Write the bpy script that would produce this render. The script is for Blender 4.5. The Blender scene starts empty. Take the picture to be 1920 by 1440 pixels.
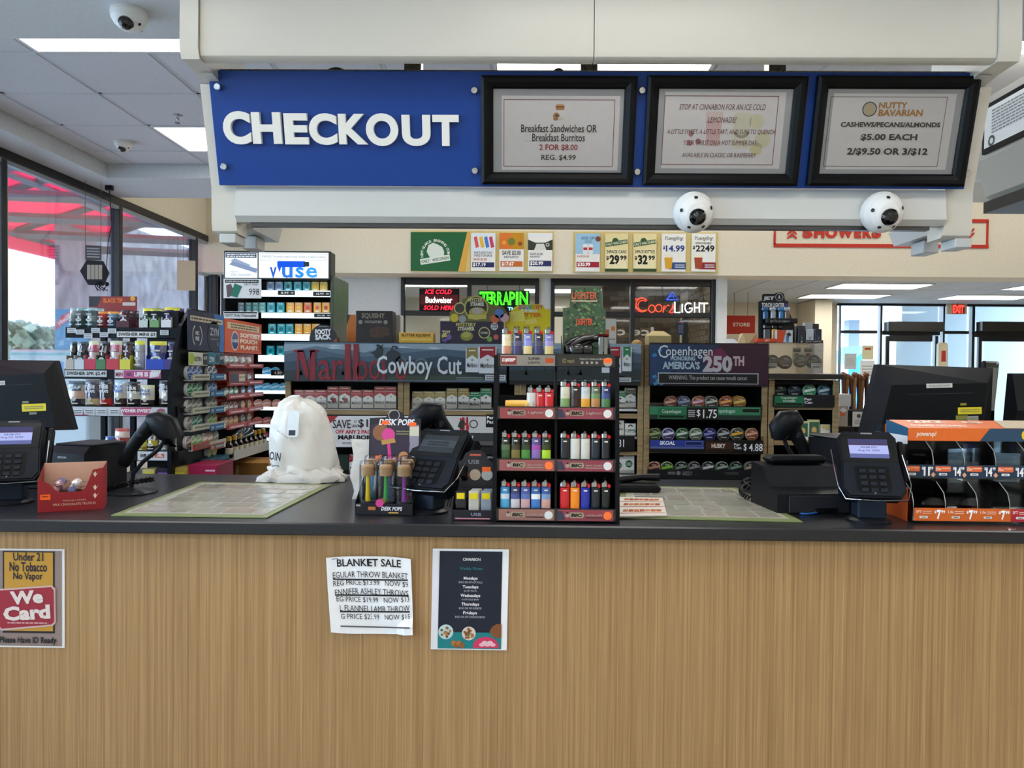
import bpy, math, random
from mathutils import Matrix, Vector
random.seed(7)
R = math.radians
scene = bpy.context.scene
C = scene.collection
# ---------------------------------------------------------------- camera
FPX = 1423.0
cam_d = bpy.data.cameras.new('camera'); cam = bpy.data.objects.new('camera', cam_d); C.objects.link(cam)
cam_d.sensor_fit = 'HORIZONTAL'; cam_d.sensor_width = 36.0; cam_d.lens = 36.0*FPX/1920.0
cam_d.clip_start = 0.05; cam_d.clip_end = 300
CP = Vector((0, 0, 1.48))
CR = Matrix.Rotation(R(0.8), 3, 'Z') @ Matrix.Rotation(R(90-1.0), 3, 'X') @ Matrix.Rotation(R(0.5), 3, 'Z')
cam.location = CP; cam.rotation_euler = CR.to_euler()
scene.camera = cam
# ---------------------------------------------------------------- world, exposure
world = bpy.data.worlds.new('sky'); scene.world = world; world.use_nodes = True
bg = world.node_tree.nodes['Background']
bg.inputs[0].default_value = (0.58, 0.78, 1.0, 1); bg.inputs[1].default_value = 8.5
sun_d = bpy.data.lights.new('sun', 'SUN'); sun_d.energy = 5.0; sun_d.angle = R(1.0); sun_d.color = (1, .95, .88)
sun = bpy.data.objects.new('sun', sun_d); C.objects.link(sun); sun.rotation_euler = (R(28), R(-22), 0)
vs = scene.view_settings
vs.view_transform = 'Standard'; vs.look = 'None'; vs.gamma = 1.0; vs.exposure = 0.4; vs.use_curve_mapping = False
cy = scene.cycles
cy.max_bounces = 6; cy.diffuse_bounces = 3; cy.glossy_bounces = 3; cy.transmission_bounces = 4; cy.transparent_max_bounces = 12; cy.caustics_reflective = False; cy.caustics_refractive = False
LAMP = 6.9        # strength of the ceiling panels
# ---------------------------------------------------------------- helpers: pixels of the 1920x1440 photograph to places
def ray(px, py):
    return CR @ Vector(((px-960.0)/FPX, -(py-720.0)/FPX, -1.0))
def at(px, py, Y):
    d = ray(px, py); return CP + d*((Y-CP.y)/d.y)
def atz(px, py, Z):
    d = ray(px, py); return CP + d*((Z-CP.z)/d.z)
def atx(px, py, X):
    d = ray(px, py); return CP + d*((X-CP.x)/d.x)
def frame(o, u, v):
    u = Vector(u).normalized(); v = Vector(v); v = (v-u*v.dot(u)).normalized(); n = u.cross(v)
    M = Matrix.Identity(4)
    for i in range(3): M[i][0] = u[i]; M[i][1] = v[i]; M[i][2] = n[i]; M[i][3] = o[i]
    return M
def onfr(px, py, M):
    n = Vector((M[0][2], M[1][2], M[2][2])); o = M.translation
    d = ray(px, py); p = CP + d*((o-CP).dot(n)/d.dot(n))
    q = M.inverted() @ p; return q.x, q.y
def facing(o):            # upright frame whose x runs along +X, facing the customer
    return frame(o, (1, 0, 0), (0, 0, 1))
def s2l(x): return x/12.92 if x <= .04045 else ((x+.055)/1.055)**2.4
_cc = {}
def col(c):
    if isinstance(c, tuple): return c
    if c not in _cc:
        h = c.lstrip('#')
        if len(h) == 3: h = ''.join(a+a for a in h)
        _cc[c] = tuple(s2l(int(h[i:i+2], 16)/255) for i in (0, 2, 4)) + (1.0,)
    return _cc[c]
# ---------------------------------------------------------------- materials
MATS = {}
def newmat(name):
    m = bpy.data.materials.new(name); m.use_nodes = True
    nt = m.node_tree; b = nt.nodes['Principled BSDF']; MATS[name] = m
    return m, nt, b
def link(nt, a, ao, b, bi): nt.links.new(a.outputs[ao], b.inputs[bi])
def colored(name, rough, metal=0.0, coat=0.0, spec=0.5, nscale=60, bump=0.0, rvar=0.06, cvar=0.05, trans=0.0):
    m, nt, b = newmat(name)
    at_ = nt.nodes.new('ShaderNodeAttribute'); at_.attribute_name = 'Col'
    tc = nt.nodes.new('ShaderNodeTexCoord')
    nz = nt.nodes.new('ShaderNodeTexNoise'); nz.inputs['Scale'].default_value = nscale; nz.inputs['Detail'].default_value = 3
    link(nt, tc, 'Object', nz, 'Vector')
    mr = nt.nodes.new('ShaderNodeMapRange'); mr.inputs[3].default_value = 1-cvar; mr.inputs[4].default_value = 1+cvar
    link(nt, nz, 'Fac', mr, 0)
    mx = nt.nodes.new('ShaderNodeMix'); mx.data_type = 'RGBA'; mx.blend_type = 'MULTIPLY'; mx.inputs[0].default_value = 1
    link(nt, at_, 'Color', mx, 6); link(nt, mr, 0, mx, 7); nt.links.new(mx.outputs[2], b.inputs['Base Color'])
    rr_ = nt.nodes.new('ShaderNodeMapRange'); rr_.inputs[3].default_value = max(.02, rough-rvar); rr_.inputs[4].default_value = rough+rvar
    link(nt, nz, 'Fac', rr_, 0); link(nt, rr_, 0, b, 'Roughness')
    b.inputs['Metallic'].default_value = metal; b.inputs['Coat Weight'].default_value = coat
    b.inputs['Specular IOR Level'].default_value = spec
    if bump:
        bp = nt.nodes.new('ShaderNodeBump'); bp.inputs['Strength'].default_value = bump; bp.inputs['Distance'].default_value = .002
        link(nt, nz, 'Fac', bp, 'Height'); link(nt, bp, 0, b, 'Normal')
    if trans: b.inputs['Transmission Weight'].default_value = trans
    return m
colored('paper', .75, spec=.25)
colored('print', .38, spec=.35)
colored('gloss', .16, coat=.4)
colored('plastic', .36, nscale=220, bump=.1, spec=.13)
colored('textured', .5, nscale=500, bump=.3, spec=.12)
colored('metal', .28, metal=1.0)
colored('chrome', .1, metal=1.0)
colored('paint', .6, nscale=120, bump=.1, cvar=.015, spec=.3)
colored('satin', .35, nscale=14, bump=.05, cvar=.02, spec=.4)
colored('cloth', .85, nscale=300, bump=.4)
colored('leafy', .7, nscale=3, cvar=.35)
def emit(name, k):
    m, nt, b = newmat(name)
    a = nt.nodes.new('ShaderNodeAttribute'); a.attribute_name = 'Col'
    e = nt.nodes.new('ShaderNodeEmission'); e.inputs[1].default_value = k
    link(nt, a, 'Color', e, 0); nt.links.new(e.outputs[0], nt.nodes['Material Output'].inputs[0])
emit('lamp', LAMP); emit('neon', 2.2); emit('screen', .8); emit('shelflight', 1.3); emit('lightbox', .95)
def clear(name, tint, gl, rough=.03):
    m, nt, b = newmat(name)
    g = nt.nodes.new('ShaderNodeBsdfGlossy'); g.inputs['Roughness'].default_value = rough
    t = nt.nodes.new('ShaderNodeBsdfTransparent'); t.inputs[0].default_value = tint
    lw = nt.nodes.new('ShaderNodeFresnel'); lw.inputs[0].default_value = 1.45
    ad = nt.nodes.new('ShaderNodeMath'); ad.operation = 'MULTIPLY_ADD'; ad.inputs[1].default_value = .8; ad.inputs[2].default_value = gl
    ad.use_clamp = True
    link(nt, lw, 0, ad, 0)
    mx = nt.nodes.new('ShaderNodeMixShader'); link(nt, ad, 0, mx, 0)
    nt.links.new(t.outputs[0], mx.inputs[1]); nt.links.new(g.outputs[0], mx.inputs[2])
    nt.links.new(mx.outputs[0], nt.nodes['Material Output'].inputs[0])
clear('glass', (.93, .96, .97, 1), .01)
clear('acrylic', (.86, .88, .88, 1), .03)
clear('smoke_acrylic', (.55, .57, .58, 1), .03)
clear('film', (.97, .97, .97, 1), .015, .12)
def noise_surface(name, c1, c2, scale, rough, stretch=(1, 1, 1), bump=0.0, detail=5, spec=.3, dist=.003, lo=.35, hi=.65):
    m, nt, b = newmat(name)
    tc = nt.nodes.new('ShaderNodeTexCoord'); mp = nt.nodes.new('ShaderNodeMapping'); mp.inputs['Scale'].default_value = stretch
    nz = nt.nodes.new('ShaderNodeTexNoise'); nz.inputs['Scale'].default_value = scale; nz.inputs['Detail'].default_value = detail
    cr = nt.nodes.new('ShaderNodeValToRGB'); cr.color_ramp.elements[0].color = col(c1); cr.color_ramp.elements[1].color = col(c2)
    cr.color_ramp.elements[0].position = lo; cr.color_ramp.elements[1].position = hi
    link(nt, tc, 'Object', mp, 'Vector'); link(nt, mp, 0, nz, 'Vector'); link(nt, nz, 'Fac', cr, 0); link(nt, cr, 0, b, 'Base Color')
    b.inputs['Roughness'].default_value = rough; b.inputs['Specular IOR Level'].default_value = spec
    if bump:
        bp = nt.nodes.new('ShaderNodeBump'); bp.inputs['Strength'].default_value = bump; bp.inputs['Distance'].default_value = dist
        link(nt, nz, 'Fac', bp, 'Height'); link(nt, bp, 0, b, 'Normal')
    return m, nt, b, cr, nz
# vertical-grain laminate: fine and broad streaks multiplied
m, nt, b, cr, nz = noise_surface('laminate', '#8f6d46', '#b39063', 1.0, .38, (190, 190, .9), detail=6, spec=.4, lo=.3, hi=.72)
mp2 = nt.nodes.new('ShaderNodeMapping'); mp2.inputs['Scale'].default_value = (420, 420, 5)
n2 = nt.nodes.new('ShaderNodeTexNoise'); n2.inputs['Scale'].default_value = 1; n2.inputs['Detail'].default_value = 2
tc = [n for n in nt.nodes if n.type == 'TEX_COORD'][0]
link(nt, tc, 'Object', mp2, 'Vector'); link(nt, mp2, 0, n2, 'Vector')
mr = nt.nodes.new('ShaderNodeMapRange'); mr.inputs[1].default_value = .3; mr.inputs[2].default_value = .7; mr.inputs[3].default_value = .86; mr.inputs[4].default_value = 1.1
link(nt, n2, 'Fac', mr, 0)
mx = nt.nodes.new('ShaderNodeMix'); mx.data_type = 'RGBA'; mx.blend_type = 'MULTIPLY'; mx.inputs[0].default_value = 1
link(nt, cr, 0, mx, 6); link(nt, mr, 0, mx, 7); nt.links.new(mx.outputs[2], b.inputs['Base Color'])
noise_surface('woodedge', '#85704f', '#a08862', 2.0, .45, (3, 3, 40), detail=4)
noise_surface('worktop', '#191a1e', '#202126', 220, .3, detail=3, spec=.5, bump=.04, dist=.0005)
noise_surface('wall_paint', '#ded5c0', '#e4dbc7', 40, .7, bump=.08)
noise_surface('soffit_paint', '#c9d0d6', '#d0d6db', 40, .7, bump=.08)
noise_surface('white_paint', '#d9dad8', '#dfe0de', 40, .7, bump=.08)
noise_surface('ceiling_tile', '#c6cbd4', '#d4d8df', 160, .9, bump=.3, dist=.002, detail=6)  # blue cast of the window daylight mixed into the tile colours
noise_surface('stone', '#756b70', '#b5a9ae', 5.0, .8, (1, 1, .6), bump=.8, dist=.05, detail=9, lo=.3, hi=.7)
noise_surface('floor_tile', '#aaa398', '#c0b9ad', 6, .3, spec=.4)
noise_surface('asphalt', '#8f9294', '#b4b8ba', 8, .9)
noise_surface('mat_laminate', '#a9a79b', '#bab8ac', 3, .3, spec=.45, detail=4)
m, nt, b = newmat('brick')
tc = nt.nodes.new('ShaderNodeTexCoord'); nz = nt.nodes.new('ShaderNodeTexNoise'); nz.inputs['Scale'].default_value = 9
at_ = nt.nodes.new('ShaderNodeAttribute'); at_.attribute_name = 'Col'
link(nt, tc, 'Object', nz, 'Vector')
mr = nt.nodes.new('ShaderNodeMapRange'); mr.inputs[3].default_value = .8; mr.inputs[4].default_value = 1.2; link(nt, nz, 'Fac', mr, 0)
mx = nt.nodes.new('ShaderNodeMix'); mx.data_type = 'RGBA'; mx.blend_type = 'MULTIPLY'; mx.inputs[0].default_value = 1
link(nt, at_, 'Color', mx, 6); link(nt, mr, 0, mx, 7); nt.links.new(mx.outputs[2], b.inputs['Base Color']); b.inputs['Roughness'].default_value = .85
# translucent awning cloth and plastic bag
def translucent(name, c, k, rough=.5):
    m, nt, b = newmat(name)
    b.inputs['Base Color'].default_value = col(c); b.inputs['Roughness'].default_value = rough
    t = nt.nodes.new('ShaderNodeBsdfTranslucent'); t.inputs[0].default_value = col(c)
    nz = nt.nodes.new('ShaderNodeTexNoise'); nz.inputs['Scale'].default_value = 18
    bp = nt.nodes.new('ShaderNodeBump'); bp.inputs['Strength'].default_value = .25; bp.inputs['Distance'].default_value = .004
    link(nt, nz, 'Fac', bp, 'Height'); link(nt, bp, 0, b, 'Normal')
    mx = nt.nodes.new('ShaderNodeMixShader'); mx.inputs[0].default_value = k
    nt.links.new(b.outputs[0], mx.inputs[1]); nt.links.new(t.outputs[0], mx.inputs[2]); nt.links.new(mx.outputs[0], nt.nodes['Material Output'].inputs[0])
translucent('awning', '#d81f48', .7); translucent('bag_film', '#f2f0ea', .3, .32)
# ---------------------------------------------------------------- text outlines
_tx = {}
def glyphs(s, bold, res=2):
    k = (s, bold, res)
    if k not in _tx:
        cu = bpy.data.curves.new('t', 'FONT'); cu.body = s; cu.resolution_u = res; cu.size = 1; cu.fill_mode = 'FRONT'; cu.dimensions = '2D'
        cu.offset = bold
        o = bpy.data.objects.new('t', cu); me = bpy.data.meshes.new_from_object(o)
        vs_ = [(v.co.x, v.co.y) for v in me.vertices]; fs = [tuple(p.vertices) for p in me.polygons]
        bpy.data.objects.remove(o); bpy.data.curves.remove(cu); bpy.data.meshes.remove(me)
        x0 = min(v[0] for v in vs_); x1 = max(v[0] for v in vs_); y0 = min(v[1] for v in vs_); y1 = max(v[1] for v in vs_)
        _tx[k] = ([((x-x0)/(x1-x0)-.5, (y-y0)/max(1e-6, y1-y0)-.5) for x, y in vs_], fs, (x1-x0)/max(1e-6, (y1-y0)))
    return _tx[k]
# ---------------------------------------------------------------- mesh builder
LZ = .0006
class MB:
    def __init__(s, M=None): s.v = []; s.f = []; s.c = []; s.M = M or Matrix.Identity(4)
    def add(s, pts, faces, c):
        n = len(s.v); M = s.M; c = col(c)
        for p in pts: s.v.append(M @ Vector(p))
        for f in faces: s.f.append(tuple(i+n for i in f)); s.c.append(c)
        return s
    def poly(s, pts, c): return s.add(pts, [tuple(range(len(pts)))], c)
    def box(s, x0, x1, y0, y1, z0, z1, c, b=0.0, cols=None):
        if b <= 0:
            P = [(x0, y0, z0), (x1, y0, z0), (x1, y1, z0), (x0, y1, z0), (x0, y0, z1), (x1, y0, z1), (x1, y1, z1), (x0, y1, z1)]
            s.add(P, [(0, 3, 2, 1), (4, 5, 6, 7), (0, 1, 5, 4), (1, 2, 6, 5), (2, 3, 7, 6), (3, 0, 4, 7)], c); return s
        b = min(b, .49*min(abs(x1-x0), abs(y1-y0), abs(z1-z0)))
        X = (x0, x1); Y = (y0, y1); Z = (z0, z1); P = []; ix = {}
        for i in (0, 1):
            for j in (0, 1):
                for k in (0, 1):
                    sx, sy, sz = (b if i == 0 else -b), (b if j == 0 else -b), (b if k == 0 else -b)
                    ix[i, j, k] = len(P)
                    P += [(X[i], Y[j]+sy, Z[k]+sz), (X[i]+sx, Y[j], Z[k]+sz), (X[i]+sx, Y[j]+sy, Z[k])]
        F = []
        def q(a, b_, c_, d): F.append((a, b_, c_, d))
        g = lambda i, j, k, a: ix[i, j, k]+a
        q(g(0,0,0,0), g(0,0,1,0), g(0,1,1,0), g(0,1,0,0)); q(g(1,0,0,0), g(1,1,0,0), g(1,1,1,0), g(1,0,1,0))
        q(g(0,0,0,1), g(1,0,0,1), g(1,0,1,1), g(0,0,1,1)); q(g(0,1,0,1), g(0,1,1,1), g(1,1,1,1), g(1,1,0,1))
        q(g(0,0,0,2), g(0,1,0,2), g(1,1,0,2), g(1,0,0,2)); q(g(0,0,1,2), g(1,0,1,2), g(1,1,1,2), g(0,1,1,2))
        for i in (0, 1):
            for j in (0, 1):
                a, b2, c2, d = g(i,j,0,0), g(i,j,1,0), g(i,j,1,1), g(i,j,0,1); q(*((a, d, c2, b2) if (i+j) % 2 == 0 else (a, b2, c2, d)))
            for k in (0, 1):
                a, b2, c2, d = g(i,0,k,0), g(i,1,k,0), g(i,1,k,2), g(i,0,k,2); q(*((a, b2, c2, d) if (i+k) % 2 == 0 else (a, d, c2, b2)))
        for j in (0, 1):
            for k in (0, 1):
                a, b2, c2, d = g(0,j,k,1), g(1,j,k,1), g(1,j,k,2), g(0,j,k,2); q(*((a, d, c2, b2) if (j+k) % 2 == 0 else (a, b2, c2, d)))
        for i in (0, 1):
            for j in (0, 1):
                for k in (0, 1):
                    t = (g(i,j,k,0), g(i,j,k,1), g(i,j,k,2)); F.append(t if (i+j+k) % 2 == 0 else t[::-1])
        return s.add(P, F, c)
    def prism(s, prof, axis, a0, a1, c, cend=None):      # prof: 2-D outline; axis 0: (y,z) outline along x, 1: (x,z) along y, 2: (x,y) along z
        n = len(prof)
        def P(u, v, a): return ((a, u, v), (u, a, v), (u, v, a))[axis]
        s.add([P(u, v, a0) for u, v in prof]+[P(u, v, a1) for u, v in prof], [(i, (i+1) % n, n+(i+1) % n, n+i) for i in range(n)], c)
        s.add([P(u, v, a0) for u, v in prof], [tuple(range(n))[::-1]], cend or c); s.add([P(u, v, a1) for u, v in prof], [tuple(range(n))], cend or c)
        return s
    def rev(s, prof, c, n=16, o=(0, 0, 0), ax='z', cols=None):     # prof: (r, h) pairs turned round an axis
        o = Vector(o); m = len(prof); P = []
        for r, h in prof:
            for i in range(n):
                a = 2*math.pi*i/n; x, y = r*math.cos(a), r*math.sin(a)
                P.append(o+Vector({'z': (x, y, h), 'y': (x, h, y), 'x': (h, x, y)}[ax]))
        for j in range(m-1):
            s.add([P[j*n+i] for i in range(n)]+[P[(j+1)*n+i] for i in range(n)], [(i, (i+1) % n, n+(i+1) % n, n+i) for i in range(n)], cols[j] if cols else c)
        if prof[0][0] > 1e-5: s.add(P[:n], [tuple(range(n))], cols[0] if cols else c)
        if prof[-1][0] > 1e-5: s.add(P[-n:], [tuple(range(n))], cols[-1] if cols else c)
        return s
    def tube(s, pts, r, c, n=6, close=False, flat=1.0):
        pts = [Vector(p) for p in pts]; P = []; m = len(pts); up = Vector((0, 0, 1))
        for i, p in enumerate(pts):
            d = (pts[(i+1) % m] if close or i < m-1 else p)-(pts[i-1] if close or i else p)
            d.normalize(); a = d.cross(up)
            if a.length < .05: a = d.cross(Vector((0, 1, 0)))
            a.normalize(); b = a.cross(d); rr_ = r[i] if isinstance(r, (list, tuple)) else r
            for k in range(n):
                t = 2*math.pi*k/n; P.append(p+a*(rr_*math.cos(t))+b*(rr_*flat*math.sin(t)))
        F = []
        for i in range(m if close else m-1):
            j = (i+1) % m
            for k in range(n): F.append((i*n+k, i*n+(k+1) % n, j*n+(k+1) % n, j*n+k))
        if not close: F += [tuple(range(n))[::-1], tuple(range((m-1)*n, m*n))]
        return s.add(P, F, c)
    def ball(s, o, rx, ry, rz, c, n=10, m=6, zmin=-1.0):
        P = []; o = Vector(o); F = []
        a0 = math.asin(max(-1, zmin))
        for j in range(m+1):
            a = a0+(math.pi/2-a0)*j/m
            for i in range(n):
                t = 2*math.pi*i/n; P.append(o+Vector((rx*math.cos(a)*math.cos(t), ry*math.cos(a)*math.sin(t), rz*math.sin(a))))
        for j in range(m):
            for i in range(n): F.append((j*n+i, j*n+(i+1) % n, (j+1)*n+(i+1) % n, (j+1)*n+i))
        return s.add(P, F, c)
    # flat graphics in the builder's own frame (x right, y up, z out); l is the layer
    def rect(s, x, y, w, h, c, l=1, sk=0.0):
        z = l*LZ; return s.poly([(x-w/2-sk, y-h/2, z), (x+w/2-sk, y-h/2, z), (x+w/2+sk, y+h/2, z), (x-w/2+sk, y+h/2, z)], c)
    def rr(s, x, y, w, h, r, c, l=1, n=3):
        z = l*LZ; P = []
        for cx, cy, a in ((x+w/2-r, y+h/2-r, 0), (x-w/2+r, y+h/2-r, 90), (x-w/2+r, y-h/2+r, 180), (x+w/2-r, y-h/2+r, 270)):
            for i in range(n+1): t = R(a+90*i/n); P.append((cx+r*math.cos(t), cy+r*math.sin(t), z))
        return s.poly(P, c)
    def disc(s, x, y, r, c, l=1, n=16, ry=None):
        z = l*LZ; return s.poly([(x+r*math.cos(2*math.pi*i/n), y+(ry or r)*math.sin(2*math.pi*i/n), z) for i in range(n)], c)
    def ring(s, x, y, r0, r1, c, l=1, n=20, a0=0, a1=360, k=1.0):
        z = l*LZ; P = []
        for i in range(n+1):
            t = R(a0+(a1-a0)*i/n); P += [(x+r0*math.cos(t), y+k*r0*math.sin(t), z), (x+r1*math.cos(t), y+k*r1*math.sin(t), z)]
        return s.add(P, [(2*i, 2*i+1, 2*i+3, 2*i+2) for i in range(n)], c)
    def pg(s, pts, c, l=1): return s.poly([(x, y, l*LZ) for x, y in pts], c)
    def line(s, x0, y0, x1, y1, w, c, l=1):
        dx, dy = x1-x0, y1-y0; d = math.hypot(dx, dy) or 1; nx, ny = -dy/d*w/2, dx/d*w/2
        return s.pg([(x0-nx, y0-ny), (x1-nx, y1-ny), (x1+nx, y1+ny), (x0+nx, y0+ny)], c, l)
    def border(s, x, y, w, h, t, c, l=1):
        s.rect(x, y+h/2-t/2, w, t, c, l); s.rect(x, y-h/2+t/2, w, t, c, l); s.rect(x-w/2+t/2, y, t, h, c, l); return s.rect(x+w/2-t/2, y, t, h, c, l)
    def text(s, t, x, y, w, h, c, l=2, bold=.012, it=0.0, rot=0.0, depth=0.0):      # fitted to a box w by h; w None keeps the type's own width
        V, F, asp = glyphs(t, bold); 
        if w is None: w = asp*h
        cr_, sr = math.cos(R(rot)), math.sin(R(rot)); z = l*LZ; P = []
        for a, b in V:
            px_, py_ = a*w+it*b*h, b*h; P.append((x+px_*cr_-py_*sr, y+px_*sr+py_*cr_, z+depth))
        s.add(P, F, c)
        return s
    def arc(s, t, x, y, r, a0, a1, h, c, l=2, bold=.02):      # letters round an arc, from angle a0 to a1 (degrees)
        n = len(t)
        for i, ch in enumerate(t):
            if ch == ' ': continue
            a = a0+(a1-a0)*(i+.5)/n; s.text(ch, x+r*math.cos(R(a)), y+r*math.sin(R(a)), None, h, c, l, bold, rot=a-90)
        return s
    def lines(s, x, y, w, h, n, c, l=2, seed=1):              # lines of tiny unreadable print
        rd = random.Random(seed)
        for i in range(n):
            yy = y+h/2-(i+.5)*h/n; xx = x-w/2
            while xx < x+w/2:
                ww = min(rd.uniform(.04, .14)*w, x+w/2-xx); s.rect(xx+ww/2, yy, ww, .5*h/n, c, l); xx += ww+.02*w
        return s
_names = {}
def mk(name, mb, mat, off=Vector((0, 0, 0)), smooth=None):
    me = bpy.data.meshes.new(name)
    me.from_pydata([tuple(v-off) for v in mb.v], [], mb.f)
    a = me.attributes.new('Col', 'FLOAT_COLOR', 'FACE')
    buf = []
    for c in mb.c: buf += c
    a.data.foreach_set('color', buf)
    me.materials.append(MATS[mat])
    if smooth:
        for p in me.polygons: p.use_smooth = True
        me.set_sharp_from_angle(angle=R(smooth))
    o = bpy.data.objects.new(name, me); C.objects.link(o); return o
def tag(o, label, cat, group=None, kind=None):
    if label: o['label'] = label
    if cat: o['category'] = cat
    if group: o['group'] = group
    if kind: o['kind'] = kind
    return o
def thing(name, label, cat, loc=(0, 0, 0), rz=0.0, group=None, rx=0.0, ry=0.0):
    o = bpy.data.objects.new(name, None); C.objects.link(o); o.empty_display_size = .05
    o.location = loc; o.rotation_euler = (rx, ry, rz); return tag(o, label, cat, group)
def part(name, mb, parent, mat='plastic', smooth=None, world=False, label=None, kind=None):
    o = mk(name, mb, mat, Vector(parent.location) if world else Vector((0, 0, 0)), smooth)
    o.parent = parent
    if label: o['label'] = label
    if kind: o['kind'] = kind
    return o
def subpart(name, mb, par, mat='plastic', smooth=None, world=False, label=None):
    off = Vector((0, 0, 0))
    if world:
        p = par
        while p: off += Vector(p.location); p = p.parent
    o = mk(name, mb, mat, off, smooth); o.parent = par
    if label: o['label'] = label
    return o
def single(name, mb, label, cat, mat='paper', group=None, smooth=None, kind=None):
    xs = [v.x for v in mb.v]; ys = [v.y for v in mb.v]; zs = [v.z for v in mb.v]
    off = Vector(((min(xs)+max(xs))/2, (min(ys)+max(ys))/2, min(zs)))
    o = mk(name, mb, mat, off, smooth); o.location = off; return tag(o, label, cat, group, kind)
def struct(name, mb, mat, label=None, smooth=None):
    o = mk(name, mb, mat, smooth=smooth); o['kind'] = 'structure'
    if label: o['label'] = label
    return o
def dup(o, loc, label=None, group=None, rz=None, parent=None):
    r = o.copy(); C.objects.link(r)
    if parent is None:
        r.location = loc
        if label: r['label'] = label
        if group: r['group'] = group
        if rz is not None: r.rotation_euler = (o.rotation_euler[0], o.rotation_euler[1], rz)
    else: r.parent = parent
    for ch in list(o.children): dup(ch, None, parent=r)
    return r
def ch(o, name, mesh_from, loc=(0, 0, 0)):        # a piece that shares its mesh
    r = bpy.data.objects.new(name, mesh_from); C.objects.link(r); r.parent = o; r.location = loc; return r
ORD = ['first', 'second', 'third', 'fourth', 'fifth', 'sixth', 'seventh', 'eighth', 'ninth', 'tenth', 'eleventh', 'twelfth', 'thirteenth', 'fourteenth', 'fifteenth', 'sixteenth']
# ================================================================ THE ROOM
XL, XR = -3.78, 11.0          # window wall, far side of the store
YH = 9.0                     # header wall with the price posters
g = MB(); g.box(XL-.2, XR, -5, 13.2, -.1, 0, '#999'); struct('floor', g, 'floor_tile', 'pale tiled store floor')
g = MB(); g.box(XL-.2, XR, -5.2, -5, 0, 3.2, '#ddd'); struct('wall_entrance', g, 'wall_paint')
g = MB(); g.box(XR, XR+.2, -5, 13.2, 0, 4.2, '#ddd'); struct('wall_right', g, 'wall_paint')
# window wall: sill, header and mullions as structure, panes as windows
MUL = [9.28, 8.70, 7.05, 5.46, 3.9, 2.3, .7, -.9, -2.5, -4.1]
ZS, ZT = .78, 2.98
g = MB(); g.box(XL-.15, XL, -5, 9.4, 0, ZS-.06, '#ddd'); struct('wall_left_sill', g, 'white_paint')
g = MB(); g.box(XL-.15, XL, -5, 7.0, ZT+.07, 4.2, '#ddd'); g.box(XL-.15, XL, 7.0, 9.4, ZT+.07, 4.2, '#ddd'); struct('wall_left_header', g, 'wall_paint')
wf = thing('window_frame_left', 'black aluminium frame of the tall store windows beside the displays', 'window frame', (XL, 4, ZS)); wf['kind'] = 'structure'; wf.name = 'window_1'
BLK = '#15161a'
g = MB(); g.box(XL-.1, XL+.03, -4.2, 9.36, ZT, ZT+.075, BLK, .008); g.box(XL-.02, XL+.02, -4.2, 9.36, ZT-.03, ZT, '#8d949c'); part('head_rail', g, wf, 'satin', world=True)
g = MB(); g.box(XL-.1, XL+.05, -4.2, 9.36, ZS-.06, ZS, BLK, .008); part('sill_rail', g, wf, 'satin', world=True)
for i, y in enumerate(MUL):
    g = MB(); g.box(XL-.06, XL+.025, y-.03, y+.03, ZS, ZT, BLK, .006); g.box(XL-.06, XL-.005, y+.03, y+.075, ZS, ZT, '#9aa3ab'); part('mullion', g, wf, 'satin', world=True)
    if i: 
        g = MB(); g.box(XL-.035, XL-.028, y+.03, MUL[i-1]-.03, ZS, ZT, '#fff'); part('pane', g, wf, 'glass', world=True)
# ceilings
ZC, ZB = 3.17, 2.95
YB, YS = 3.40, 6.27
g = MB(); g.box(XL, XR, -5, YB, ZB, 3.3, '#ccc'); struct('ceiling_bulkhead', g, 'soffit_paint', 'plain painted bulkhead above the counter')
g = MB(); g.box(XL, XR, YB, YS, ZC+.012, 3.3, '#ccc'); ceil = struct('ceiling', g, 'soffit_paint', 'suspended tile ceiling')
g = MB(); g.box(XL, XR, YS, 7.0, 3.05, 4.2, '#ccc'); struct('ceiling_soffit', g, 'soffit_paint', 'dropped soffit behind the tile ceiling')
g = MB(); g.box(XL, XL+.32, YB, YS, 3.05, 3.3, '#ccc'); struct('ceiling_soffit_edge', g, 'soffit_paint')
g = MB(); g.box(XL-.2, XR+.2, 6.9, 9.6, 4.2, 4.3, '#ccc'); struct('ceiling_high', g, 'white_paint', 'high ceiling in front of the header wall')
# tiles 0.61 m; lights take two cells
X0 = -2.62-.61*2; GX = [X0+.61*i for i in range(0, 20)]; GY = [4.06-.61, 4.06, 4.67, 5.28, 5.89]
lights = [(2, 0), (2, 3), (6, 1), (6, 3), (10, 0), (10, 2), (10, 3), (14, 1), (14, 3)]
lit = set()
for i, j in lights: lit |= {(i, j), (i+1, j)}
tile_me = None
gr = MB()
for j, y in enumerate(GY):
    y1 = min(y+.61, YS)
    for i, x in enumerate(GX[:-1]):
        if x < XL+.3: 
            xa = XL+.32
        else: xa = x
        if x+.61 > XR: continue
        if (i, j) in lit: continue
        if y1-y > .6 and xa == x and tile_me:
            ch(ceil, 'tile', tile_me, (x, y, 0)); continue
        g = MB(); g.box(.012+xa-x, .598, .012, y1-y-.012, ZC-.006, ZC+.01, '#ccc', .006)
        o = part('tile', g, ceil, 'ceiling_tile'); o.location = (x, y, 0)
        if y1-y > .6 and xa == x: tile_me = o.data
for x in GX: gr.box(x-.012, x+.012, YB, YS, ZC-.002, ZC+.012, '#b9bec6')
for y in GY[1:]: gr.box(XL+.3, XR, y-.012, y+.012, ZC-.002, ZC+.012, '#b9bec6')
part('grid_bars', gr, ceil, 'satin')
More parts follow.
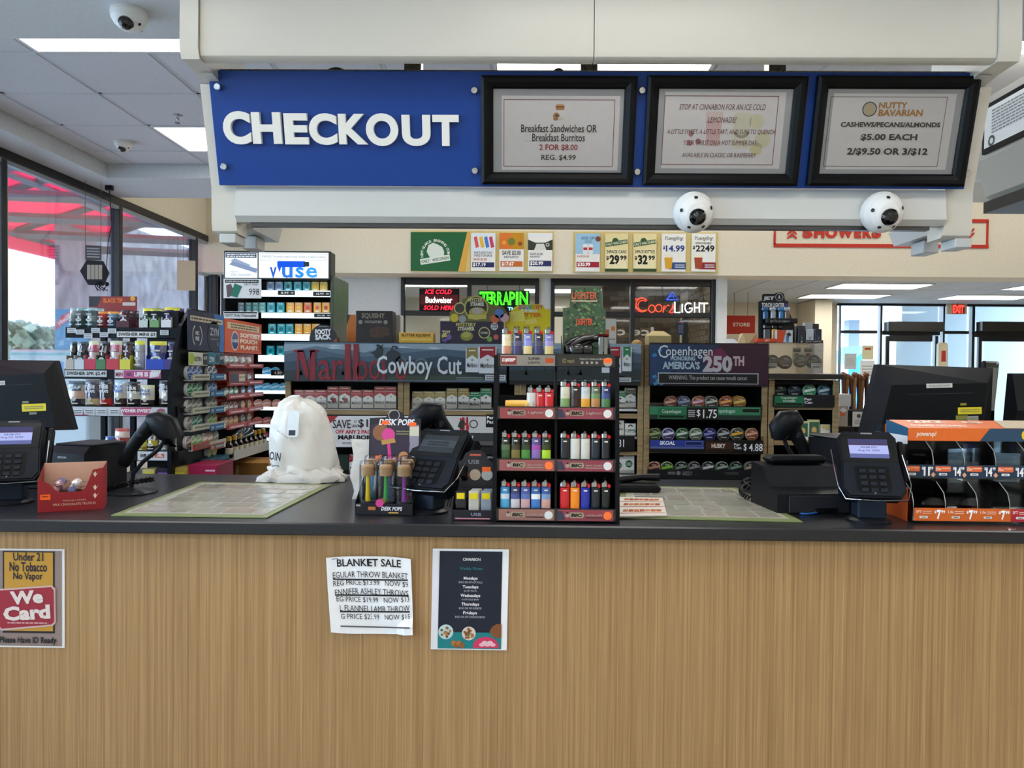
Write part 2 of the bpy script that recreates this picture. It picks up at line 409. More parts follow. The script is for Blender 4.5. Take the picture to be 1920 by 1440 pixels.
def panel_light(x0, x1, y0, y1, z, label, grp):
    t = thing('ceiling_light', label, 'light', ((x0+x1)/2, (y0+y1)/2, z), group=grp)
    w, d = (x1-x0)/2, (y1-y0)/2
    g = MB()
    for a, b, c_, d_ in ((-w, w, -d, -d+.02), (-w, w, d-.02, d), (-w, -w+.02, -d+.02, d-.02), (w-.02, w, -d+.02, d-.02)): g.box(a, b, c_, d_, -.012, .02, '#d8dade')
    part('frame', g, t, 'satin'); g = MB(); g.box(-w+.02, w-.02, -d+.02, d-.02, -.006, .01, '#fffaf2'); part('diffuser', g, t, 'lamp'); return t
LL = {(2, 0): 'long ceiling light cut off by the bulkhead above the window displays', (2, 3): 'ceiling light panel just left of the checkout sign'}
for i, j in lights:
    panel_light(GX[i]+.005, GX[i]+1.215, GY[j]+.005, GY[j]+.605, ZC, LL.get((i, j), 'flat ceiling light panel hidden above the overhead sign'), 'ceiling lights over the counter')
for x in (-2.4, -.2, 2.0, 4.2, 6.4):
    for y in (-3.2, -.9, 1.2): panel_light(x, x+1.2, y, y+.6, ZB-.003, 'flat ceiling light panel in the bulkhead over the shop floor', 'ceiling lights over the shop floor')
for x in (-2.6, -.6, 1.4, 3.4, 5.4): panel_light(x, x+1.2, 7.6, 8.2, 4.197, 'light panel in the high ceiling before the poster wall', 'ceiling lights in the high ceiling')
# header wall, piers, windows behind
ZH = at(1000, 514, YH).z
g = MB(); g.box(XL-.2, XR, YH, YH+.43, ZH, 4.2, '#ddd'); struct('wall_header', g, 'wall_paint', 'cream header wall above the rear windows')
YW = YH+.43
def px(x, Y, y=600): return at(x, y, Y).x
xa, xb, xc, xd, xe = px(752, YW), px(1010, YW), px(1032, YW), px(1340, YW), px(1376, YH)
g = MB(); g.box(XL-.2, xa, YW, YW+.2, 0, ZH, '#ddd'); g.box(xb, xc, YW, YW+.2, .75, ZH, '#ddd'); struct('wall_rear_pier', g, 'white_paint', 'white rear wall between the windows')
g = MB(); g.box(xd, xe, YW-.12, YW+.2, 0, ZH, '#ddd'); struct('wall_rear_column', g, 'white_paint', 'white pier at the corner of the rear windows')
g = MB(); g.box(xa, xd, YW, YW+.2, 0, .75, '#ddd'); struct('wall_rear_sill', g, 'white_paint')
def rear_window(n, x0, x1, split, label):
    t = thing('window_%d' % n, label, None, ((x0+x1)/2, YW, .75)); t['kind'] = 'structure'
    zt = ZH; zm = at(900, 588, YW).z; k = '#17171a'
    for a, b in ((x0, x0+.05), (x1-.05, x1), (split-.028, split+.028)):
        g = MB(); g.box(a, b, YW-.04, YW+.06, .75, zt, k, .006); part('stile', g, t, 'satin', world=True)
    for z0, z1 in ((zt-.085, zt), (zm-.03, zm+.03), (.75, .81)):
        g = MB(); g.box(x0+.05, x1-.05, YW-.035, YW+.055, z0, z1, k, .006); part('rail', g, t, 'satin', world=True)
    for a, b in ((x0+.05, split-.028), (split+.028, x1-.05)):
        for c_, d_ in ((.81, zm-.03), (zm+.03, zt-.085)):
            g = MB(); g.box(a, b, YW+.005, YW+.011, c_, d_, '#fff'); part('pane', g, t, 'glass', world=True)
rear_window(2, xa, xb, px(880, YW), 'black framed rear window with two neon signs')
rear_window(3, xc, xd, px(1185, YW), 'black framed rear window with red and white neon sign')
# room behind the rear windows: back wall, ceiling, brick return with single bricks
g = MB(); g.box(XL-.2, xe+.3, 12.6, 12.8, 0, 3, '#ccc'); struct('wall_back_room', g, 'wall_paint')
g = MB(); g.box(XL-.2, XL, YW, 12.8, 0, 3, '#ccc'); struct('wall_back_room_side', g, 'wall_paint')
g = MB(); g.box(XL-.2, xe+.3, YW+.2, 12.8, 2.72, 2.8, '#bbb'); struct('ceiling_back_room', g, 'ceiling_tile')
panel_light(-2.0, -.8, 10.6, 11.2, 2.719, 'ceiling light panel seen through the rear window with red sign', 'ceiling lights in the back room')
panel_light(.0, 1.2, 11.4, 12.0, 2.719, 'ceiling light panel deep in the room behind the rear windows', 'ceiling lights in the back room')
bw = MB(); YBK = 10.9; bx0, bx1 = px(1130, YBK), px(1275, YBK)
bw.box(bx0, bx1, YBK, YBK+.2, 0, 2.72, '#6e5f50'); brk = struct('wall_brick', bw, 'brick', 'tan brick wall behind the rear window')
vb = MB()
protos = [None]*4
tones = ['#8a6f52', '#7a6048', '#957a5c', '#6b5340']
zz = 1.38; row = 0
while zz < 2.70:
    xx = bx0-(.11 if row % 2 else 0)
    while xx < bx1-.02:
        a, b = max(xx, bx0), min(xx+.205, bx1)
        if b-a > .03:
            k = random.randrange(4)
            if b-a > .2:
                if protos[k] is None:
                    g = MB(); g.box(0, .2, YBK-.012, YBK, 0, .062, tones[k]); o = part('brick', g, brk, 'brick'); protos[k] = o.data; o.location = (a, 0, zz)
                else: ch(brk, 'brick', protos[k], (a, 0, zz))
            else:
                g = MB(); g.box(a, b-.008, YBK-.012, YBK, zz, zz+.062, tones[k]); part('brick', g, brk, 'brick')
        xx += .215
    zz += .074; row += 1
# brick return on the right of the back room with a dark door
g = MB(); g.box(px(1338, YW), px(1338, YW)+.05, YW+.2, YBK, 0, 2.72, '#8a6f52'); wbr = struct('wall_brick_return', g, 'brick', 'tan brick return wall beside the dark back-room door')
pm = None; zz = 1.3; row = 0; xw = px(1338, YW)
while zz < 2.7:
    yy = YW+.25+(.11 if row % 2 else 0)
    while yy < YBK-.2:
        if pm is None:
            g = MB(); g.box(xw-.012, xw, 0, .2, 0, .062, '#a2876a'); o = part('brick', g, wbr, 'brick'); pm = o.data; o.location = (0, yy, zz)
        else: ch(wbr, 'brick', pm, (0, yy, zz))
        yy += .215
    zz += .074; row += 1
dz = px(1280, YBK-.05)
g = MB(); d1 = px(1338, YBK); g.box(dz, dz+.05, YBK-.06, YBK, 0, 2.45, '#1a1a1c'); g.box(d1-.05, d1, YBK-.06, YBK, 0, 2.45, '#1a1a1c'); g.box(dz, d1, YBK-.06, YBK, 2.4, 2.45, '#1a1a1c'); g.box(dz+.05, d1-.05, YBK-.03, YBK-.01, 0, 2.4, '#2b2c2e'); struct('door_1', g, 'satin', 'dark framed door at the end of the brick wall')
# lobby to the right behind the header wall
ZL = 2.66; YF = 13.0
g = MB(); g.box(xe, XR, YW, YF+.2, ZL+.012, ZL+.1, '#ccc'); lob = struct('ceiling_lobby', g, 'soffit_paint', 'low tiled ceiling of the entrance lobby')
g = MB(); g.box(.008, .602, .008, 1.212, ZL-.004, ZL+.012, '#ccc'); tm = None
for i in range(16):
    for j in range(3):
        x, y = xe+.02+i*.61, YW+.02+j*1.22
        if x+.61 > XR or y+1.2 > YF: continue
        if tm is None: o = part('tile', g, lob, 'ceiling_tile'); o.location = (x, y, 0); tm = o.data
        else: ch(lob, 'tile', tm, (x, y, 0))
for (x0, y0, x1, y1), lb in (((1535, 540, 1640, 530), 'nearest lobby ceiling light, beyond the header wall'), ((1465, 563, 1548, 550), 'lobby ceiling light partly behind the torch lighter display'), ((1708, 566, 1838, 552), 'lobby ceiling light above the exit sign'), ((1862, 542, 1960, 532), 'lobby ceiling light at the edge of the picture')):
    a = atz(x0, y0, ZL); b = atz(x1, y1, ZL); yy = max(YW+.1, min(a.y, b.y)); panel_light(a.x+.05, a.x+1.25, yy, yy+.6, ZL-.008, lb, 'ceiling lights in the lobby')
xs0 = px(1570, YF); 
g = MB(); g.box(xe-.1, xs0, YF, YF+.2, 0, ZL, '#ddd'); struct('wall_lobby', g, 'wall_paint', 'cream lobby wall')
g = MB(); g.box(xe-.1, xe, YW+.2, YF, 0, ZL, '#ddd'); struct('wall_lobby_side', g, 'wall_paint')
g = MB(); ya = 12.2; g.box(px(1528, ya), px(1560, ya), ya, YF, 0, ZL, '#ddd'); struct('wall_lobby_column', g, 'wall_paint', 'cream column beside the storefront')
# storefront: black frame, panes, two doors
sf = thing('window_4', 'black framed glass storefront with two entrance doors', None, (xs0, YF, 0)); sf['kind'] = 'structure'
def P(x, y): return at(x, y, YF)
def bar(x0, x1, y0, y1, d=.05, nm='stile', yo=0.0, c='#101113'):
    a, b = P(x0, y1), P(x1, y0); g = MB(); g.box(min(a.x, b.x), max(a.x, b.x), YF-d+yo, YF+d+yo, min(a.z, b.z), max(a.z, b.z), c, .006); return part(nm, g, sf, 'satin', world=True)
YBOT = 915
for x0, x1 in ((1569, 1576), (1643, 1653), (1760, 1770), (1814, 1826), (1936, 1950)): bar(x0, x1, 569, YBOT)
bar(1569, 2400, 566, 573, .055, 'rail'); bar(1576, 1643, 620, 625, nm='rail'); bar(1770, 1814, 621, 626, nm='rail'); bar(1653, 1760, 621, 628, nm='rail'); bar(1826, 1936, 622, 632, nm='rail')
for i, (x0, x1) in enumerate(((1653, 1760), (1826, 1936))):
    for a, b in ((x0+2, x0+14), (x1-13, x1-2)): bar(a, b, 630, YBOT, .03, 'door_stile', c='#131315')
    bar(x0+14, x1-13, 628, 640, .03, 'door_rail', c='#131315'); bar(x0+2, x1-2, 605, 622, .09, 'door_closer', -.12, '#2b2721')
for x0, x1, y0, y1 in ((1576, 1643, 573, 620), (1576, 1643, 625, YBOT), (1653, 1760, 573, 621), (1667, 1747, 640, YBOT), (1770, 1814, 573, 621), (1770, 1814, 626, YBOT), (1826, 1936, 573, 622), (1840, 1923, 640, YBOT)):
    a, b = P(x0, y1), P(x1, y0); g = MB(); g.box(a.x, b.x, YF-.004, YF+.004, max(.02, a.z), b.z, '#fff'); part('pane', g, sf, 'glass', world=True)
g = MB(); g.box(px(1946, YF), XR, YF, YF+.2, 0, ZL, '#ddd'); struct('wall_storefront_end', g, 'wall_paint')
g = MB(); g.box(xe-.2, XR+.2, YF, YF+.2, ZL, 4.2, '#ddd'); struct('wall_storefront_header', g, 'wall_paint')
# pale outside wall beyond the doors; enclosing roof added to shade it
vx = P(1768, 600).x
g = MB(); g.box(vx, XR+.2, 15.6, 15.8, 0, 3.0, '#ddd'); g.box(vx-.1, vx, 14.4, 15.8, 0, 3.0, '#ddd'); struct('wall_vestibule', g, 'soffit_paint', 'pale shaded vestibule wall outside the doors')
g = MB(); g.box(vx-.1, XR+.2, 13.2, 15.8, 3.0, 3.1, '#ddd'); struct('ceiling_vestibule', g, 'soffit_paint')
# ================================================================ OVERHEAD SIGN
SX0, SX1 = -1.108, 1.574
SB = Vector(((SX0+SX1)/2, 2.75, at(1110, 351, 2.75).z)); ST = Vector((SB.x, 2.65, at(1110, 134, 2.65).z))
SM = frame((SB+ST)/2, (1, 0, 0), ST-SB); SH = (ST-SB).length; SW = SX1-SX0
sg = thing('checkout_sign', 'long blue board with raised white CHECKOUT letters over the counter', 'sign', tuple(SB))
g = MB(SM); g.box(-SW/2, SW/2, -SH/2, SH/2, -.012, 0, '#053a8a', .002); part('board', g, sg, 'print', world=True)
def S(x, y): return onfr(x, y, SM)
TX = 'CHECKOUT'
LP = [(422, 473, 209, 271), (476, 530, 211, 270), (536, 580, 213, 271), (582, 634, 213, 272), (637, 691, 214, 271), (688, 748, 213, 274), (755, 808, 216, 274), (812, 861, 216, 274)]
def raised(mb, t, x, y, w, h, c, z0, z1, bold=.03):
    V, F, asp = glyphs(t, bold, 6); n = len(V)
    P_ = [(x+a*w, y+b*h, z1) for a, b in V]+[(x+a*w, y+b*h, z0) for a, b in V]
    cnt = {}
    for f in F:
        for i in range(len(f)):
            e = (f[i], f[(i+1) % len(f)]); cnt[e] = 1
    side = [(e[1], e[0], e[0]+n, e[1]+n) for e in cnt if (e[1], e[0]) not in cnt]
    mb.add(P_, list(F), c); mb.add(P_, side, c)
for c_, (x0, x1, y0, y1) in zip(TX, LP):
    a = S(x0, (y0+y1)/2); b = S(x1, (y0+y1)/2); t = S((x0+x1)/2, y0); u = S((x0+x1)/2, y1)
    g = MB(SM); raised(g, c_, (a[0]+b[0])/2, (t[1]+u[1])/2, b[0]-a[0], t[1]-u[1], '#e9e9e4', .002, .02, .045); part('letter', g, sg, 'satin', world=True, label='raised white letter '+c_)
for x, y in ((410, 163), (422, 312), (890, 170), (891, 320), (1203, 170), (1194, 322), (1517, 172), (1510, 324), (1830, 173), (1811, 325)):
    if x in (1517, 1510): continue
    q = S(x, y); g = MB(SM @ Matrix.Translation((q[0], q[1], 0))); g.rev([(.012, 0), (.012, .014), (.010, .017), (0, .017)], '#c9ccd0', 16); part('standoff_bolt', g, sg, 'metal', world=True, smooth=40)
# fascia carcass
fa = thing('overhead_fascia', 'grey white metal canopy holding the checkout sign above the counter', 'canopy', ((SX0+SX1)/2, 2.85, 2.0))
GW = '#cfccc2'
def yz(px_, py_, Y): p = at(px_, py_, Y); return (Y, p.z)
zt1 = at(960, 112, 2.51).z
up = [(2.50, 2.70), (2.497, zt1+.025), (2.503, zt1+.008), (2.515, zt1), (2.545, zt1), (2.56, zt1+.012), (2.56, 2.70)]
def beam(prof, x0, x1, nm, c=GW):
    g = MB(); g.prism(prof, 0, x0, x1, c); return part(nm, g, fa, 'satin', world=True, smooth=35)
xm = px(1114, 2.5, 60); eL, eR = px(340, 2.5, 60), px(1912, 2.5, 60); iL, iR = px(374, 2.5, 60), px(1871, 2.5, 60)
beam(up, iL+.002, xm-.0015, 'upper_beam'); beam(up, xm+.0015, iR-.002, 'upper_beam')
zl0, zl1 = at(960, 417, 2.76).z, at(960, 352, 2.77).z
low = [(2.775, zl1), (2.765, zl0+.02), (2.785, zl0), (2.84, zl0+.004), (2.84, zl1)]
beam(low, SX0+.052, SX1-.052, 'lower_beam', '#c4c6c4')
g = MB(); g.box(SX0+.1, SX1-.1, 2.79, 2.82, zl0-.014, zl0+.002, '#3a3a3a'); part('cable_tray', g, fa, 'satin', world=True)
# end panels: outline in y-z, bulging forward at the top
zb = at(420, 432, 2.74).z; zk = at(385, 125, 2.56).z
endp = [(2.49, 2.775), (2.485, zt1+.03), (2.50, zt1-.005), (2.60, zk), (2.645, zk-.01), (2.735, zb+.03), (2.75, zb+.005), (2.78, zb), (2.95, zb), (2.95, 2.775)]
endc = [(2.49, 2.705), (2.486, zt1+.03), (2.50, zt1-.005), (2.60, zk), (2.68, zk-.01), (2.9, zk-.01), (2.9, 2.705)]
beam(endc, eL, iL, 'end_cap'); beam(endc, iR, eR, 'end_cap')
inn = [(2.685, zk-.012), (2.785, SB.z), (2.788, zb+.03), (2.796, zb+.008), (2.81, zb), (2.9, zb), (2.9, zk-.012)]
beam(inn, px(367, 2.65, 140), SX0+.05, 'end_panel'); beam(inn, SX1-.05, px(1872, 2.65, 140), 'end_panel')
inn2 = [(2.60, zt1-.01), (2.664, zk-.012), (2.95, zk-.012), (2.95, zt1)]
beam(inn2, iL, SX0-.004, 'end_cheek', '#c6c8c6'); beam(inn2, SX1+.004, iR, 'end_cheek', '#c6c8c6')
for sx in (-1, 1):
    xx = SX0+.012 if sx < 0 else SX1+.03
    g = MB(); g.box(xx-.03, xx+.03, 2.8, 2.9, zb-.035, zb, '#b9bcbc', .003); part('bracket_foot', g, fa, 'satin', world=True)
    g = MB(); g.box(xx-.03, xx+.03, 3.02, 3.12, zb-.02, zb+.03, '#b9bcbc', .003); part('bracket_foot', g, fa, 'satin', world=True)
    g = MB(); g.prism([(2.9, zl0+.04), (2.9, zl0-.005), (3.2, zl0-.005), (3.25, zl0+.06)], 0, xx-.02 if sx < 0 else xx-.06, xx+.06 if sx < 0 else xx+.02, '#bfc1c0'); part('support_arm', g, fa, 'satin', world=True)
for x in (775, 1104, 1455):
    g = MB(); xx = px(x, 2.72, 120); g.box(xx-.03, xx+.03, 2.70, 2.76, ST.z+.012, 2.7, '#4c483f', .003); part('hanger_post', g, fa, 'metal', world=True)
g = MB(); g.box(SX0+.03, SX1-.03, 2.67, 2.71, ST.z-.02, ST.z+.012, '#6b6555'); part('rear_rail', g, fa, 'metal', world=True)
for x0, x1, zz in ((1030, 1065, .03), (1225, 1330, .02), (600, 660, .03)):
    a = px(x0, 2.74, 120); b = px(x1, 2.74, 120); g = MB(); n = 9
    g.tube([(a+(b-a)*i/(n-1), 2.74, ST.z+.012+zz*math.sin(math.pi*i/(n-1))) for i in range(n)], .006, '#2d2b29'); part('cable', g, fa, 'plastic', world=True, smooth=60)
# framed notices standing on the sign
def notice(x0, x1, x2, x3, y0, y1, paper, label, draw):
    # x0,x1 top corners, x2,x3 bottom corners of the frame in the photograph
    c_ = [S(x0, y0), S(x1, y0), S(x3, y1), S(x2, y1)]
    cx = sum(p[0] for p in c_)/4; cy = sum(p[1] for p in c_)/4; w = ((c_[1][0]-c_[0][0])+(c_[2][0]-c_[3][0]))/2; h = ((c_[0][1]-c_[3][1])+(c_[1][1]-c_[2][1]))/2
    M = SM @ Matrix.Translation((cx, cy, .002)); t = thing('framed_notice', label, 'frame', tuple(M @ Vector((0, -h/2, 0))))
    fr = MB(M); b = .042
    prof = [(0, 0), (0, .022), (.010, .028), (.022, .026), (b-.006, .018), (b, .010), (b, 0)]
    def rail(pa, pb, na):     # outer edge from pa to pb, inward na
        d = (Vector(pb)-Vector(pa)).normalized(); na = Vector(na); P_ = []
        for q, s_ in ((pa, 1), (pb, -1)):
            for o_, z in prof: v = Vector(q)+na*o_+d*s_*o_; P_.append((v.x, v.y, z))
        n = len(prof); g2 = MB(M); g2.add(P_, [(i, i+1, n+i+1, n+i) for i in range(n-1)], '#0c0d0f'); part('frame_rail', g2, t, 'plastic', world=True)
    W, H = w/2, h/2
    rail((-W, -H), (W, -H), (0, 1)); rail((W, -H), (W, H), (-1, 0)); rail((W, H), (-W, H), (0, -1)); rail((-W, H), (-W, -H), (1, 0))
    g = MB(M); g.rect(0, 0, w-2*b+.004, h-2*b+.004, '#bfc3cb', 6); part('mount', g, t, 'paper', world=True)
    px0, px1, py0, py1 = paper; q = [onfr(x, y, M) for x, y in ((px0, py0), (px1, py0), (px1, py1), (px0, py1))]
    g = MB(M); g.rect((q[0][0]+q[2][0])/2, (q[0][1]+q[2][1])/2, q[1][0]-q[0][0], q[0][1]-q[3][1], '#fbf8fb', 8)
    def T(s, x, y, w, h, c='#222', l=12, **k): a = onfr(x, y, M); g.text(s, a[0], a[1], w*KX, h*KX, c, l, **k)
    KX = abs(onfr(1100, 240, M)[0]-onfr(1000, 240, M)[0])/100
    draw(g, T, M, KX, q); part('sheet', g, t, 'paper', world=True)
    g = MB(M); g.box(-W+b-.002, W-b+.002, -H+b-.002, H-b+.002, .0085, .0095, '#fff'); part('glazing', g, t, 'film', world=True)
def bordered(g, q, c, m=.012, t=.0022, l=9):
    g.border((q[0][0]+q[1][0])/2, (q[0][1]+q[2][1])/2, q[1][0]-q[0][0]-2*m, q[0][1]-q[3][1]-2*m, t, c, l)
def d1(g, T, M, K, q):
    bordered(g, q, '#7c2b3c'); a = onfr(1050, 202, M)
    g.rr(a[0], a[1]+.004, .03, .014, .006, '#d9a25e', 9); g.rect(a[0], a[1]+.0025, .032, .004, '#8b4a22', 10); g.rr(a[0], a[1]-.004, .03, .008, .003, '#c88a45', 10)
    a = onfr(1043, 218, M); g.disc(a[0], a[1], .012, '#c79255', 9); g.disc(a[0]+.002, a[1], .007, '#7a4a28', 10); g.rr(a[0]+.008, a[1]-.008, .036, .012, .005, '#e9e2d6', 10); g.disc(a[0]-.002, a[1]-.009, .009, '#b97c43', 11, ry=.006)
    T('Breakfast Sandwiches OR', 1048, 241, 142, 14); T('Breakfast Burritos', 1047, 258, 99, 14)
    T('2 FOR $8.00', 1047, 277, 72, 12, '#b3213f', bold=.02); T('REG. $4.99', 1047, 296, 65, 11)
def d2(g, T, M, K, q):
    bordered(g, q, '#7c2b3c'); a = onfr(1338, 232, M)
    g.pg([(a[0]-.03, a[1]+.04), (a[0]+.03, a[1]+.04), (a[0]+.022, a[1]-.075), (a[0]-.022, a[1]-.075)], '#f3dfe0', 9)
    g.pg([(a[0]-.028, a[1]+.01), (a[0]+.028, a[1]+.01), (a[0]+.022, a[1]-.074), (a[0]-.022, a[1]-.074)], '#eec6ca', 10); a = onfr(1390, 245, M)
    g.rr(a[0], a[1], .06, .12, .01, '#f3f1dc', 9); g.disc(a[0]+.05, a[1]+.03, .026, '#efecc9', 9); g.disc(a[0]+.075, a[1]-.03, .028, '#efebcb', 9); g.disc(a[0]+.055, a[1]-.062, .022, '#ebe4b4', 9)
    g.ring(a[0], a[1]+.004, .02, .03, '#b7ab98', 10, a0=200, a1=340); a = onfr(1292, 268, M); g.disc(a[0], a[1], .01, '#c98a96', 9); g.disc(a[0]+.03, a[1]+.005, .01, '#c98a96', 9); g.disc(a[0]+.004, a[1]+.03, .009, '#c98a96', 9)
    k = dict(bold=.0, it=.12); c = '#6d2a3a'
    T('STOP AT CINNABON FOR AN ICE COLD', 1354, 201, 159, 10, c, **k); T('LEMONADE!', 1353, 225, 52, 10, c, **k)
    T('A LITTLE SWEET, A LITTLE TART, AND SURE TO QUENCH', 1351, 248, 200, 9.5, c, **k); T('YOUR THIRST ON A HOT SUMMER DAY', 1349, 268, 138, 9, c, **k); T('AVAILABLE IN CLASSIC OR RASPBERRY', 1347, 291, 138, 8, c, **k)
def d3(g, T, M, K, q):
    bordered(g, q, '#2a2a2a', .01, .0018); a = onfr(1629, 205, M); g.ring(a[0], a[1], .021, .025, '#2a2a2a', 10); g.disc(a[0], a[1], .02, '#d8c7a6', 9)
    T('NUTTY', 1673, 198, 52, 11, '#c8842f', bold=.03); T('BAVARIAN', 1687, 212, 81, 12, '#c8842f', bold=.03)
    k = dict(bold=.035); T('CASHEWS/PECANS/ALMONDS', 1668, 234, 184, 9, '#2f2f28', **k); T('$5.00 EACH', 1665, 258, 105, 13, '#2f2f28', **k); T('2/$9.50 OR 3/$12', 1662, 285, 150, 14, '#2f2f28', **k)
notice(903, 1195, 903, 1184, 143, 346, (938, 1160, 180, 319), 'black framed notice about breakfast sandwiches and burritos', d1)
notice(1214, 1511, 1203, 1492, 143, 348, (1240, 1467, 173, 316), 'black framed notice about ice cold lemonade', d2)
notice(1530, 1827, 1510, 1808, 143, 349, (1552, 1782, 176, 318), 'black framed notice with nut prices, end of the sign', d3)
# second fascia along the right with framed certificates
f2 = thing('side_fascia', 'grey canopy box at the right edge carrying framed certificates', 'canopy', (2.6, 3.6, 2.3))
xF = 2.43; z0, z1, z2 = atx(1850, 200, xF).z, atx(1850, 290, xF).z, atx(1848, 372, xF).z
g = MB(); g.prism([(xF, z1+.3), (xF, z1-.02), (xF+.06, z2+.03), (xF+.1, z2), (xF+.6, z2), (xF+.6, z1+.32), (xF+.05, z1+.32)], 1, 2.6, 4.15, '#a9a69c'); part('body', g, f2, 'satin', world=True)
g = MB(); g.box(xF+.05, xF+.6, 2.6, 4.15, z2-.06, z2, '#3a3632'); part('underside', g, f2, 'plastic', world=True)
for k, (y0, y1) in enumerate(((3.62, 4.06), (3.12, 3.58))):
    M = frame((xF, (y0+y1)/2, (z0+z1)/2), (0, -1, 0), (0, 0, 1)); w, h = y1-y0, z0-z1
    t = thing('framed_certificate', ('framed white certificate nearest the sign end on the side canopy', 'framed white certificate cut by the picture edge')[k], 'frame', (xF, (y0+y1)/2, z1))
    g = MB(M); g.box(-w/2, w/2, -h/2, h/2, .002, .02, '#17171a', .003); part('frame', g, t, 'plastic', world=True)
    g = MB(M); g.rect(0, 0, w-.05, h-.05, '#dcdcd8', 36); g.lines(0, h*.08, w*.6, h*.5, 8, '#8a8a8a', 38, k); g.ring(-w*.3, -h*.3, .015, .028, '#555', 38); part('sheet', g, t, 'paper', world=True)
# dome cameras
def dome(loc, M, label, tilt, s=1.0):
    t = thing('dome_camera', label, 'camera', loc, group='white dome security cameras')
    M = M @ Matrix.Scale(s, 4)
    g = MB(M); g.rev([(.072, 0), (.074, .012), (.071, .03), (.058, .055), (.036, .072), (.0, .078)], '#e4e4e2', 24); part('housing', g, t, 'plastic', world=True, smooth=50)
    L = M @ Matrix.Rotation(tilt[0], 4, 'X') @ Matrix.Rotation(tilt[1], 4, 'Y')
    g = MB(L); g.rev([(.03, .06), (.03, .077), (.024, .088), (.012, .095), (0, .097)], '#0a0a0c', 20); part('lens_dome', g, t, 'gloss', world=True, smooth=60)
    for a in (20, 95, 170, 245, 300):
        q = M @ Matrix.Rotation(R(a), 4, 'Z') @ Matrix.Translation((.052, 0, .058)) @ Matrix.Rotation(R(48), 4, 'Y'); g = MB(q); g.disc(0, 0, .007, '#2a2a2a', 6, 10); part('screw_hole', g, t, 'plastic', world=True)
    return t
for x, y, lb in ((1299, 398, 'white dome camera under the lemonade notice'), (1650, 398, 'white dome camera under the nut price notice')):
    p = at(x, y, 2.765); M = frame(p, (1, 0, 0), (0, -.25, .97)); dome(tuple(p), M, lb, (R(10), R(2)))
p = atz(243, 22, ZB); dome(tuple(p), frame(p, (1, 0, 0), (0, -1, 0)), 'white dome camera on the bulkhead at the top of the picture', (R(-32), R(4)))
p = atz(232, 265, ZC); dome(tuple(p), frame(p, (1, 0, 0), (0, -1, 0)), 'small white dome camera on the tile ceiling near the windows', (R(-20), 0), .9)
p = atz(333, 214, ZC); sp = thing('sprinkler_head', 'chrome sprinkler head in the ceiling beside the sign', 'sprinkler', tuple(p))
g = MB(); g.rev([(.035, 0), (.035, -.006), (.01, -.01), (.008, -.035), (.004, -.045)], '#b9bcc2', 14); part('escutcheon', g, sp, 'metal', smooth=40)
g = MB(); g.rev([(.0, -.058), (.018, -.058), (.018, -.062), (0, -.062)], '#8e9096', 10); g.tube([(.01, 0, -.03), (.012, 0, -.058)], .002, '#8e9096'); g.tube([(-.01, 0, -.03), (-.012, 0, -.058)], .002, '#8e9096'); part('deflector', g, sp, 'metal')
# ================================================================ drawing in the photograph's pixels on a real plane
class PX:
    def __init__(s, M): s.M = M; s.g = MB(M)
    def q(s, x, y): return onfr(x, y, s.M)
    def k(s, x, y): return abs(s.q(x+10, y)[0]-s.q(x, y)[0])/10
    def rect(s, x0, x1, y0, y1, c, l=1):
        a, b = s.q(x0, y1), s.q(x1, y0); s.g.rect((a[0]+b[0])/2, (a[1]+b[1])/2, b[0]-a[0], b[1]-a[1], c, l); return s
    def box(s, x0, x1, y0, y1, z0, z1, c, b=0.0):
        p, q_ = s.q(x0, y1), s.q(x1, y0); s.g.box(p[0], q_[0], p[1], q_[1], z0, z1, c, b); return s
    def rr(s, x0, x1, y0, y1, r, c, l=1):
        a, b = s.q(x0, y1), s.q(x1, y0); s.g.rr((a[0]+b[0])/2, (a[1]+b[1])/2, b[0]-a[0], b[1]-a[1], r*s.k(x0, y0), c, l); return s
    def poly(s, pts, c, l=1): s.g.pg([s.q(x, y) for x, y in pts], c, l); return s
    def T(s, t, x0, x1, y0, y1, c='#111', l=3, **k):
        a, b = s.q(x0, y1), s.q(x1, y0); s.g.text(t, (a[0]+b[0])/2, (a[1]+b[1])/2, b[0]-a[0], b[1]-a[1], c, l, **k); return s
    def disc(s, x, y, r, c, l=1, ry=None, n=16):
        a = s.q(x, y); k = s.k(x, y); s.g.disc(a[0], a[1], r*k, c, l, n, ry and ry*k); return s
    def ring(s, x, y, r0, r1, c, l=1, **kw):
        a = s.q(x, y); k = s.k(x, y); s.g.ring(a[0], a[1], r0*k, r1*k, c, l, **kw); return s
    def lines(s, x0, x1, y0, y1, n, c, l=3, seed=1):
        a, b = s.q(x0, y1), s.q(x1, y0); s.g.lines((a[0]+b[0])/2, (a[1]+b[1])/2, b[0]-a[0], b[1]-a[1], n, c, l, seed); return s
    def border(s, x0, x1, y0, y1, t, c, l=1):
        a, b = s.q(x0, y1), s.q(x1, y0); s.g.border((a[0]+b[0])/2, (a[1]+b[1])/2, b[0]-a[0], b[1]-a[1], t*s.k(x0, y0), c, l); return s
    def curve(s, pts, w, c, l=1):
        for (a, b), (d, e) in zip(pts, pts[1:]):
            p, q_ = s.q(a, b), s.q(d, e); s.g.line(p[0], p[1], q_[0], q_[1], w*s.k(a, b), c, l)
        return s
def card(name, x0, x1, y0, y1, Y, label, cat, draw, bg='#eee', th=.002, mat='print', group=None, M=None):
    """A flat printed sheet or board standing at depth Y."""
    if M is None: M = facing(at((x0+x1)/2, (y0+y1)/2, Y))
    p = PX(M); p.box(x0, x1, y0, y1, -th, 0, bg); draw(p); return single(name, p.g, label, cat, mat, group)
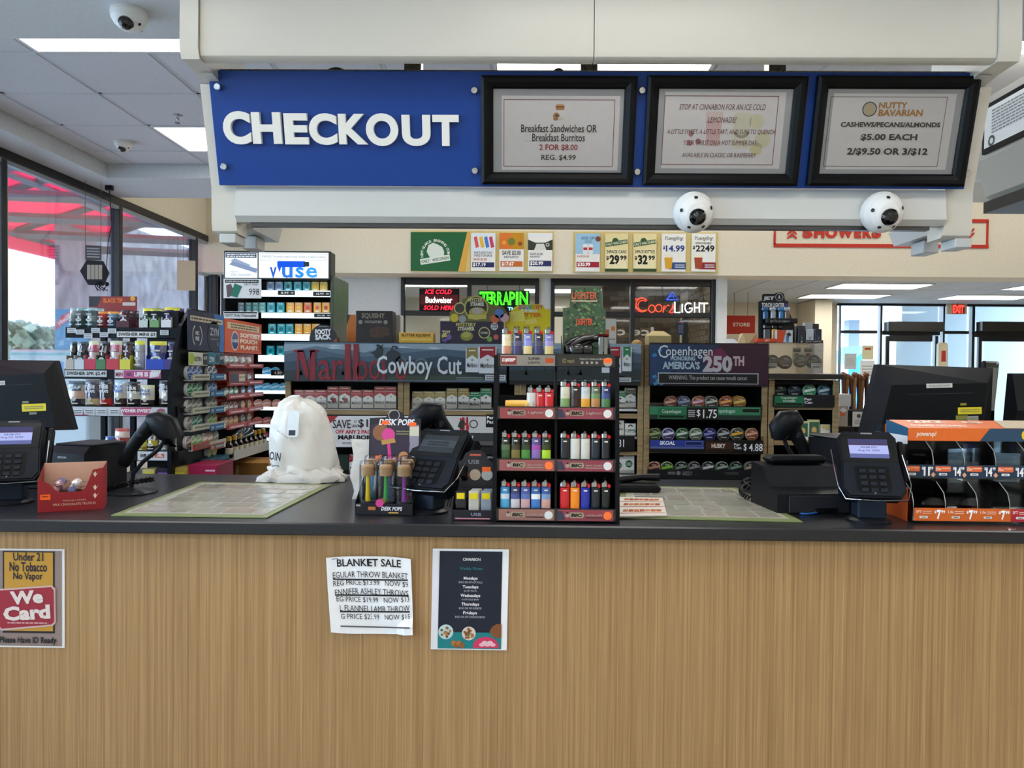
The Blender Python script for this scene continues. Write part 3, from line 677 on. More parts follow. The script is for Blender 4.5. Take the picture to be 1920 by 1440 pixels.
# ---------------------------------------------------------------- price posters on the header wall
GOLD = '#d8c483'
def b1(p):
    p.rect(860, 1037, 435, 508, GOLD, 1); p.poly([(770, 435), (876, 435), (859, 509), (770, 508)], '#23623a', 2); p.poly([(876, 435), (882, 435), (873, 509), (859, 509)], '#dda94a', 2)
    p.g.arc('NEW GLARUS BREWING CO.', *p.q(816, 476), 25*p.k(816, 476), 195, 0, 5*p.k(816, 476), '#e8efe6', 4)
    p.poly([(800, 472), (803, 460), (812, 455), (820, 458), (829, 463), (833, 472), (832, 482), (822, 488), (808, 486)], '#dfe7df', 3)
    a = p.q(816, 487); k = p.k(816, 487); p.g.text('ONLY   WISCONSIN', a[0], a[1], 52*k, 6*k, '#1e5a34', 6, .02, rot=9)
    u = 28*k; v = 5.5*k; c_, s_ = math.cos(R(9)), math.sin(R(9)); p.g.pg([(a[0]+x*c_-y*s_, a[1]+x*s_+y*c_) for x, y in ((-u, -v), (u, -v), (u, v), (-u, v))], '#e8efe6', 5)
card('poster_board', 770, 1038, 434, 509, YH-.012, 'long printed board with green brewery panel above the rear window', 'poster', b1, GOLD, .01)
card('poster_board', 1074, 1347, 436, 510, YH-.012, 'long gold printed board above the rear window, beside the showers sign', 'poster', lambda p: None, GOLD, .01)
def po(kind):
    def d(p):
        X0, X1, Y0, Y1 = p.b; w = X1-X0
        f = lambda u: X0+u*w
        if kind == 0:
            p.rect(X0, X1, Y0, Y0+34, '#dfe8f2', 2)
            for u, c in ((.2, '#d9584c'), (.42, '#e8b53c'), (.62, '#4a79c4'), (.82, '#c23a62')): p.poly([(f(u)-4, Y0+8), (f(u)+2, Y0+6), (f(u)+6, Y0+26), (f(u), Y0+28)], c, 3)
            p.T('THE TASTE THAT', f(.12), f(.88), Y0+35, Y0+39, '#35507c', 3); p.T('TAKES YOU BACK', f(.12), f(.88), Y0+40, Y0+44, '#35507c', 3); p.T('SAVE $2.00', f(.1), f(.65), Y0+47, Y0+52, '#c03737', 3); p.rect(f(.05), f(.95), Y0+55, Y0+64, '#2a2f5e', 3); p.T('$17.19', f(.08), f(.6), Y0+56, Y0+63, '#fff', 4, bold=.03)
        if kind == 1:
            p.rect(X0, X1, Y0, Y0+30, '#d9772c', 2); p.rect(f(.5), X1, Y0, Y0+30, '#c58a1e', 3); p.disc(f(.5), Y0+16, 7, '#6f7d34', 4); p.disc(f(.2), Y0+18, 4, '#e8a13c', 4); p.disc(f(.85), Y0+20, 4, '#8a4a1e', 4)
            p.T('SAVE $2.00', f(.12), f(.88), Y0+33, Y0+42, '#2b2b2b', 3, bold=.02); p.T('INSTANTLY', f(.2), f(.8), Y0+43, Y0+47, '#2b2b2b', 3); p.rect(f(.05), f(.95), Y0+53, Y0+63, '#c56a2c', 3); p.T('$17.67', f(.1), f(.6), Y0+54, Y0+62, '#fff', 4, bold=.03)
        if kind == 2:
            p.rect(X0, X1, Y0, Y0+8, '#e6e8ec', 2); p.poly([(X0, Y0+12), (f(.3), Y0+18), (f(.7), Y0+18), (X1, Y0+12), (X1, Y0+32), (X0, Y0+32)], '#333a30', 2); p.poly([(f(.35), Y0+20), (f(.65), Y0+20), (f(.75), Y0+32), (f(.25), Y0+32)], '#d8d9d2', 3); p.ring(f(.8), Y0+22, 2, 3.4, '#ddd', 3)
            p.T('SAVE $2.00', f(.08), f(.6), Y0+37, Y0+42, '#22305c', 3); p.T('INSTANTLY', f(.08), f(.5), Y0+43, Y0+46, '#22305c', 3); p.rect(f(.05), f(.95), Y0+52, Y0+62, '#2a2f5e', 3); p.T('$20.99', f(.08), f(.62), Y0+53, Y0+61, '#fff', 4, bold=.03)
        if kind == 3:
            p.rect(X0, X1, Y0, Y0+38, '#9cc6e2', 2); p.T('KICK OFF', f(.25), f(.8), Y0+6, Y0+11, '#23507c', 3); p.T('COLD', f(.38), f(.66), Y0+13, Y0+17, '#23507c', 3); p.rr(f(.3), f(.5), Y0+20, Y0+38, 2, '#e7e9ee', 4); p.rr(f(.52), f(.72), Y0+20, Y0+38, 2, '#e7e9ee', 4); p.rect(f(.32), f(.48), Y0+26, Y0+31, '#b33', 5); p.rect(f(.54), f(.7), Y0+26, Y0+31, '#b33', 5); p.disc(f(.92), Y0+10, 5, '#7a4430', 3)
            p.T('SAVE $1.00', f(.06), f(.55), Y0+41, Y0+45, '#b33', 3); p.rect(f(.04), f(.96), Y0+53, Y0+63, '#a32336', 3); p.T('$20.99', f(.08), f(.6), Y0+54, Y0+62, '#fff', 4, bold=.03)
        if kind in (4, 5):
            p.rect(X0, X1, Y0, Y1, '#e9dba6', 2); p.rect(f(.1), f(.9), Y0+30, Y1-6, '#f0e6bb', 3); p.rect(X0, X1, Y1-5, Y1, '#2f4a2a', 3); p.disc(f(.45), Y0+14, 6, '#2f5a3a', 3)
            a = p.q(f(.5), Y0+18); k = p.k(f(.5), Y0+18); p.g.text('ONLY WISCONSIN', a[0], a[1], 40*k, 5*k, '#f0eccc', 6, rot=9); c_, s_ = math.cos(R(9)), math.sin(R(9)); p.g.pg([(a[0]+x*k*c_-y*k*s_, a[1]+x*k*s_+y*k*c_) for x, y in ((-21, -4), (21, -4), (21, 4), (-21, 4))], '#2f5a3a', 5)
            p.T('24PACK CANS' if kind == 4 else '24PACK BOTTLES', f(.08), f(.92), Y0+31, Y0+37, '#23301f', 4, bold=.02); p.T('$', f(.06), f(.18), Y0+42, Y0+50, '#181818', 4, bold=.04); p.T('29' if kind == 4 else '32', f(.2), f(.62), Y0+40, Y0+58, '#181818', 4, bold=.05); p.T('99', f(.65), f(.93), Y0+41, Y0+50, '#181818', 4, bold=.04)
        if kind in (6, 7):
            p.T('Yuengling', f(.12), f(.88), Y0+5, Y0+14, '#25304c' if kind == 6 else '#3a2a2a', 3, it=.4, bold=0); p.rect(f(.3), X1, Y1-17, Y1-4, '#33507f' if kind == 6 else '#8f2630', 2)
            if kind == 7: p.T('NOW AVAILABLE!', f(.18), f(.82), Y0+16, Y0+20, '#332', 3)
            p.T('$', f(.06), f(.16), Y0+23, Y0+30, '#2c3f86' if kind == 6 else '#222', 3, bold=.03); p.T('14.99' if kind == 6 else '2249', f(.18), f(.95), Y0+22, Y0+34, '#2c3f86' if kind == 6 else '#222', 3, bold=.03)
            c = '#d9a531' if kind == 6 else '#a3472a'; p.poly([(f(.12), Y0+44), (f(.46), Y0+44), (f(.42), Y0+66), (f(.16), Y0+66)], c, 4); p.rect(f(.12), f(.46), Y0+40, Y0+45, '#efe6cf', 5); p.lines(f(.55), f(.95), Y1-14, Y1-6, 2, '#cfd6e6', 4)
    return d
PL = ['poster with coloured cans priced 17.19', 'orange topped poster priced 17.67', 'poster with a dark stadium priced 20.99', 'blue poster with two white cans priced 20.99', 'gold 24 pack cans poster priced 29.99', 'gold 24 pack bottles poster priced 32.99', 'white beer poster priced 14.99 with blue foot', 'white beer poster priced 22.49 with red foot']
for i, (x0, x1) in enumerate(((883, 929), (936, 982), (990, 1036), (1079, 1125), (1134, 1178), (1187, 1231), (1240, 1286), (1296, 1342))):
    y0 = 437 if i < 3 else 438; M = facing(at((x0+x1)/2, y0+35, YH-.03)); p = PX(M); p.b = (x0, x1, y0, y0+71)
    p.box(x0, x1, y0, y0+71, -.002, 0, '#ecece8'); po(i)(p); single('price_poster', p.g, PL[i], 'poster', 'print', 'price posters above the rear windows')
# showers sign on the header wall
M = facing(at(1650, 440, YH-.012)); ss = thing('showers_sign', 'red outlined wall sign reading SHOWERS and LIQUOR with arrows', 'sign', tuple(M.translation))
p = PX(M); RD = '#c23a2e'
for a in ((1451, 1854, 411, 415), (1451, 1854, 459, 463), (1451, 1455, 415, 459), (1850, 1854, 415, 459)): p.box(*a, -.012, 0, RD)
part('border', p.g, ss, 'paper', world=True)
for t, x0, x1, y0, y1 in (('S', 1505, 1524, 426, 446), ('H', 1527, 1546, 426, 446), ('O', 1548, 1570, 426, 446), ('W', 1571, 1600, 426, 446), ('E', 1602, 1615, 426, 446), ('R', 1618, 1634, 426, 446), ('S', 1635, 1652, 426, 446), ('L', 1684, 1696, 427, 447), ('I', 1700, 1704, 427, 447), ('Q', 1708, 1731, 427, 449), ('U', 1734, 1752, 427, 447), ('O', 1756, 1779, 427, 447), ('R', 1783, 1799, 427, 447)):
    p = PX(M); a, b = p.q(x0, y1), p.q(x1, y0); raised(p.g, t, (a[0]+b[0])/2, (a[1]+b[1])/2, b[0]-a[0], b[1]-a[1], RD, -.012, .004, .05); part('letter', p.g, ss, 'paper', world=True)
for x, up_ in ((1485, 1), (1818, -1)):
    p = PX(M)
    for dy in (0, 8):
        y = 432+dy if up_ > 0 else 444-dy
        p.poly([(x-9, y+5*up_), (x, y-1*up_-2*up_), (x+9, y+5*up_), (x+9, y+9*up_), (x, y+3*up_), (x-9, y+9*up_)][::1 if up_ > 0 else -1], RD, 1)
    part('arrow', p.g, ss, 'paper', world=True)
# ---------------------------------------------------------------- neon signs in the rear windows
def neon_text(p, t, x0, x1, y0, y1, c, w=1.6, l=2, bold=0.0, it=0): p.T(t, x0, x1, y0, y1, c, l, bold=bold, it=it)
YN = YW-.05
M = facing(at(823, 562, YN)); t = thing('beer_sign', 'red lit ice cold beer sign in the rear window', 'sign', tuple(at(823, 583, YN)), group='neon signs in the rear windows')
p = PX(M); p.box(786, 861, 541, 583, -.03, 0, '#26181a', .004); p.rect(788, 859, 553, 571, '#6f2a2c', 1); part('case', p.g, t, 'plastic', world=True)
p = PX(M); p.T('ICE COLD', 798, 847, 543, 551, '#ff2438', 3, bold=.015, it=.2); part('lettering', p.g, t, 'neon', world=True); p = PX(M); p.T('SOLD HERE', 795, 852, 573, 581, '#ff2438', 3, bold=.015, it=.2); part('lettering', p.g, t, 'neon', world=True)
p = PX(M); p.T('Budweiser', 798, 848, 557, 568, '#ffffff', 3, bold=.015); part('lettering', p.g, t, 'neon', world=True)
M = facing(at(945, 560, YN)); t = thing('beer_sign', 'green lit brewery sign hanging in the rear window', 'sign', tuple(at(945, 575, YN)), group='neon signs in the rear windows')
p = PX(M); p.box(897, 993, 545, 574, -.02, 0, '#13301a', .004); p.box(930, 990, 574, 584, -.02, -.002, '#10201c', .003); part('backing', p.g, t, 'plastic', world=True)
GRN = '#4dff2e'
p = PX(M)
for i, (c_, a, b) in enumerate(zip('TERRAPIN', (899, 912, 921, 932, 943, 955, 967, 974), (915, 922, 932, 943, 955, 966, 972, 990))): p.T(c_, a, b, 547, 572, GRN, 2, bold=.035)
for i, (c_, a, b) in enumerate(zip('TERRAPIN', (899, 912, 921, 932, 943, 955, 967, 974), (915, 922, 932, 943, 955, 966, 972, 990))): p.T(c_, a+2, b-2, 550, 570, '#1a8a12', 3, bold=.0)
part('lettering', p.g, t, 'neon', world=True)
p = PX(M); p.T('THE', 952, 972, 576, 582, '#7fe0ff', 3, bold=.03); part('lettering', p.g, t, 'neon', world=True)
for x in (915, 975):
    p = PX(M); p.curve([(x, 545), (x-2, 538), (x+1, 534)], .8, '#222', 0); part('chain', p.g, t, 'plastic', world=True)
M = facing(at(1260, 570, YN)); t = thing('beer_sign', 'neon sign with red script, white capitals and blue mountain', 'sign', tuple(at(1260, 590, YN)), group='neon signs in the rear windows')
def tubeline(g, p, pts, r, c): g.tube([M @ Vector((*p.q(x, y), .008)) for x, y in pts], r, c, 6)
p = PX(M); g = MB()
def arcp(cx, cy, rx, ry, a0, a1, n=10): return [(cx+rx*math.cos(R(a0+(a1-a0)*i/n)), cy-ry*math.sin(R(a0+(a1-a0)*i/n))) for i in range(n+1)]
RN = '#ff4630'
for pts in (arcp(1204, 572, 12, 13, 40, 320), arcp(1205, 573, 9, 10, 50, 300), arcp(1222, 579, 6, 7, 0, 360, 12), arcp(1235, 578, 6, 7, 0, 360, 12), [(1243, 586), (1245, 573), (1246, 580), (1249, 574), (1253, 572), (1255, 574)], [(1254, 586), (1259, 580), (1262, 571), (1263, 578), (1264, 584), (1260, 587), (1256, 586)], [(1193, 564), (1191, 560), (1195, 561), (1204, 558)]):
    tubeline(g, p, pts, .0055, RN)
part('script_tube', g, t, 'neon', world=True, smooth=60)
g = MB()
for pts in ([(1265, 566), (1265, 586), (1275, 586)], [(1279, 570), (1279, 586)], arcp(1291, 577, 7, 9, 50, 330)+[(1298, 578), (1292, 578)], [(1302, 567), (1302, 586)], [(1302, 577), (1311, 577)], [(1311, 567), (1311, 586)], [(1313, 569), (1327, 569)], [(1320, 569), (1320, 586)]): tubeline(g, p, pts, .008, '#ffffff')
part('capital_tube', g, t, 'neon', world=True, smooth=60)
g = MB(); tubeline(g, p, [(1250, 562), (1260, 548), (1272, 562), (1250, 562)], .006, '#2a55ff'); tubeline(g, p, [(1256, 557), (1260, 554), (1264, 558)], .005, '#2a55ff'); part('mountain_tube', g, t, 'neon', world=True, smooth=60)
g = MB()
for x in (1245, 1320): g.tube([at(x, 566, YN+.02), at(x-3, 540, YN+.02), at(x, 532, YN+.02)], .003, '#222')
part('hanger', g, t, 'plastic', world=True)
M = facing(at(1180, 620, YW-.002)); p = PX(M); a = p.q(1168, 621); k = p.k(1168, 621); p.g.text('Ice cold', a[0], a[1], -115*k, 16*k, '#b9b4a8', 1, .02); single('window_lettering', p.g, 'pale mirror-reversed lettering on the rear window glass', 'lettering', 'paper')
card('notice', 1269, 1283, 600, 628, YBK-.08, 'blue and white notice hanging by the back-room door', 'notice', lambda p: (p.rect(1271, 1281, 602, 606, '#c33', 1), p.lines(1271, 1281, 609, 624, 5, '#dde', 1)), '#36518a')
# exit sign and store sign in the lobby
M = facing(at(1795, 579, YF-.3)); t = thing('exit_sign', 'lit red exit sign under the lobby ceiling', 'sign', tuple(at(1795, 589, YF-.3)))
p = PX(M); p.box(1776, 1814, 570, 589, -.05, 0, '#cdbfa6', .01); p.rect(1785, 1809, 571, 588, '#8a2a24', 1); part('case', p.g, t, 'plastic', world=True)
p = PX(M); p.T('EXIT', 1786, 1808, 572, 587, '#ff3a30', 3, bold=.06); part('lettering', p.g, t, 'neon', world=True)
g = MB(); q = at(1795, 570, YF-.3); g.tube([q, (q.x, q.y, ZL)], .01, '#bbb'); part('stem', g, t, 'plastic', world=True)
card('store_sign', 1362, 1416, 592, 626, 11.2, 'red hanging sign reading STORE beyond the white pier', 'sign', lambda p: p.T('STORE', 1374, 1406, 605, 612, '#e9d9cf', 2, bold=.03), '#b5392c', .02, 'paper')
q = at(1389, 592, 11.2); g = MB(); g.tube([(q.x-.1, 11.2, q.z), (q.x-.1, 11.2, ZL)], .004, '#777'); g.tube([(q.x+.1, 11.2, q.z), (q.x+.1, 11.2, ZL)], .004, '#777'); single('sign_hanger', g, 'thin rods holding the red STORE sign', 'hanger', 'metal')
g = MB(); q = P(1752, 700); q0 = P(1750, 643); q1 = P(1766, 700)
g.rr
t = thing('wall_dispenser', 'beige wall dispenser beside the entrance door', 'dispenser', (q0.x+.08, YF-.14, q.z-.1)); g = MB(); g.box(q0.x, q1.x, YF-.2, YF-.07, q.z-.1, q0.z, '#cbbf9f', .03); part('body', g, t, 'plastic', world=True); g = MB(); g.box(q0.x+.03, q0.x+.1, YF-.205, YF-.2, q.z+.2, q.z+.38, '#a33'); part('sticker', g, t, 'print', world=True)
for x0, x1, y0, y1, lb, c in ((1583, 1606, 663, 692, 'grey notice sheet on the storefront glass', '#c4c8c8'), (1616, 1638, 648, 674, 'yellowish notice with red heading on the storefront glass', '#ddd8ae'), (1612, 1640, 676, 712, 'white notice with square mark on the storefront glass', '#dfe3e4')):
    card('door_notice', x0, x1, y0, y1, YF-.012, lb, 'notice', lambda p: p.lines(x0+4, x1-4, y0+8, y1-6, 4, '#a9a9a0', 1) if c != '#ddd8ae' else p.rect(x0+5, x1-5, y0+4, y0+8, '#b8452f', 1), c)
# ================================================================ OUTSIDE
g = MB(); g.box(-60, XL-.2, -20, 60, -.14, -.12, '#999'); g.box(XL-.2, 40, 13.2, 60, -.14, -.12, '#999'); struct('ground_outside', g, 'asphalt')
# stone clad pier of the neighbouring front, seen through the left panes
def leftX(px_, X): return atx(px_, 600, X)
XS = -7.6
stn = MB(); a = atx(103, 600, XS); stn.prism([(XS, a.y), (XS, a.y+8), (XS-.3, a.y+8), (XS-.1, a.y+.5)], 2, -.1, 4.2, '#aaa'); st = struct('wall_stone_outside', stn, 'stone', 'mottled grey stone wall outside the windows')
# awning: steel frame and red translucent cloth
aw = thing('awning', 'red cloth awning on grey steel beams outside the windows', 'awning', (XL-2, 7, 2.6))
YA0, YA1 = 3.0, 14.0
g = MB(); zA = 4.95
for k in range(7):
    y0 = YA0+k*1.5
    g.poly([(XL-.25, y0, zA), (XL-.25, y0+1.5, zA), (XL-4.3, y0+1.5, zA-1.25), (XL-4.3, y0, zA-1.25)], '#d22')
part('canopy_cloth', g, aw, 'awning', world=True)
g = MB(); g.poly([(XL-4.3, YA0, zA-1.25), (XL-4.3, YA1-.5, zA-1.25), (XL-4.32, YA1-.5, zA-1.62), (XL-4.32, YA0, zA-1.62)], '#d22'); part('valance', g, aw, 'awning', world=True)
for k in range(8):
    y0 = YA0+k*1.5; g = MB(); g.tube([(XL-.25, y0, zA-.06), (XL-4.3, y0, zA-1.31)], .06, '#6d7078', 4); part('rafter', g, aw, 'satin', world=True)
    g = MB(); g.tube([(XL-.25, y0, zA-1.5), (XL-4.3, y0, zA-1.36)], .07, '#74777f', 4); part('tie_beam', g, aw, 'satin', world=True)
for x, z in ((XL-1.6, zA-.45), (XL-3.0, zA-.9), (XL-4.28, zA-1.33)):
    g = MB(); g.tube([(x, YA0, z-.04), (x, YA1-.5, z-.04)], .05, '#7d8088', 4); part('purlin', g, aw, 'satin', world=True)
for y in (5.2, 13.2):
    g = MB(); g.box(XL-4.36, XL-4.2, y-.08, y+.08, -.1, zA-1.3, '#8a8d94'); part('post', g, aw, 'satin', world=True)
# ice merchandiser and vending front outside
t = thing('ice_chest', 'white and blue ice chest with red lettering outside the window', 'ice chest', (-6.4, 9.0, -.1))
YI = 7.9; M = facing(at(110, 650, YI)); a0 = at(18, 655, YI); a1 = at(165, 655, YI)
g = MB(); g.box(a0.x, a1.x, YI, YI+.8, -.1, a0.z, '#cfeef2', .02); part('cabinet', g, t, 'satin', world=True)
p = PX(M); p.rect(20, 163, 662, 666, '#7fd0da', 1); p.rect(108, 120, 678, 760, '#1f8fe0', 1); p.rect(30, 80, 666, 672, '#bfe4e8', 2); p.disc(113, 663, 6, '#3aa8b8', 3, ry=2); part('front_print', p.g, t, 'print', world=True)
p = PX(M); p.poly([(104, 655), (104, 612), (110, 598), (122, 588), (140, 582), (165, 580), (165, 655)], '#3aa3d8', 1); p.poly([(104, 620), (107, 604), (116, 592), (132, 584), (165, 580), (165, 592), (140, 596), (120, 606)], '#d4374a', 2)
a = p.q(122, 598); k = p.k(122, 598); p.g.text('Health', a[0], a[1], 30*k, 9*k, '#fff', 4, .03, rot=38)
for i, (x, y) in enumerate(((112, 640), (125, 630), (140, 642), (152, 625))): p.poly([(x, y), (x+8, y-3), (x+9, y+6), (x+1, y+9)], '#9fd8ee', 3)
p.box(104, 165, 580, 655, -.06, 0, '#3aa3d8'); part('topper', p.g, t, 'print', world=True)
# hedge trees, far left
for i, (x, y, s_, lb) in enumerate(((36, 642, 3.0, 'round grey green tree beside the window mullion'), (92, 645, 2.7, 'round grey green tree beside the stone wall'), (62, 652, 2.0, 'small bush between the two round trees'))):
    c0 = at(x, y, 27+3.5*i); t = thing('tree', lb, 'tree', (c0.x, c0.y, -.12), group='trees outside the left window')
    g = MB(); g.tube([(0, 0, 0), (.05, 0, c0.z+.1)], [.2, .12], '#5d4a3a'); part('trunk', g, t, 'leafy')
    rd = random.Random(i); g = MB()
    for k in range(420):
        a = rd.uniform(0, 6.28); e = math.asin(rd.uniform(-.8, 1)); r = .62*s_/2*rd.uniform(.75, 1.05)
        o = Vector((r*math.cos(e)*math.cos(a), r*math.cos(e)*math.sin(a), c0.z+.12+.75*r*math.sin(e))); n = Vector((rd.gauss(0, 1), rd.gauss(0, 1), rd.gauss(0, 1))).normalized(); u = n.orthogonal().normalized()*.17; v = n.cross(u)
        g.poly([o-u-v, o+u-v*.6, o+u+v, o-u*.5+v], rd.choice(['#6f7d6a', '#86927f', '#5b6a58', '#9aa395']))
    part('crown', g, t, 'leafy', kind='stuff')
# hanging open-style sign seen from behind, and a card on strings
t = thing('hanging_sign', 'dark hexagonal sign seen from behind, hanging in the window', 'sign', tuple(at(180, 540, 6.4)))
M = frame(at(178, 498, 6.4), (1, .25, 0), (.02, 0, 1)); p = PX(M)
hexa = [(150, 508), (163, 487), (194, 490), (205, 512), (194, 536), (165, 534)]; n = 6
P_ = [p.q(x, y) for x, y in hexa]; g = MB(M); g.prism([P_[i] for i in range(n-1, -1, -1)], 2, -.012, .004, '#33343a'); part('hexagon', g, t, 'plastic', world=True)
p = PX(M); p.box(160, 190, 461, 487, -.006, .003, '#4a4c52'); p.lines(163, 187, 464, 484, 4, '#a9adb2', 6, 5); part('text_plate', p.g, t, 'print', world=True)
for k in range(4):
    p = PX(M); x = 164+7.2*k; p.box(x, x+6.4, 497, 524, .004, .012, '#a8a79f', .003); part('battery_case' if 0 else 'tube_cover', p.g, t, 'plastic', world=True)
g = MB()
rd = random.Random(3)
for k in range(5): a = M @ Vector((*p.q(183+3*k, 528), .01)); g.tube([a, a+Vector((rd.uniform(-.03, .03), 0, -.04)), a+Vector((rd.uniform(-.05, .05), 0, -.08)), a+Vector((rd.uniform(-.03, .03), 0, -.05))], .004, '#16161a')
b = M @ Vector((*p.q(201, 533), .01)); g.ball(b, .02, .014, .02, '#16161a', 8, 5); part('cord_bundle', g, t, 'plastic', world=True)
q = atz(205, 348, 3.05); g = MB(); g.box(q.x-.03, q.x+.03, q.y-.02, q.y+.02, 3.01, 3.05, '#22242a', .004); part('ceiling_plug', g, t, 'plastic', world=True)
g = MB()
for x in (160, 189): a = M @ Vector((*p.q(x, 462), 0)); g.tube([a, (a.x, a.y, 3.05)], .0022, '#555')
a = M @ Vector((*p.q(199, 520), .01)); g.tube([a, a+Vector((.02, 0, .3)), (q.x+.02, q.y, 2.7), (q.x, q.y, 3.02)], .004, '#26262a'); part('strings', g, t, 'plastic', world=True)
t = thing('hanging_card', 'blank beige card hanging on strings in the window', 'card', tuple(at(350, 545, 8.3)))
M = frame(at(350, 516, 8.3), (1, .15, 0), (-.03, 0, 1)); p = PX(M); p.box(332, 366, 489, 544, -.01, 0, '#c9bda0'); part('card', p.g, t, 'paper', world=True)
g = MB()
for x in (333, 344): a = M @ Vector((*p.q(x, 489), 0)); g.tube([a, (a.x, a.y, 3.04)], .0025, '#555')
part('strings', g, t, 'plastic', world=True)
# ground-level white forecourt building beyond the storefront
g = MB(); a = at(1570, 600, 24); b = at(2050, 600, 24); g.box(a.x-2, b.x+3, 24, 24.3, -.1, at(1700, 660, 24).z, '#b9cbd0'); struct('wall_forecourt', g, 'white_paint')
t = thing('forecourt_canopy', 'pale fuel canopy outside the storefront', 'canopy', (b.x-4, 20, 0)); g = MB(); c0 = at(1580, 600, 20); c1 = at(1765, 600, 20)
g.prism([(c0.x-1, at(1580, 606, 20).z), (c1.x, at(1765, 585, 20).z), (c1.x, at(1765, 574, 20).z), (c0.x-1, at(1580, 592, 20).z)], 1, 19, 23, '#cfd3d3'); part('roof', g, t, 'satin', world=True)
for x in (1602, 1698, 1736): q = at(x, 600, 20); g = MB(); g.box(q.x-.14, q.x+.14, 20, 20.3, -.1, q.z, '#7c8288'); part('column', g, t, 'satin', world=True)
t = thing('vehicle', 'blue vehicle parked outside the storefront', 'vehicle', (at(1610, 680, 17).x, 17, -.1)); p = PX(facing(at(1610, 680, 17)))
g = MB(); q0 = at(1588, 640, 17); q1 = at(1650, 700, 17); g.prism([(q0.x, .2), (q1.x, .2), (q1.x, q1.z+.25), (q1.x-.1, q1.z+.55), (q0.x+.5, q1.z+.62), (q0.x, q1.z+.2)], 1, 16.9, 18.5, '#2f8fd0'); part('body', g, t, 'gloss', world=True)
for x in (q0.x+.25, q1.x-.25): g = MB(); g.rev([(.3, 16.86), (.32, 16.9), (.32, 17.1), (.3, 17.12)], '#1b1b1d', 16, (x, 0, .22), 'y'); part('wheel', g, t, 'plastic', world=True)
# ================================================================ COUNTER
YC, ZTOP = 2.12, at(960, 985, 2.12).z
YCB = 3.07
ct = thing('checkout_counter', 'long checkout counter fronted with pale vertical-grain wood laminate', 'counter', (.6, 2.6, 0))
g = MB(); g.box(-2.6, 4.0, YC+.03, YC+.055, 0, ZTOP-.036, '#b08'); part('front_panel', g, ct, 'laminate', world=True)
g = MB(); g.box(-2.6, 4.0, YC+.055, YCB-.05, .02, ZTOP-.036, '#333'); part('carcass', g, ct, 'plastic', world=True)
g = MB(); g.box(-2.65, 4.05, YC, YCB, ZTOP-.036, ZTOP, '#222', .004); wt = single('worktop', g, 'dark charcoal laminate worktop running across the checkout counter', 'worktop', 'worktop')
YP = YC+.028
def wecard(p):
    p.rect(-8, 116, 1033, 1210, '#8c7a74', 1); p.rect(6, 103, 1034, 1186, '#241f26', 2); p.rect(9, 100, 1036, 1182, '#b98b36', 3)
    k = dict(bold=.02); p.T('Under 21', 26, 82, 1036, 1051, '#1d2030', 5, **k); p.T('No Tobacco', 19, 89, 1054, 1071, '#1d2030', 5, **k); p.T('No Vapor', 26, 81, 1073, 1090, '#1d2030', 5, **k)
    p.poly([(-4, 1104), (98, 1097), (105, 1103), (106, 1167), (100, 1173), (4, 1182), (-3, 1176)], '#c9a9a4', 5); p.poly([(-1, 1107), (97, 1100), (102, 1106), (103, 1165), (98, 1170), (5, 1178), (0, 1173)], '#962c3a', 6)
    a = p.q(52, 1119); kk = p.k(52, 1119); p.g.text('We', a[0], a[1], 62*kk, 25*kk, '#d8c9c4', 8, .05, rot=4); a = p.q(52, 1148); p.g.text('Card', a[0], a[1], 88*kk, 27*kk, '#d8c9c4', 8, .05, rot=4); p.lines(16, 92, 1165, 1169, 1, '#c99', 8)
    p.T('Please Have ID Ready', 1, 107, 1194, 1208, '#1d1f26', 5, bold=.03)
card('age_notice', -12, 121, 1030, 1213, YP, 'yellow and red age limit poster taped to the counter front', 'poster', wecard, '#dcdad8', .001, 'print')
# creased blanket notice: a sheet with curl
M = facing(at(696, 1115, YP)); p = PX(M)
def sheet(name, x0, x1, y0, y1, curl, label, cat, mat, draw, c='#e6e6e8', n=10):
    M = facing(at((x0+x1)/2, (y0+y1)/2, YP)); p = PX(M); draw(p); base = MB(M)
    a, b = p.q(x0, y1), p.q(x1, y0)
    for i in range(n):
        for j in range(n):
            u0, u1 = a[0]+(b[0]-a[0])*i/n, a[0]+(b[0]-a[0])*(i+1)/n; v0, v1 = a[1]+(b[1]-a[1])*j/n, a[1]+(b[1]-a[1])*(j+1)/n
            base.poly([(u0, v0, 0), (u1, v0, 0), (u1, v1, 0), (u0, v1, 0)], c)
    q = base; q.v += p.g.v; m = len(base.f); off = len(base.v)-len(p.g.v); q.f += [tuple(i+off for i in f) for f in p.g.f]; q.c += p.g.c
    Mi = M.inverted(); W, H = b[0]-a[0], b[1]-a[1]
    for i, v in enumerate(q.v):
        l = Mi @ v; u, w = (l.x-(a[0]+b[0])/2)/W*2, (l.y-(a[1]+b[1])/2)/H*2; d = curl(u, w)
        q.v[i] = M @ Vector((l.x+d[0], l.y+d[1], l.z+d[2]))
    return single(name, q, label, cat, mat)
def blanket(p):
    k = dict(bold=.0); D = '#26262a'
    p.T('BLANKET SALE', 637, 755, 1047, 1060, D, 2, bold=.02)
    for i, (t, x0, x1, y0) in enumerate((('EGULAR THROW BLANKET', 628, 767, 1071), ('REG PRICE $13.99   NOW $9', 628, 767, 1087), ('ENNIFER ASHLEY THROWS', 630, 767, 1103), ('EG PRICE $19.99   NOW $13', 632, 768, 1120), ('L FLANNEL LAMB THROW', 637, 768, 1136), ('G PRICE $23.99   NOW $15', 638, 768, 1152))):
        p.T(t, x0, x1, y0, y0+9.5, D, 2, **k)
        if i % 2 == 0: p.rect(x0, x1, y0+11, y0+12, D, 2)
    p.rect(636, 768, 1174, 1175, '#555', 2); p.rect(628, 640, 1044, 1045, '#555', 2)
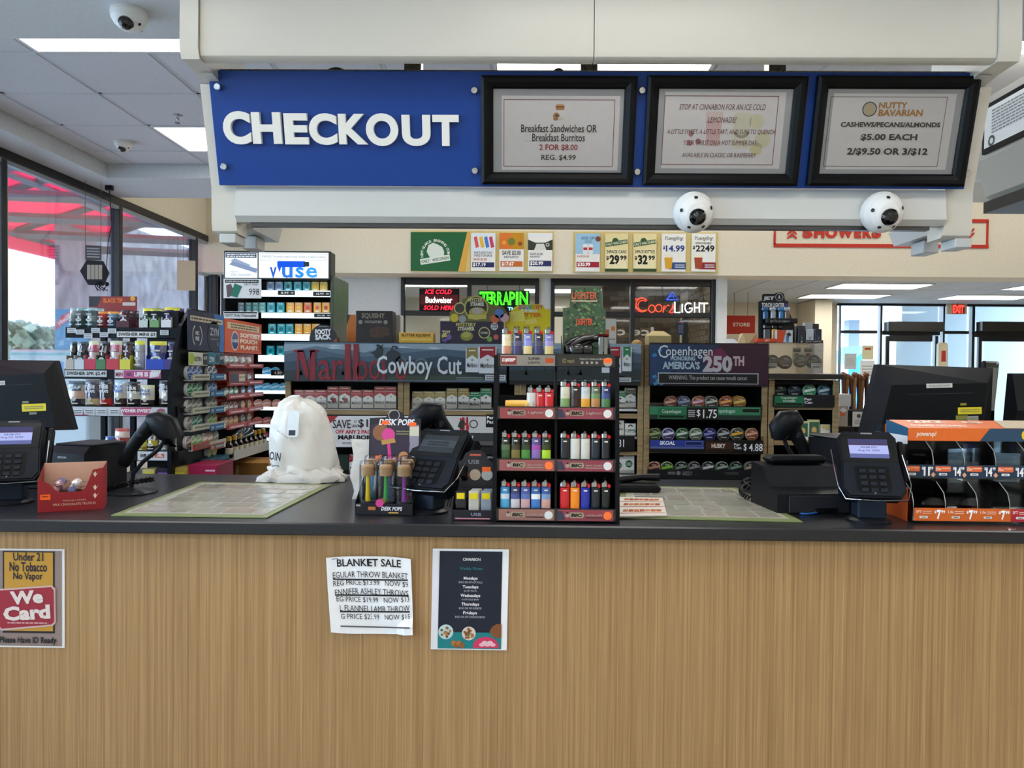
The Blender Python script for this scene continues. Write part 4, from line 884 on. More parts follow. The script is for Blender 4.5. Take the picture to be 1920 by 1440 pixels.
sheet('sale_notice', 617, 774, 1043, 1187, lambda u, w: (.008*(-w if u < 0 else -w*.6), -.006*u*u*(1 if w > 0 else -1), .004+.006*(u*u)+.003*math.sin(4*u+2*w)+(.012 if (u > .75 and w < -.75) else 0)), 'creased white blanket sale notice taped to the counter front', 'notice', 'paper', blanket)
def weekly(p):
    p.rect(822, 941, 1034, 1215, '#161d2c', 1); W = '#e6e4e4'
    p.T('CINNABON', 867, 900, 1046, 1051, W, 2, bold=.01); p.T('Weekly Wows', 861, 904, 1063, 1070, '#2f7d86', 2, bold=0)
    for i, (d_, s_, w) in enumerate((('Mondays', 'BOGO 50% OFF HOT ROLLS', 22), ('Tuesdays', '$2 OFF PACKS', 12), ('Wednesdays', '$1 OFF COLD BREW', 16), ('Thursdays', 'BOGO 50% OFF BONBITES', 21), ('Fridays', 'BOGO 50% OFF COOKIE BONBITES', 28))):
        y = 1081+16.2*i; ww = len(d_)*1.85; p.T(d_, 882-ww, 882+ww, y, y+7, W, 2, bold=.02); p.T(s_, 882-w, 882+w, y+9, y+12, '#b9bcc4', 2, bold=0)
    p.rect(822, 941, 1186, 1215, '#17787c', 2)
    for x, y, r, c in ((836, 1184, 15, '#9fc0c4'), (880, 1187, 14, '#c9c4bc'), (931, 1182, 14, '#2a6f74'), (859, 1207, 12, '#1a7f84'), (912, 1208, 22, '#c8335c')):
        pass
    rd = random.Random(4)
    for x, y, r, c in ((837, 1184, 14, '#b7cfd0'), (880, 1187, 13, '#cfc6ba')):
        p.disc(x, y, r, c, 3)
        for k in range(16): a = rd.uniform(0, 6.28); q = rd.uniform(0, r*.7); p.disc(x+q*math.cos(a), y+q*math.sin(a), 2.6, rd.choice(['#8a5a2e', '#a8763f', '#6b4324']), 4+k*.15, n=7)
    p.poly([(941, 1170), (932, 1169), (924, 1174), (919, 1183), (924, 1192), (934, 1196), (941, 1195)], '#7c4a28', 3)
    for k in range(4): p.disc(852+5*k, 1205+(k % 2)*4, 5, ['#a46a35', '#8a5528'][k % 2], 4+k*.2)
    p.poly([(888, 1214), (890, 1203), (898, 1196), (912, 1193), (926, 1196), (934, 1203), (937, 1214)], '#c8335c', 4)
    for k in range(5): p.disc(905+5*k, 1208-(k % 2)*4, 5.5, ['#e3a9b4', '#d9b9bd'][k % 2], 5+k*.3, ry=3.5)
    p.rect(810, 822, 1032, 1216, '#d9d9df', 1)
sheet('weekly_poster', 809, 953, 1030, 1217, lambda u, w: (.002*w, 0, .0015), 'dark navy weekly offers poster with food photos on the counter front', 'poster', 'print', weekly)
# ================================================================ BACK BAR
YK = 3.72
def W(x, y, d=0.0): return at(x, y, YK+d)
def cab(x0, x1, ytop, shelves, label, back='#0b0b0c', fl=0.0):
    a, b = W(x0, ytop), W(x1, ytop); t = thing('cigarette_cabinet', label, 'cabinet', ((a.x+b.x)/2, YK+.2, 0)); w = .028
    for xx in (a.x, b.x-w):
        g = MB(); g.box(xx, xx+w, YK+.012, YK+.36, fl, a.z, back); o = part('side_panel', g, t, 'plastic', world=True)
        g = MB(); g.box(xx, xx+w, YK, YK+.012, fl, a.z, '#987', .002); subpart('edge_strip', g, o, 'woodedge', world=True)
    g = MB(); g.box(a.x+w, b.x-w, YK+.34, YK+.36, fl, a.z-.02, back); part('back_panel', g, t, 'plastic', world=True)
    g = MB(); g.box(a.x+w, b.x-w, YK+.005, YK+.34, a.z-.022, a.z, back); part('top_panel', g, t, 'plastic', world=True)
    for y0, y1 in shelves:
        z1, z0 = W(x0, y0).z, W(x0, y1).z; g = MB(); g.box(a.x+w, b.x-w, YK+.02, YK+.34, z0, z1, back); o = part('shelf', g, t, 'plastic', world=True)
        g = MB(); g.box(a.x+w, b.x-w, YK+.006, YK+.02, z0, z1, '#987', .002); subpart('edge_strip', g, o, 'woodedge', world=True)
    z = W(x0, 915).z; g = MB(); g.box(a.x+w, b.x-w, YK+.01, YK+.03, fl+.05, z, '#987'); part('kick_door', g, t, 'woodedge', world=True)
    return t
cab(535, 757, 646, [(768, 777), (892, 901)], 'back cabinet of cigarettes behind the plastic bag')
cab(758, 976, 646, [(769, 778), (893, 902)], 'back cabinet of cigarettes behind the card terminal')
cab(977, 1208, 646, [(774, 783), (845, 852), (895, 903)], 'back cabinet of menthol cigarettes right of the lighter rack')
cab(1209, 1441, 646, [(776, 786), (842, 850), (900, 909)], 'back cabinet of tobacco tins under the wide purple banner')
cl = cab(1442, 1574, 712, [(763, 768), (826, 835), (905, 912)], 'low back cabinet right of the tobacco tins')
g = MB(); a, b = W(1438, 700), W(1580, 712); g.box(a.x, b.x, YK-.03, YK+.4, b.z+.001, a.z, '#2b2725', .004); single('cabinet_top', g, 'dark brown worktop slab on the low back cabinet', 'worktop', 'satin')
# banners
def landscape(p, x0, x1, y0, y1):
    p.rect(x0, x1, y0, y1, '#5a6f80', 1); p.poly([(x0, y0+14), (x0+60, y0+4), (x0+150, y0+16), (x0+190, y0+6), (x1, y0+18), (x1, y0), (x0, y0)], '#8b9ba8', 2)
    p.poly([(x0, y0+20), (x0+50, y0+8), (x0+100, y0+18), (x0+150, y0+24), (x1-120, y0+10), (x1-60, y0+14), (x1, y0+20), (x1, y1), (x0, y1)], '#46596a', 3)
    p.poly([(x0, y0+34), (x0+90, y0+24), (x0+180, y0+36), (x1-110, y0+22), (x1, y0+36), (x1, y1), (x0, y1)], '#2f4353', 4); p.poly([(x0, y0+50), (x0+160, y0+44), (x1, y0+48), (x1, y1), (x0, y1)], '#2a3336', 5); p.poly([(x0+170, y1), (x0+210, y0+60), (x1-80, y0+58), (x1, y1)], '#3a453a', 6)
    rd = random.Random(5)
    for k in range(14): x = rd.uniform(x0+30, x0+160); h = rd.uniform(8, 22); p.poly([(x-3, y1-10), (x, y1-10-h), (x+3, y1-10)], '#22302f', 6)
    for k in range(6): x = rd.uniform(x0, x1-30); y = y0+rd.uniform(1, 7); p.poly([(x, y), (x+12, y-1), (x+30, y+1.5), (x+10, y+2.5)], '#b3c0c9', 3)
def packart(p, x0, x1, y0, y1, c, l=10):
    p.rect(x0, x1, y0, y1, '#d3d6d9', l); m = (x0+x1)/2; h = y1-y0; p.poly([(x0+2, y0), (x1-2, y0), (x1-2, y0+.46*h), (m, y0+.3*h), (x0+2, y0+.46*h)], c, l+1); p.rect(x0+6, x1-6, y0+.1*h, y0+.14*h, '#e6e0d2', l+2); p.T('Marlboro', x0+3, x1-3, y0+.62*h, y0+.8*h, '#20262c', l+2, bold=.01); p.disc(m, y0+.5*h, 2, '#9a8a55', l+2)
def ban1(p):
    landscape(p, 533, 950, 645, 713); RDK = '#84202f'
    for c_, x0, x1, y0, y1 in (('a', 597, 621, 675, 713), ('r', 624, 644, 675, 713), ('o', 669, 690, 676, 713), ('o', 692, 714, 675, 713), ('r', 717, 737, 675, 713), ('o', 740, 764, 675, 713)): p.T(c_, x0, x1, max(y0, 646), y1, RDK, 9, bold=.005)
    for q in ([(557, 659), (561, 659), (561, 713), (557, 713)], [(558, 657), (569, 657), (580, 700), (575, 713)], [(575, 713), (577, 700), (583, 657), (586, 657)], [(582, 657), (592, 657), (592, 713), (582, 713)], [(551, 656), (569, 656), (569, 660), (551, 660)], [(580, 656), (597, 656), (597, 660), (580, 660)], [(647, 645), (658, 645), (658, 713), (647, 713)], [(663, 645), (673, 645), (673, 713), (663, 713)]): p.poly(q, RDK, 9)
    # rider silhouette
    K = '#27313a'; p.poly([(705, 672), (700, 664), (693, 662), (704, 658), (708, 650), (704, 648), (709, 645), (714, 648), (718, 655), (716, 664), (722, 672)], K, 11); p.poly([(713, 650), (720, 644), (718, 648), (715, 654)], K, 11)
    p.poly([(722, 672), (726, 660), (736, 655), (748, 660), (752, 672), (752, 690), (722, 690)], K, 10); p.curve([(734, 657), (737, 649), (746, 651), (742, 655)], 2.4, K, 11); p.ring(752, 678, 7, 10, '#5c6870', 10); p.ring(790, 684, 9, 13, '#5c6870', 10)
    p.T('Cowboy Cut', 707, 866, 668, 711, '#d2d6da', 14, bold=.015)
    packart(p, 873, 898, 652, 698, '#8d7b45'); packart(p, 898, 931, 650, 700, '#9c1f30', 14); p.lines(856, 905, 707, 712, 2, '#8d979c', 10, 3); p.rect(910, 948, 703, 713, '#c3c7c9', 10); p.lines(912, 946, 704, 712, 2, '#666', 11, 5)
card('tobacco_banner', 533, 950, 644, 715, YK-.03, 'mountain landscape banner with red letters and cowboy rider over the cigarettes', 'banner', ban1, '#15181b', .02)
def ban2(p):
    landscape(p, 955, 1202, 645, 713); packart(p, 1128, 1165, 650, 699, '#9c1f30'); packart(p, 1166, 1184, 650, 696, '#1f7a4c', 14); p.rect(1158, 1183, 708, 716, '#c3c7c9', 10); p.lines(1160, 1181, 709, 715, 2, '#666', 11, 5)
card('tobacco_banner', 955, 1202, 645, 721, YK-.03, 'mountain landscape banner with green pack behind the lighter rack', 'banner', ban2, '#15181b', .02)
def ban3(p):
    p.rect(1218, 1440, 646, 721, '#261a2c', 1); p.poly([(1218, 646), (1300, 646), (1270, 690), (1218, 721)], '#1d3a5e', 2); p.poly([(1300, 646), (1350, 646), (1330, 700), (1250, 721), (1270, 690)], '#233050', 2); p.poly([(1350, 646), (1440, 646), (1440, 721), (1320, 721), (1340, 690)], '#3a1a2c', 2); p.poly([(1320, 660), (1352, 652), (1366, 668), (1345, 690), (1325, 686)], '#6b2346', 3)
    for x, y in ((1222, 705), (1228, 712), (1235, 718), (1224, 718), (1240, 708), (1222, 665), (1232, 656)): p.poly([(x, y), (x+7, y-3), (x+10, y+2), (x+3, y+5)], '#2f7fae', 4)
    p.T('C', 1234, 1252, 647, 671, '#cfd6d8', 6, bold=.0); p.T('openhagen', 1248, 1336, 650, 672, '#cfd6d8', 6, bold=.005); p.T('HONORING', 1257, 1303, 668, 676, '#a9bcc8', 9, bold=.04); p.T("AMERICA'S", 1242, 1312, 678, 692, '#a9bcc8', 6, bold=.04); p.T('250', 1317, 1373, 667, 698, '#bcb2b6', 8, bold=.05); p.T('TH', 1374, 1395, 668, 686, '#c9a6ac', 6, bold=.05)
    p.rect(1233, 1422, 700, 719, '#a9adb0', 5); p.rect(1235, 1420, 702, 718, '#101114', 6); p.T('WARNING: This product can cause mouth cancer.', 1253, 1402, 705, 714, '#b5b5b5', 8, bold=0)
card('tobacco_banner', 1218, 1441, 644, 723, YK-.03, 'dark blue and purple banner honouring a 250th anniversary over tobacco tins', 'banner', ban3, '#121015', .02)
def save(p):
    p.poly([(608, 780), (634, 780), (612, 800)], '#a72a33', 3); p.poly([(634, 780), (800, 780), (800, 838), (628, 838), (612, 800)], '#d8d6d8', 2); k = dict(bold=.01)
    p.T('SAVE', 624, 658, 787, 803, '#1d1d22', 5, **k); p.T('AT', 664, 670, 788, 793, '#1d1d22', 5); p.T('LEAST', 660, 673, 796, 801, '#1d1d22', 5); p.T('$1', 672, 690, 786, 803, '#1d1d22', 5); p.T('OFF ANY 2 PACKS', 629, 706, 806, 813, '#b52634', 5, bold=.03); p.T('MARLBORO', 634, 707, 816, 824, '#18181c', 5, bold=.04); p.lines(642, 700, 829, 833, 2, '#8a8a90', 5, 2)
card('offer_sign', 608, 800, 779, 839, YK-.012, 'white offer sign with red corner on the shelf behind the bag', 'sign', save, '#1a1a1c', .006)
def cow2(p):
    p.rect(832, 930, 781, 812, '#c9c6c4', 1); p.rect(832, 930, 812, 842, '#3a3d3e', 1); p.rect(866, 870, 782, 812, '#b02a38', 2); p.rect(874, 878, 782, 812, '#b02a38', 2); p.T('lb', 862, 880, 784, 812, '#b02a38', 3, bold=.02); p.poly([(858, 800), (862, 790), (868, 786), (872, 792), (868, 806)], '#333', 4); p.T('Cow', 860, 888, 812, 826, '#e6e6e6', 5, bold=.02); p.lines(870, 886, 832, 836, 1, '#999', 5); p.rect(911, 931, 777, 801, '#0e0e10', 6); p.T('Per', 913, 926, 780, 786, '#eee', 8, bold=.03); p.T('Pack', 913, 931, 788, 794, '#eee', 8, bold=.03); p.ring(888, 795, 6, 8, '#444', 3)
card('offer_sign', 832, 932, 780, 843, YK-.012, 'grey offer sign with red stripes behind the card terminal', 'sign', cow2, '#1a1a1c', .006)
# ---------------------------------------------------------------- packs
_pk = {}
def packmesh(kind, h, w=.054, d=.022):
    k = (kind, round(h, 4), w)
    if k in _pk: return _pk[k]
    base, top, tx, tc = {'red': ('#d5d2cc', '#a01d2c', 'Marlboro', '#222'), 'redart': ('#d5d2cc', '#a01d2c', 'Marlboro', '#222'), 'gold': ('#d5d2cc', '#9a8444', 'Marlboro', '#222'), 'green': ('#d5d2cc', '#1f7a52', 'Marlboro', '#222'), 'grn2': ('#c9ccc8', '#22342c', 'Marlboro', '#222'), 'basic': ('#cbc9c2', '#cbc9c2', 'Basic', '#222'), 'basicg': ('#d5d5d0', '#d5d5d0', 'Basic', '#eee'), 'lucky': ('#d8d8d4', '#d8d8d4', '', '#222'), 'dark': ('#2f3c37', '#2f3c37', '', '#999'), 'wallet': ('#e0dccf', '#1e5c3c', '', '#999'), 'wallet2': ('#e6e0d0', '#c9b96a', '', '#555')}[kind]
    g = MB(); g.box(-w/2, w/2, 0, d, 0, h, base, .0015); g.M = frame((0, 0, h/2), (1, 0, 0), (0, 0, 1)); w2 = w/2-.001
    if kind in ('red', 'redart', 'gold', 'green', 'grn2'):
        g.pg([(-w2, h/2-.001), (w2, h/2-.001), (w2, .06*h), (0, .2*h), (-w2, .06*h)][::-1], top, 1); g.rect(0, .42*h, w*.7, .03*h, '#d9cfc0', 2); g.disc(0, .04*h, .005, '#a9986a' if kind != 'green' else '#335', 2, 8); g.rect(0, .24*h+.004, w, .001, '#ddd', 2)
    if kind == 'redart': g.disc(.006, -.12*h, .012, '#8c2a33', 2, 9); g.disc(-.006, -.06*h, .007, '#333', 3, 7)
    if kind == 'basicg': g.rect(0, -.12*h, w-.004, .26*h, '#1f5a3c', 1)
    if kind in ('basic', 'basicg'): g.ring(0, .22*h, .006, .012, '#333', 2, 8, 0, 180)
    if kind == 'lucky': g.disc(0, -.02*h, .018, '#1c5a3a', 1, 14); g.text('LUCKY', 0, .02*h, .024, .006, '#dde6dd', 3, .02); g.text('STRIKE', 0, -.07*h, .024, .006, '#dde6dd', 3, .02)
    if kind == 'wallet': g.rect(0, .05*h, w-.006, .7*h, '#1e5c3c', 1); g.pg([(-.012, -.1*h), (.012, -.1*h), (.012, .08*h), (0, .18*h), (-.012, .08*h)], '#c9a96a', 2); g.rect(0, .45*h, w-.004, .06*h, '#c9b93a', 2)
    if kind == 'wallet2': g.rect(0, .36*h, w-.006, .2*h, '#c9b96a', 1); g.text('L CANS', 0, .2*h, .03, .008, '#555', 2)
    if tx: g.text(tx, 0, -.22*h if 'basic' not in kind else (-.12*h if kind == 'basicg' else -.05*h), w*.82, .014, tc, 3, .005)
    o = mk('cigarette_pack', g, 'gloss'); me = o.data; bpy.data.objects.remove(o); _pk[k] = me; return me
def putpack(kind, x, ytop, ybot, d, label, group, w=None, tilt=0):
    b = at(x, ybot, YK+d); t_ = at(x, ytop, YK+d); o = bpy.data.objects.new('cigarette_pack', packmesh(kind, t_.z-b.z, w or .054)); C.objects.link(o); o.location = b
    return tag(o, label, 'cigarette pack', group)
def tray(x0, x1, ybot, ylip, d, label):
    """white pusher tray with a clear lip that a row of packs stands in"""
    a, b = at(x0, ybot, YK+d), at(x1, ybot, YK+d); t = thing('pusher_tray', label, 'tray', ((a.x+b.x)/2, YK+d, a.z-.012))
    g = MB(); g.box(a.x, b.x, YK+d-.012, YK+.32, a.z-.012, a.z-.001, '#cfd0d0', .001); part('base', g, t, 'plastic', world=True)
    z = at(x0, ylip, YK+d).z; g = MB(); g.box(a.x, b.x, YK+d-.012, YK+d-.009, a.z, z, '#fff'); part('clear_lip', g, t, 'film', world=True)
tray(548, 744, 766, 750, .035, 'white pusher tray under the red topped packs'); tray(770, 930, 767, 751, .035, 'white pusher tray under the gold topped packs'); tray(1140, 1203, 766, 756, .035, 'pusher tray under the green packs right of the lighter rack')
tray(560, 745, 888, 878, .035, 'white pusher tray on the lowest shelf behind the bag'); tray(1140, 1203, 818, 813, .035, 'pusher tray under the pale value packs'); tray(1140, 1203, 889, 880, .035, 'pusher tray under the packs with round green emblems')
GR = 'cigarette packs on the back bar'
for i, (x, tall) in enumerate(zip((560, 581, 602, 624, 646, 668, 690, 712, 733), (0, 0, 0, 1, 1, 0, 0, 1, 1))):
    putpack('redart' if i in (3, 4) else 'red', x, 725 if tall else 731, 765.5, .035, '%s red topped cigarette pack, %s in the row under the cowboy banner' % ('tall' if tall else 'short', ORD[i]), GR)
for i, (x, k, tall) in enumerate(zip((783, 804, 825, 847, 869, 890, 911), ('gold', 'gold', 'gold', 'gold', 'gold', 'green', 'green'), (0, 0, 0, 1, 1, 0, 1))):
    putpack(k, x, 728 if tall else 734 if k == 'gold' else 735, 766.5, .035, '%s %s topped cigarette pack, %s in the row above the card terminal' % ('tall' if tall else 'short', k, ORD[i]), GR)
for i, (k, x, y0, y1, lb) in enumerate((('green', 1163, 733, 764, 'shorter green topped pack right of the lighter rack'), ('grn2', 1182, 727, 764, 'taller dark green topped pack right of the lighter rack'), ('basic', 1160, 788, 817, 'pale value cigarette pack right of the lighter rack'), ('basicg', 1182, 794, 817, 'white cigarette pack with a dark green band'), ('lucky', 1159, 856, 888, 'white pack with half hidden green emblem'), ('lucky', 1179, 850, 888, 'taller white pack with round green emblem'), ('dark', 643, 852, 887, 'dark green pack beside the bag on the lowest shelf'), ('red', 665, 852, 887, 'red topped pack on the lowest shelf behind the clear tubes'), ('red', 687, 852, 887, 'red topped pack half hidden behind the clear tubes'), ('wallet', 1505, 790, 826, 'green and white pack beside the handset scanner'), ('wallet', 1526, 787, 826, 'taller green and white pack in the low cabinet'), ('wallet2', 1549, 796, 826, 'cream pack with yellow label in the low cabinet'))):
    putpack(k, x, y0, y1, .035, lb, GR)
p = PX(facing(at(1170, 830, YK-.012))); p.box(1125, 1190, 818, 845, -.004, 0, '#0e0e10'); p.T('.81', 1155, 1170, 824, 838, '#eee', 3, bold=.0); single('price_strip', p.g, 'black price strip ending in .81 right of the lighter rack', 'price strip', 'print')
# ---------------------------------------------------------------- tobacco tins
_tn = {}
def tinmesh(rim, face, art, r=.034, d=.024):
    k = (rim, face, art, r)
    if k in _tn: return _tn[k]
    g = MB(); g.rev([(r*.96, d), (r, d*.9), (r, d*.5), (r*1.0, d*.1), (r*.97, 0), (r*.9, -.001), (r*.87, .001)], rim, 18, (0, 0, r), 'y'); g.M = frame((0, 0, r), (1, 0, 0), (0, 0, 1)); g.disc(0, 0, r*.9, face, 1, 18)
    g.poly([(x, y, LZ*2) for x, y in ((-r*.8, -r*.25), (r*.8, r*.1), (r*.75, r*.42), (-r*.8, r*.15))], art); g.rect(0, -.45*r, r*.9, r*.14, '#b9b5aa', 2); g.text('Tobacco'[:4], 0, r*.5, r*.7, r*.22, '#d9d6cc', 3, .01)
    o = mk('tobacco_tin', g, 'gloss', smooth=40); me = o.data; bpy.data.objects.remove(o); _tn[k] = me; return me
def tin(x, y, Y, rp, rim, face, art, label, group, rx=-.0, upright=True):
    r = rp/FPX*Y; q = at(x, y, Y); o = bpy.data.objects.new('tobacco_tin', tinmesh(rim, face, art, round(r, 4))); C.objects.link(o); o.location = (q.x, q.y, q.z-r); o.rotation_euler = (rx, 0, 0); return tag(o, label, 'tobacco tin', group)
TG = 'tobacco tins in the back cabinet'
rows = [((1257, 1283, 1309, 1334.5, 1361, 1387), 754.5, [('#9a6a52', '#7a3d33', '#c9a08a'), ('#6d7480', '#3d4a66', '#8a93a6'), ('#a8785a', '#8a4a33', '#d9a9c4'), ('#8f9088', '#33342f', '#b9b9ac'), ('#a8764a', '#8a3f24', '#d9a05a'), ('#b58a4a', '#9a6a2a', '#d9b96a')], ['copper and red', 'grey blue', 'copper and pink', 'silver and black', 'orange copper', 'gold'], 'top tin row'),
        ((1227, 1253, 1279, 1305, 1330, 1357, 1382, 1410), 814.5, [('#8a9a7a', '#3d5a33', '#a9b98a'), ('#b9b9c4', '#4a3d7a', '#d9d9e6'), ('#4a7a5a', '#1f4a33', '#b9c9b9'), ('#a9b0a0', '#5a6a55', '#c9d0bf'), ('#33336a', '#26265a', '#7a7ab0'), ('#6a6a6e', '#2f2d30', '#a9a9ac'), ('#8a8a7a', '#3a3d33', '#d9a03a'), ('#a88a6a', '#8a4a33', '#d9a08a')], ['green rimmed', 'silver and violet', 'dark green', 'pale green', 'deep blue', 'black and grey', 'black and amber', 'red gold'], 'middle tin row'),
        ((1226, 1251, 1277, 1302, 1328, 1354, 1380, 1408), 877.5, [('#b9a9a0', '#6a2f2a', '#c9a08a'), ('#8a9a7a', '#3d5a2a', '#8ac04a'), ('#5a6a60', '#1f2a26', '#7a8a80'), ('#6a6a6a', '#26262a', '#8a8a8a'), ('#55585a', '#2a2c2e', '#d0d0d0'), ('#7a8a80', '#1f2a26', '#9ab0a0'), ('#4a5a55', '#1f2a2a', '#7a9a8a'), ('#8a8a7a', '#33332c', '#a9a08a')], ['brown red', 'lime and black', 'black green', 'black', 'grey labelled', 'green edged', 'dark teal', 'khaki rimmed'], 'lowest tin row')]
for xs, y, cs, nm, rn in rows:
    for i, (x, c_) in enumerate(zip(xs, cs)):
        tin(x, y, YK+.03, 12.3, *c_, '%s tobacco tin, %s from the cabinet post in the %s' % (nm[i], ORD[i], rn), TG)
        if rn == 'top tin row' or i % 2 == 0: tin(x-4 if i % 2 else x+3, y-1, YK+.075, 12.0, c_[0], c_[1], c_[2], '%s tin tucked behind the %s one in the %s' % (nm[i], ORD[i], rn), TG)
for i, (x, c_, nm) in enumerate(((1463, ('#3a3f3d', '#26302c', '#4a5a50'), 'black green'), (1490, ('#3d4046', '#2a2e36', '#4a5260'), 'charcoal'), (1518, ('#9ac0a9', '#1f8a5a', '#d9ece0'), 'bright green'), (1546, ('#6a8a96', '#33606e', '#c9d9de'), 'blue grey'))):
    tin(x, 733, YK+.05, 12.5, *c_, '%s tobacco tin on the top shelf of the low cabinet' % nm, 'tobacco tins in the low cabinet')
# strips under the tins
def strip(x0, x1, y0, y1, label, draw, bg='#111214', d=-.012, th=.004): return card('price_strip', x0, x1, y0, y1, YK+d, label, 'price strip', draw, bg, th, group='price strips on the back bar')
def s1(p):
    p.rect(1218, 1426, 764, 777, '#2f7a55', 1); p.rect(1233, 1286, 765, 785, '#1f6a42', 2); p.T('Copenhagen', 1241, 1277, 768, 776, '#dfe9e2', 4, bold=.0); p.rect(1236, 1283, 779, 783, '#0d1a12', 3)
    p.rect(1287, 1346, 764, 786, '#0e0f11', 3); p.lines(1290, 1303, 768, 782, 4, '#bbb', 5, 3); p.T('$', 1306, 1313, 768, 782, '#e9e9e9', 5, bold=0); p.T('1.75', 1318, 1344, 768, 784, '#e9e9e9', 5, bold=.01); p.T('openhagen', 1347, 1378, 767, 776, '#cfe3d6', 4, bold=0); p.rect(1391, 1424, 766, 774, '#0d1a12', 3); p.border(1391, 1424, 766, 774, .6, '#7aa88a', 4)
strip(1218, 1427, 763, 786, 'green tobacco strip with black 1.75 price under the top tins', s1, '#23302a')
def s2(p):
    p.rect(1219, 1320, 826, 837, '#2a3a8a', 1); p.T('SKOAL', 1237, 1266, 827, 834, '#e6e9f2', 3, bold=.03, it=.15); p.rect(1285, 1317, 828, 835, '#1a2556', 2); p.border(1285, 1317, 828, 835, .6, '#8a93c4', 3); p.rect(1219, 1320, 838, 841, '#555d8a', 1)
    p.rect(1323, 1373, 829, 847, '#3d2218', 2); p.T('HUSKY', 1334, 1360, 832, 840, '#e0d9c9', 4, bold=.03); p.rect(1326, 1370, 843, 846, '#14100e', 3); p.T('Per', 1376, 1388, 831, 836, '#eee', 3, bold=.02); p.T('Can', 1376, 1390, 837, 842, '#eee', 3, bold=.02); p.T('$', 1394, 1400, 832, 846, '#eee', 3, bold=0); p.T('4.88', 1404, 1430, 832, 846, '#eee', 3, bold=.01)
strip(1218, 1431, 826, 849, 'blue and black strip priced 4.88 under the middle tins', s2)
def s3(p): p.lines(1252, 1266, 884, 890, 2, '#888', 2, 3); p.disc(1272, 887, 4, '#777', 2); p.T('GRIZZLY', 1279, 1298, 884, 891, '#888', 2); p.lines(1360, 1385, 885, 890, 2, '#555', 2, 4)
strip(1214, 1430, 882, 898, 'black strip with small grey print under the lowest tins', s3, '#17181a')
def s4(p): p.rect(1452, 1507, 743, 761, '#1f6a42', 1); p.T('Copenhagen', 1464, 1494, 743.5, 749, '#dfe9e2', 3, bold=0); p.T('SOUTHERN', 1468, 1491, 750, 754, '#dfe9e2', 3); p.rect(1454, 1505, 756, 760, '#0d1a12', 2); p.T('Per', 1508, 1522, 746, 751, '#eee', 3, bold=.02); p.T('Can', 1508, 1523, 752, 757, '#eee', 3, bold=.02)
strip(1449, 1565, 741, 763, 'black strip with green label on the low cabinet', s4, '#15161a')
for x0, x1, y0, y1, lb in ((1212, 1430, 757, 764, 'clear lip before the top tins'), (1212, 1432, 818, 826, 'clear lip before the middle tins'), (1212, 1430, 876, 884, 'clear lip before the lowest tins')):
    p = PX(facing(at(1300, y0, YK-.006))); p.box(x0, x1, y0, y1+6, -.002, .0, '#fff'); single('clear_lip', p.g, lb+' in the tobacco cabinet', 'shelf lip', 'film')
# ---------------------------------------------------------------- on top of the back bar
ZK = W(1000, 645).z
def boxthing(name, x0, x1, y0, y1, Y, d, c, label, cat, draw=None, mat='print', b=.002, zb=None, top=None):
    """a carton with print on its front; stands at the pixel's own height, or on height zb"""
    q0, q1 = at(x0, y1, Y), at(x1, y0, Y); zb = q0.z if zb is None else zb; t = thing(name, label, cat, ((q0.x+q1.x)/2, Y+d/2, zb))
    g = MB(); g.box(q0.x, q1.x, Y, Y+d, zb, q1.z, c, b); part('carton', g, t, mat, world=True)
    if draw: p = PX(facing(at((x0+x1)/2, (y0+y1)/2, Y))); draw(p); part('print', p.g, t, mat, world=True)
    return t
YT = YK+.03
def dome_disp(p):
    pass
t = thing('footbag_display', 'round topped black counter display with white lettering', 'display', tuple(at(606, 642, YT)))
M = facing(at(606, 630, YT)); p = PX(M); pts = [(580, 642)]+arcp(606, 636, 26, 28, 180, 0, 14)+[(632, 642)]; P_ = [p.q(x, max(y, 609)) for x, y in pts]; P_ = [(x, max(y, ZK-M.translation.z)) for x, y in P_]; g = MB(M); g.prism(P_[::-1], 2, -.012, 0, '#2b2a30'); part('header', g, t, 'print', world=True)
p = PX(M); a = p.q(606, 622); k = p.k(606, 622); p.g.text('FOOTY', a[0], a[1], 30*k, 10*k, '#eee', 2, .05, rot=3); a = p.q(606, 632); p.g.text('SACK', a[0], a[1], 30*k, 10*k, '#eee', 2, .05, rot=3); p.lines(598, 614, 611, 613, 1, '#aaa', 2); p.poly([(624, 640), (632, 634), (632, 642)], '#9a5540', 2); part('print', p.g, t, 'print', world=True)
g = MB(); q = at(606, 642, YT); g.box(q.x-.06, q.x+.06, YT+.001, YT+.1, ZK+.001, ZK+.03, '#26252a', .003); part('tray', g, t, 'print', world=True)
def sq(p): p.T('SQUISHY', 678, 722, 587, 598, '#8a7a6a', 2, bold=.04); p.T('CHOCOLATE BAR', 684, 716, 601, 606, '#a9a098', 2, bold=.02); p.disc(676, 604, 4, '#8a8078', 2); p.disc(723, 604, 4, '#8a8078', 2); p.poly([(692, 618), (708, 612), (729, 614), (731, 628), (712, 634), (695, 632)], '#4a3028', 2); [p.curve([(692+x, 618-x*.2), (696+x, 633)], .7, '#2c1c18', 3) for x in (10, 20)]; p.curve([(693, 624), (731, 621)], .7, '#2c1c18', 3)
boxthing('squishy_carton', 667, 736, 583, 640, YT, .1, '#24201f', 'dark carton with chocolate bar picture on the back bar', 'carton', sq, zb=ZK)
boxthing('orange_carton', 650, 668, 590, 640, YT+.12, .1, '#c9702a', 'orange carton behind the dark chocolate carton', 'carton', lambda p: p.poly([(650, 590), (657, 590), (650, 610)], '#2c3a33', 1), zb=ZK)
boxthing('white_carton', 736, 751, 590, 640, YT+.12, .1, '#b9bcbc', 'white carton right behind the dark chocolate carton', 'carton', None, zb=ZK)
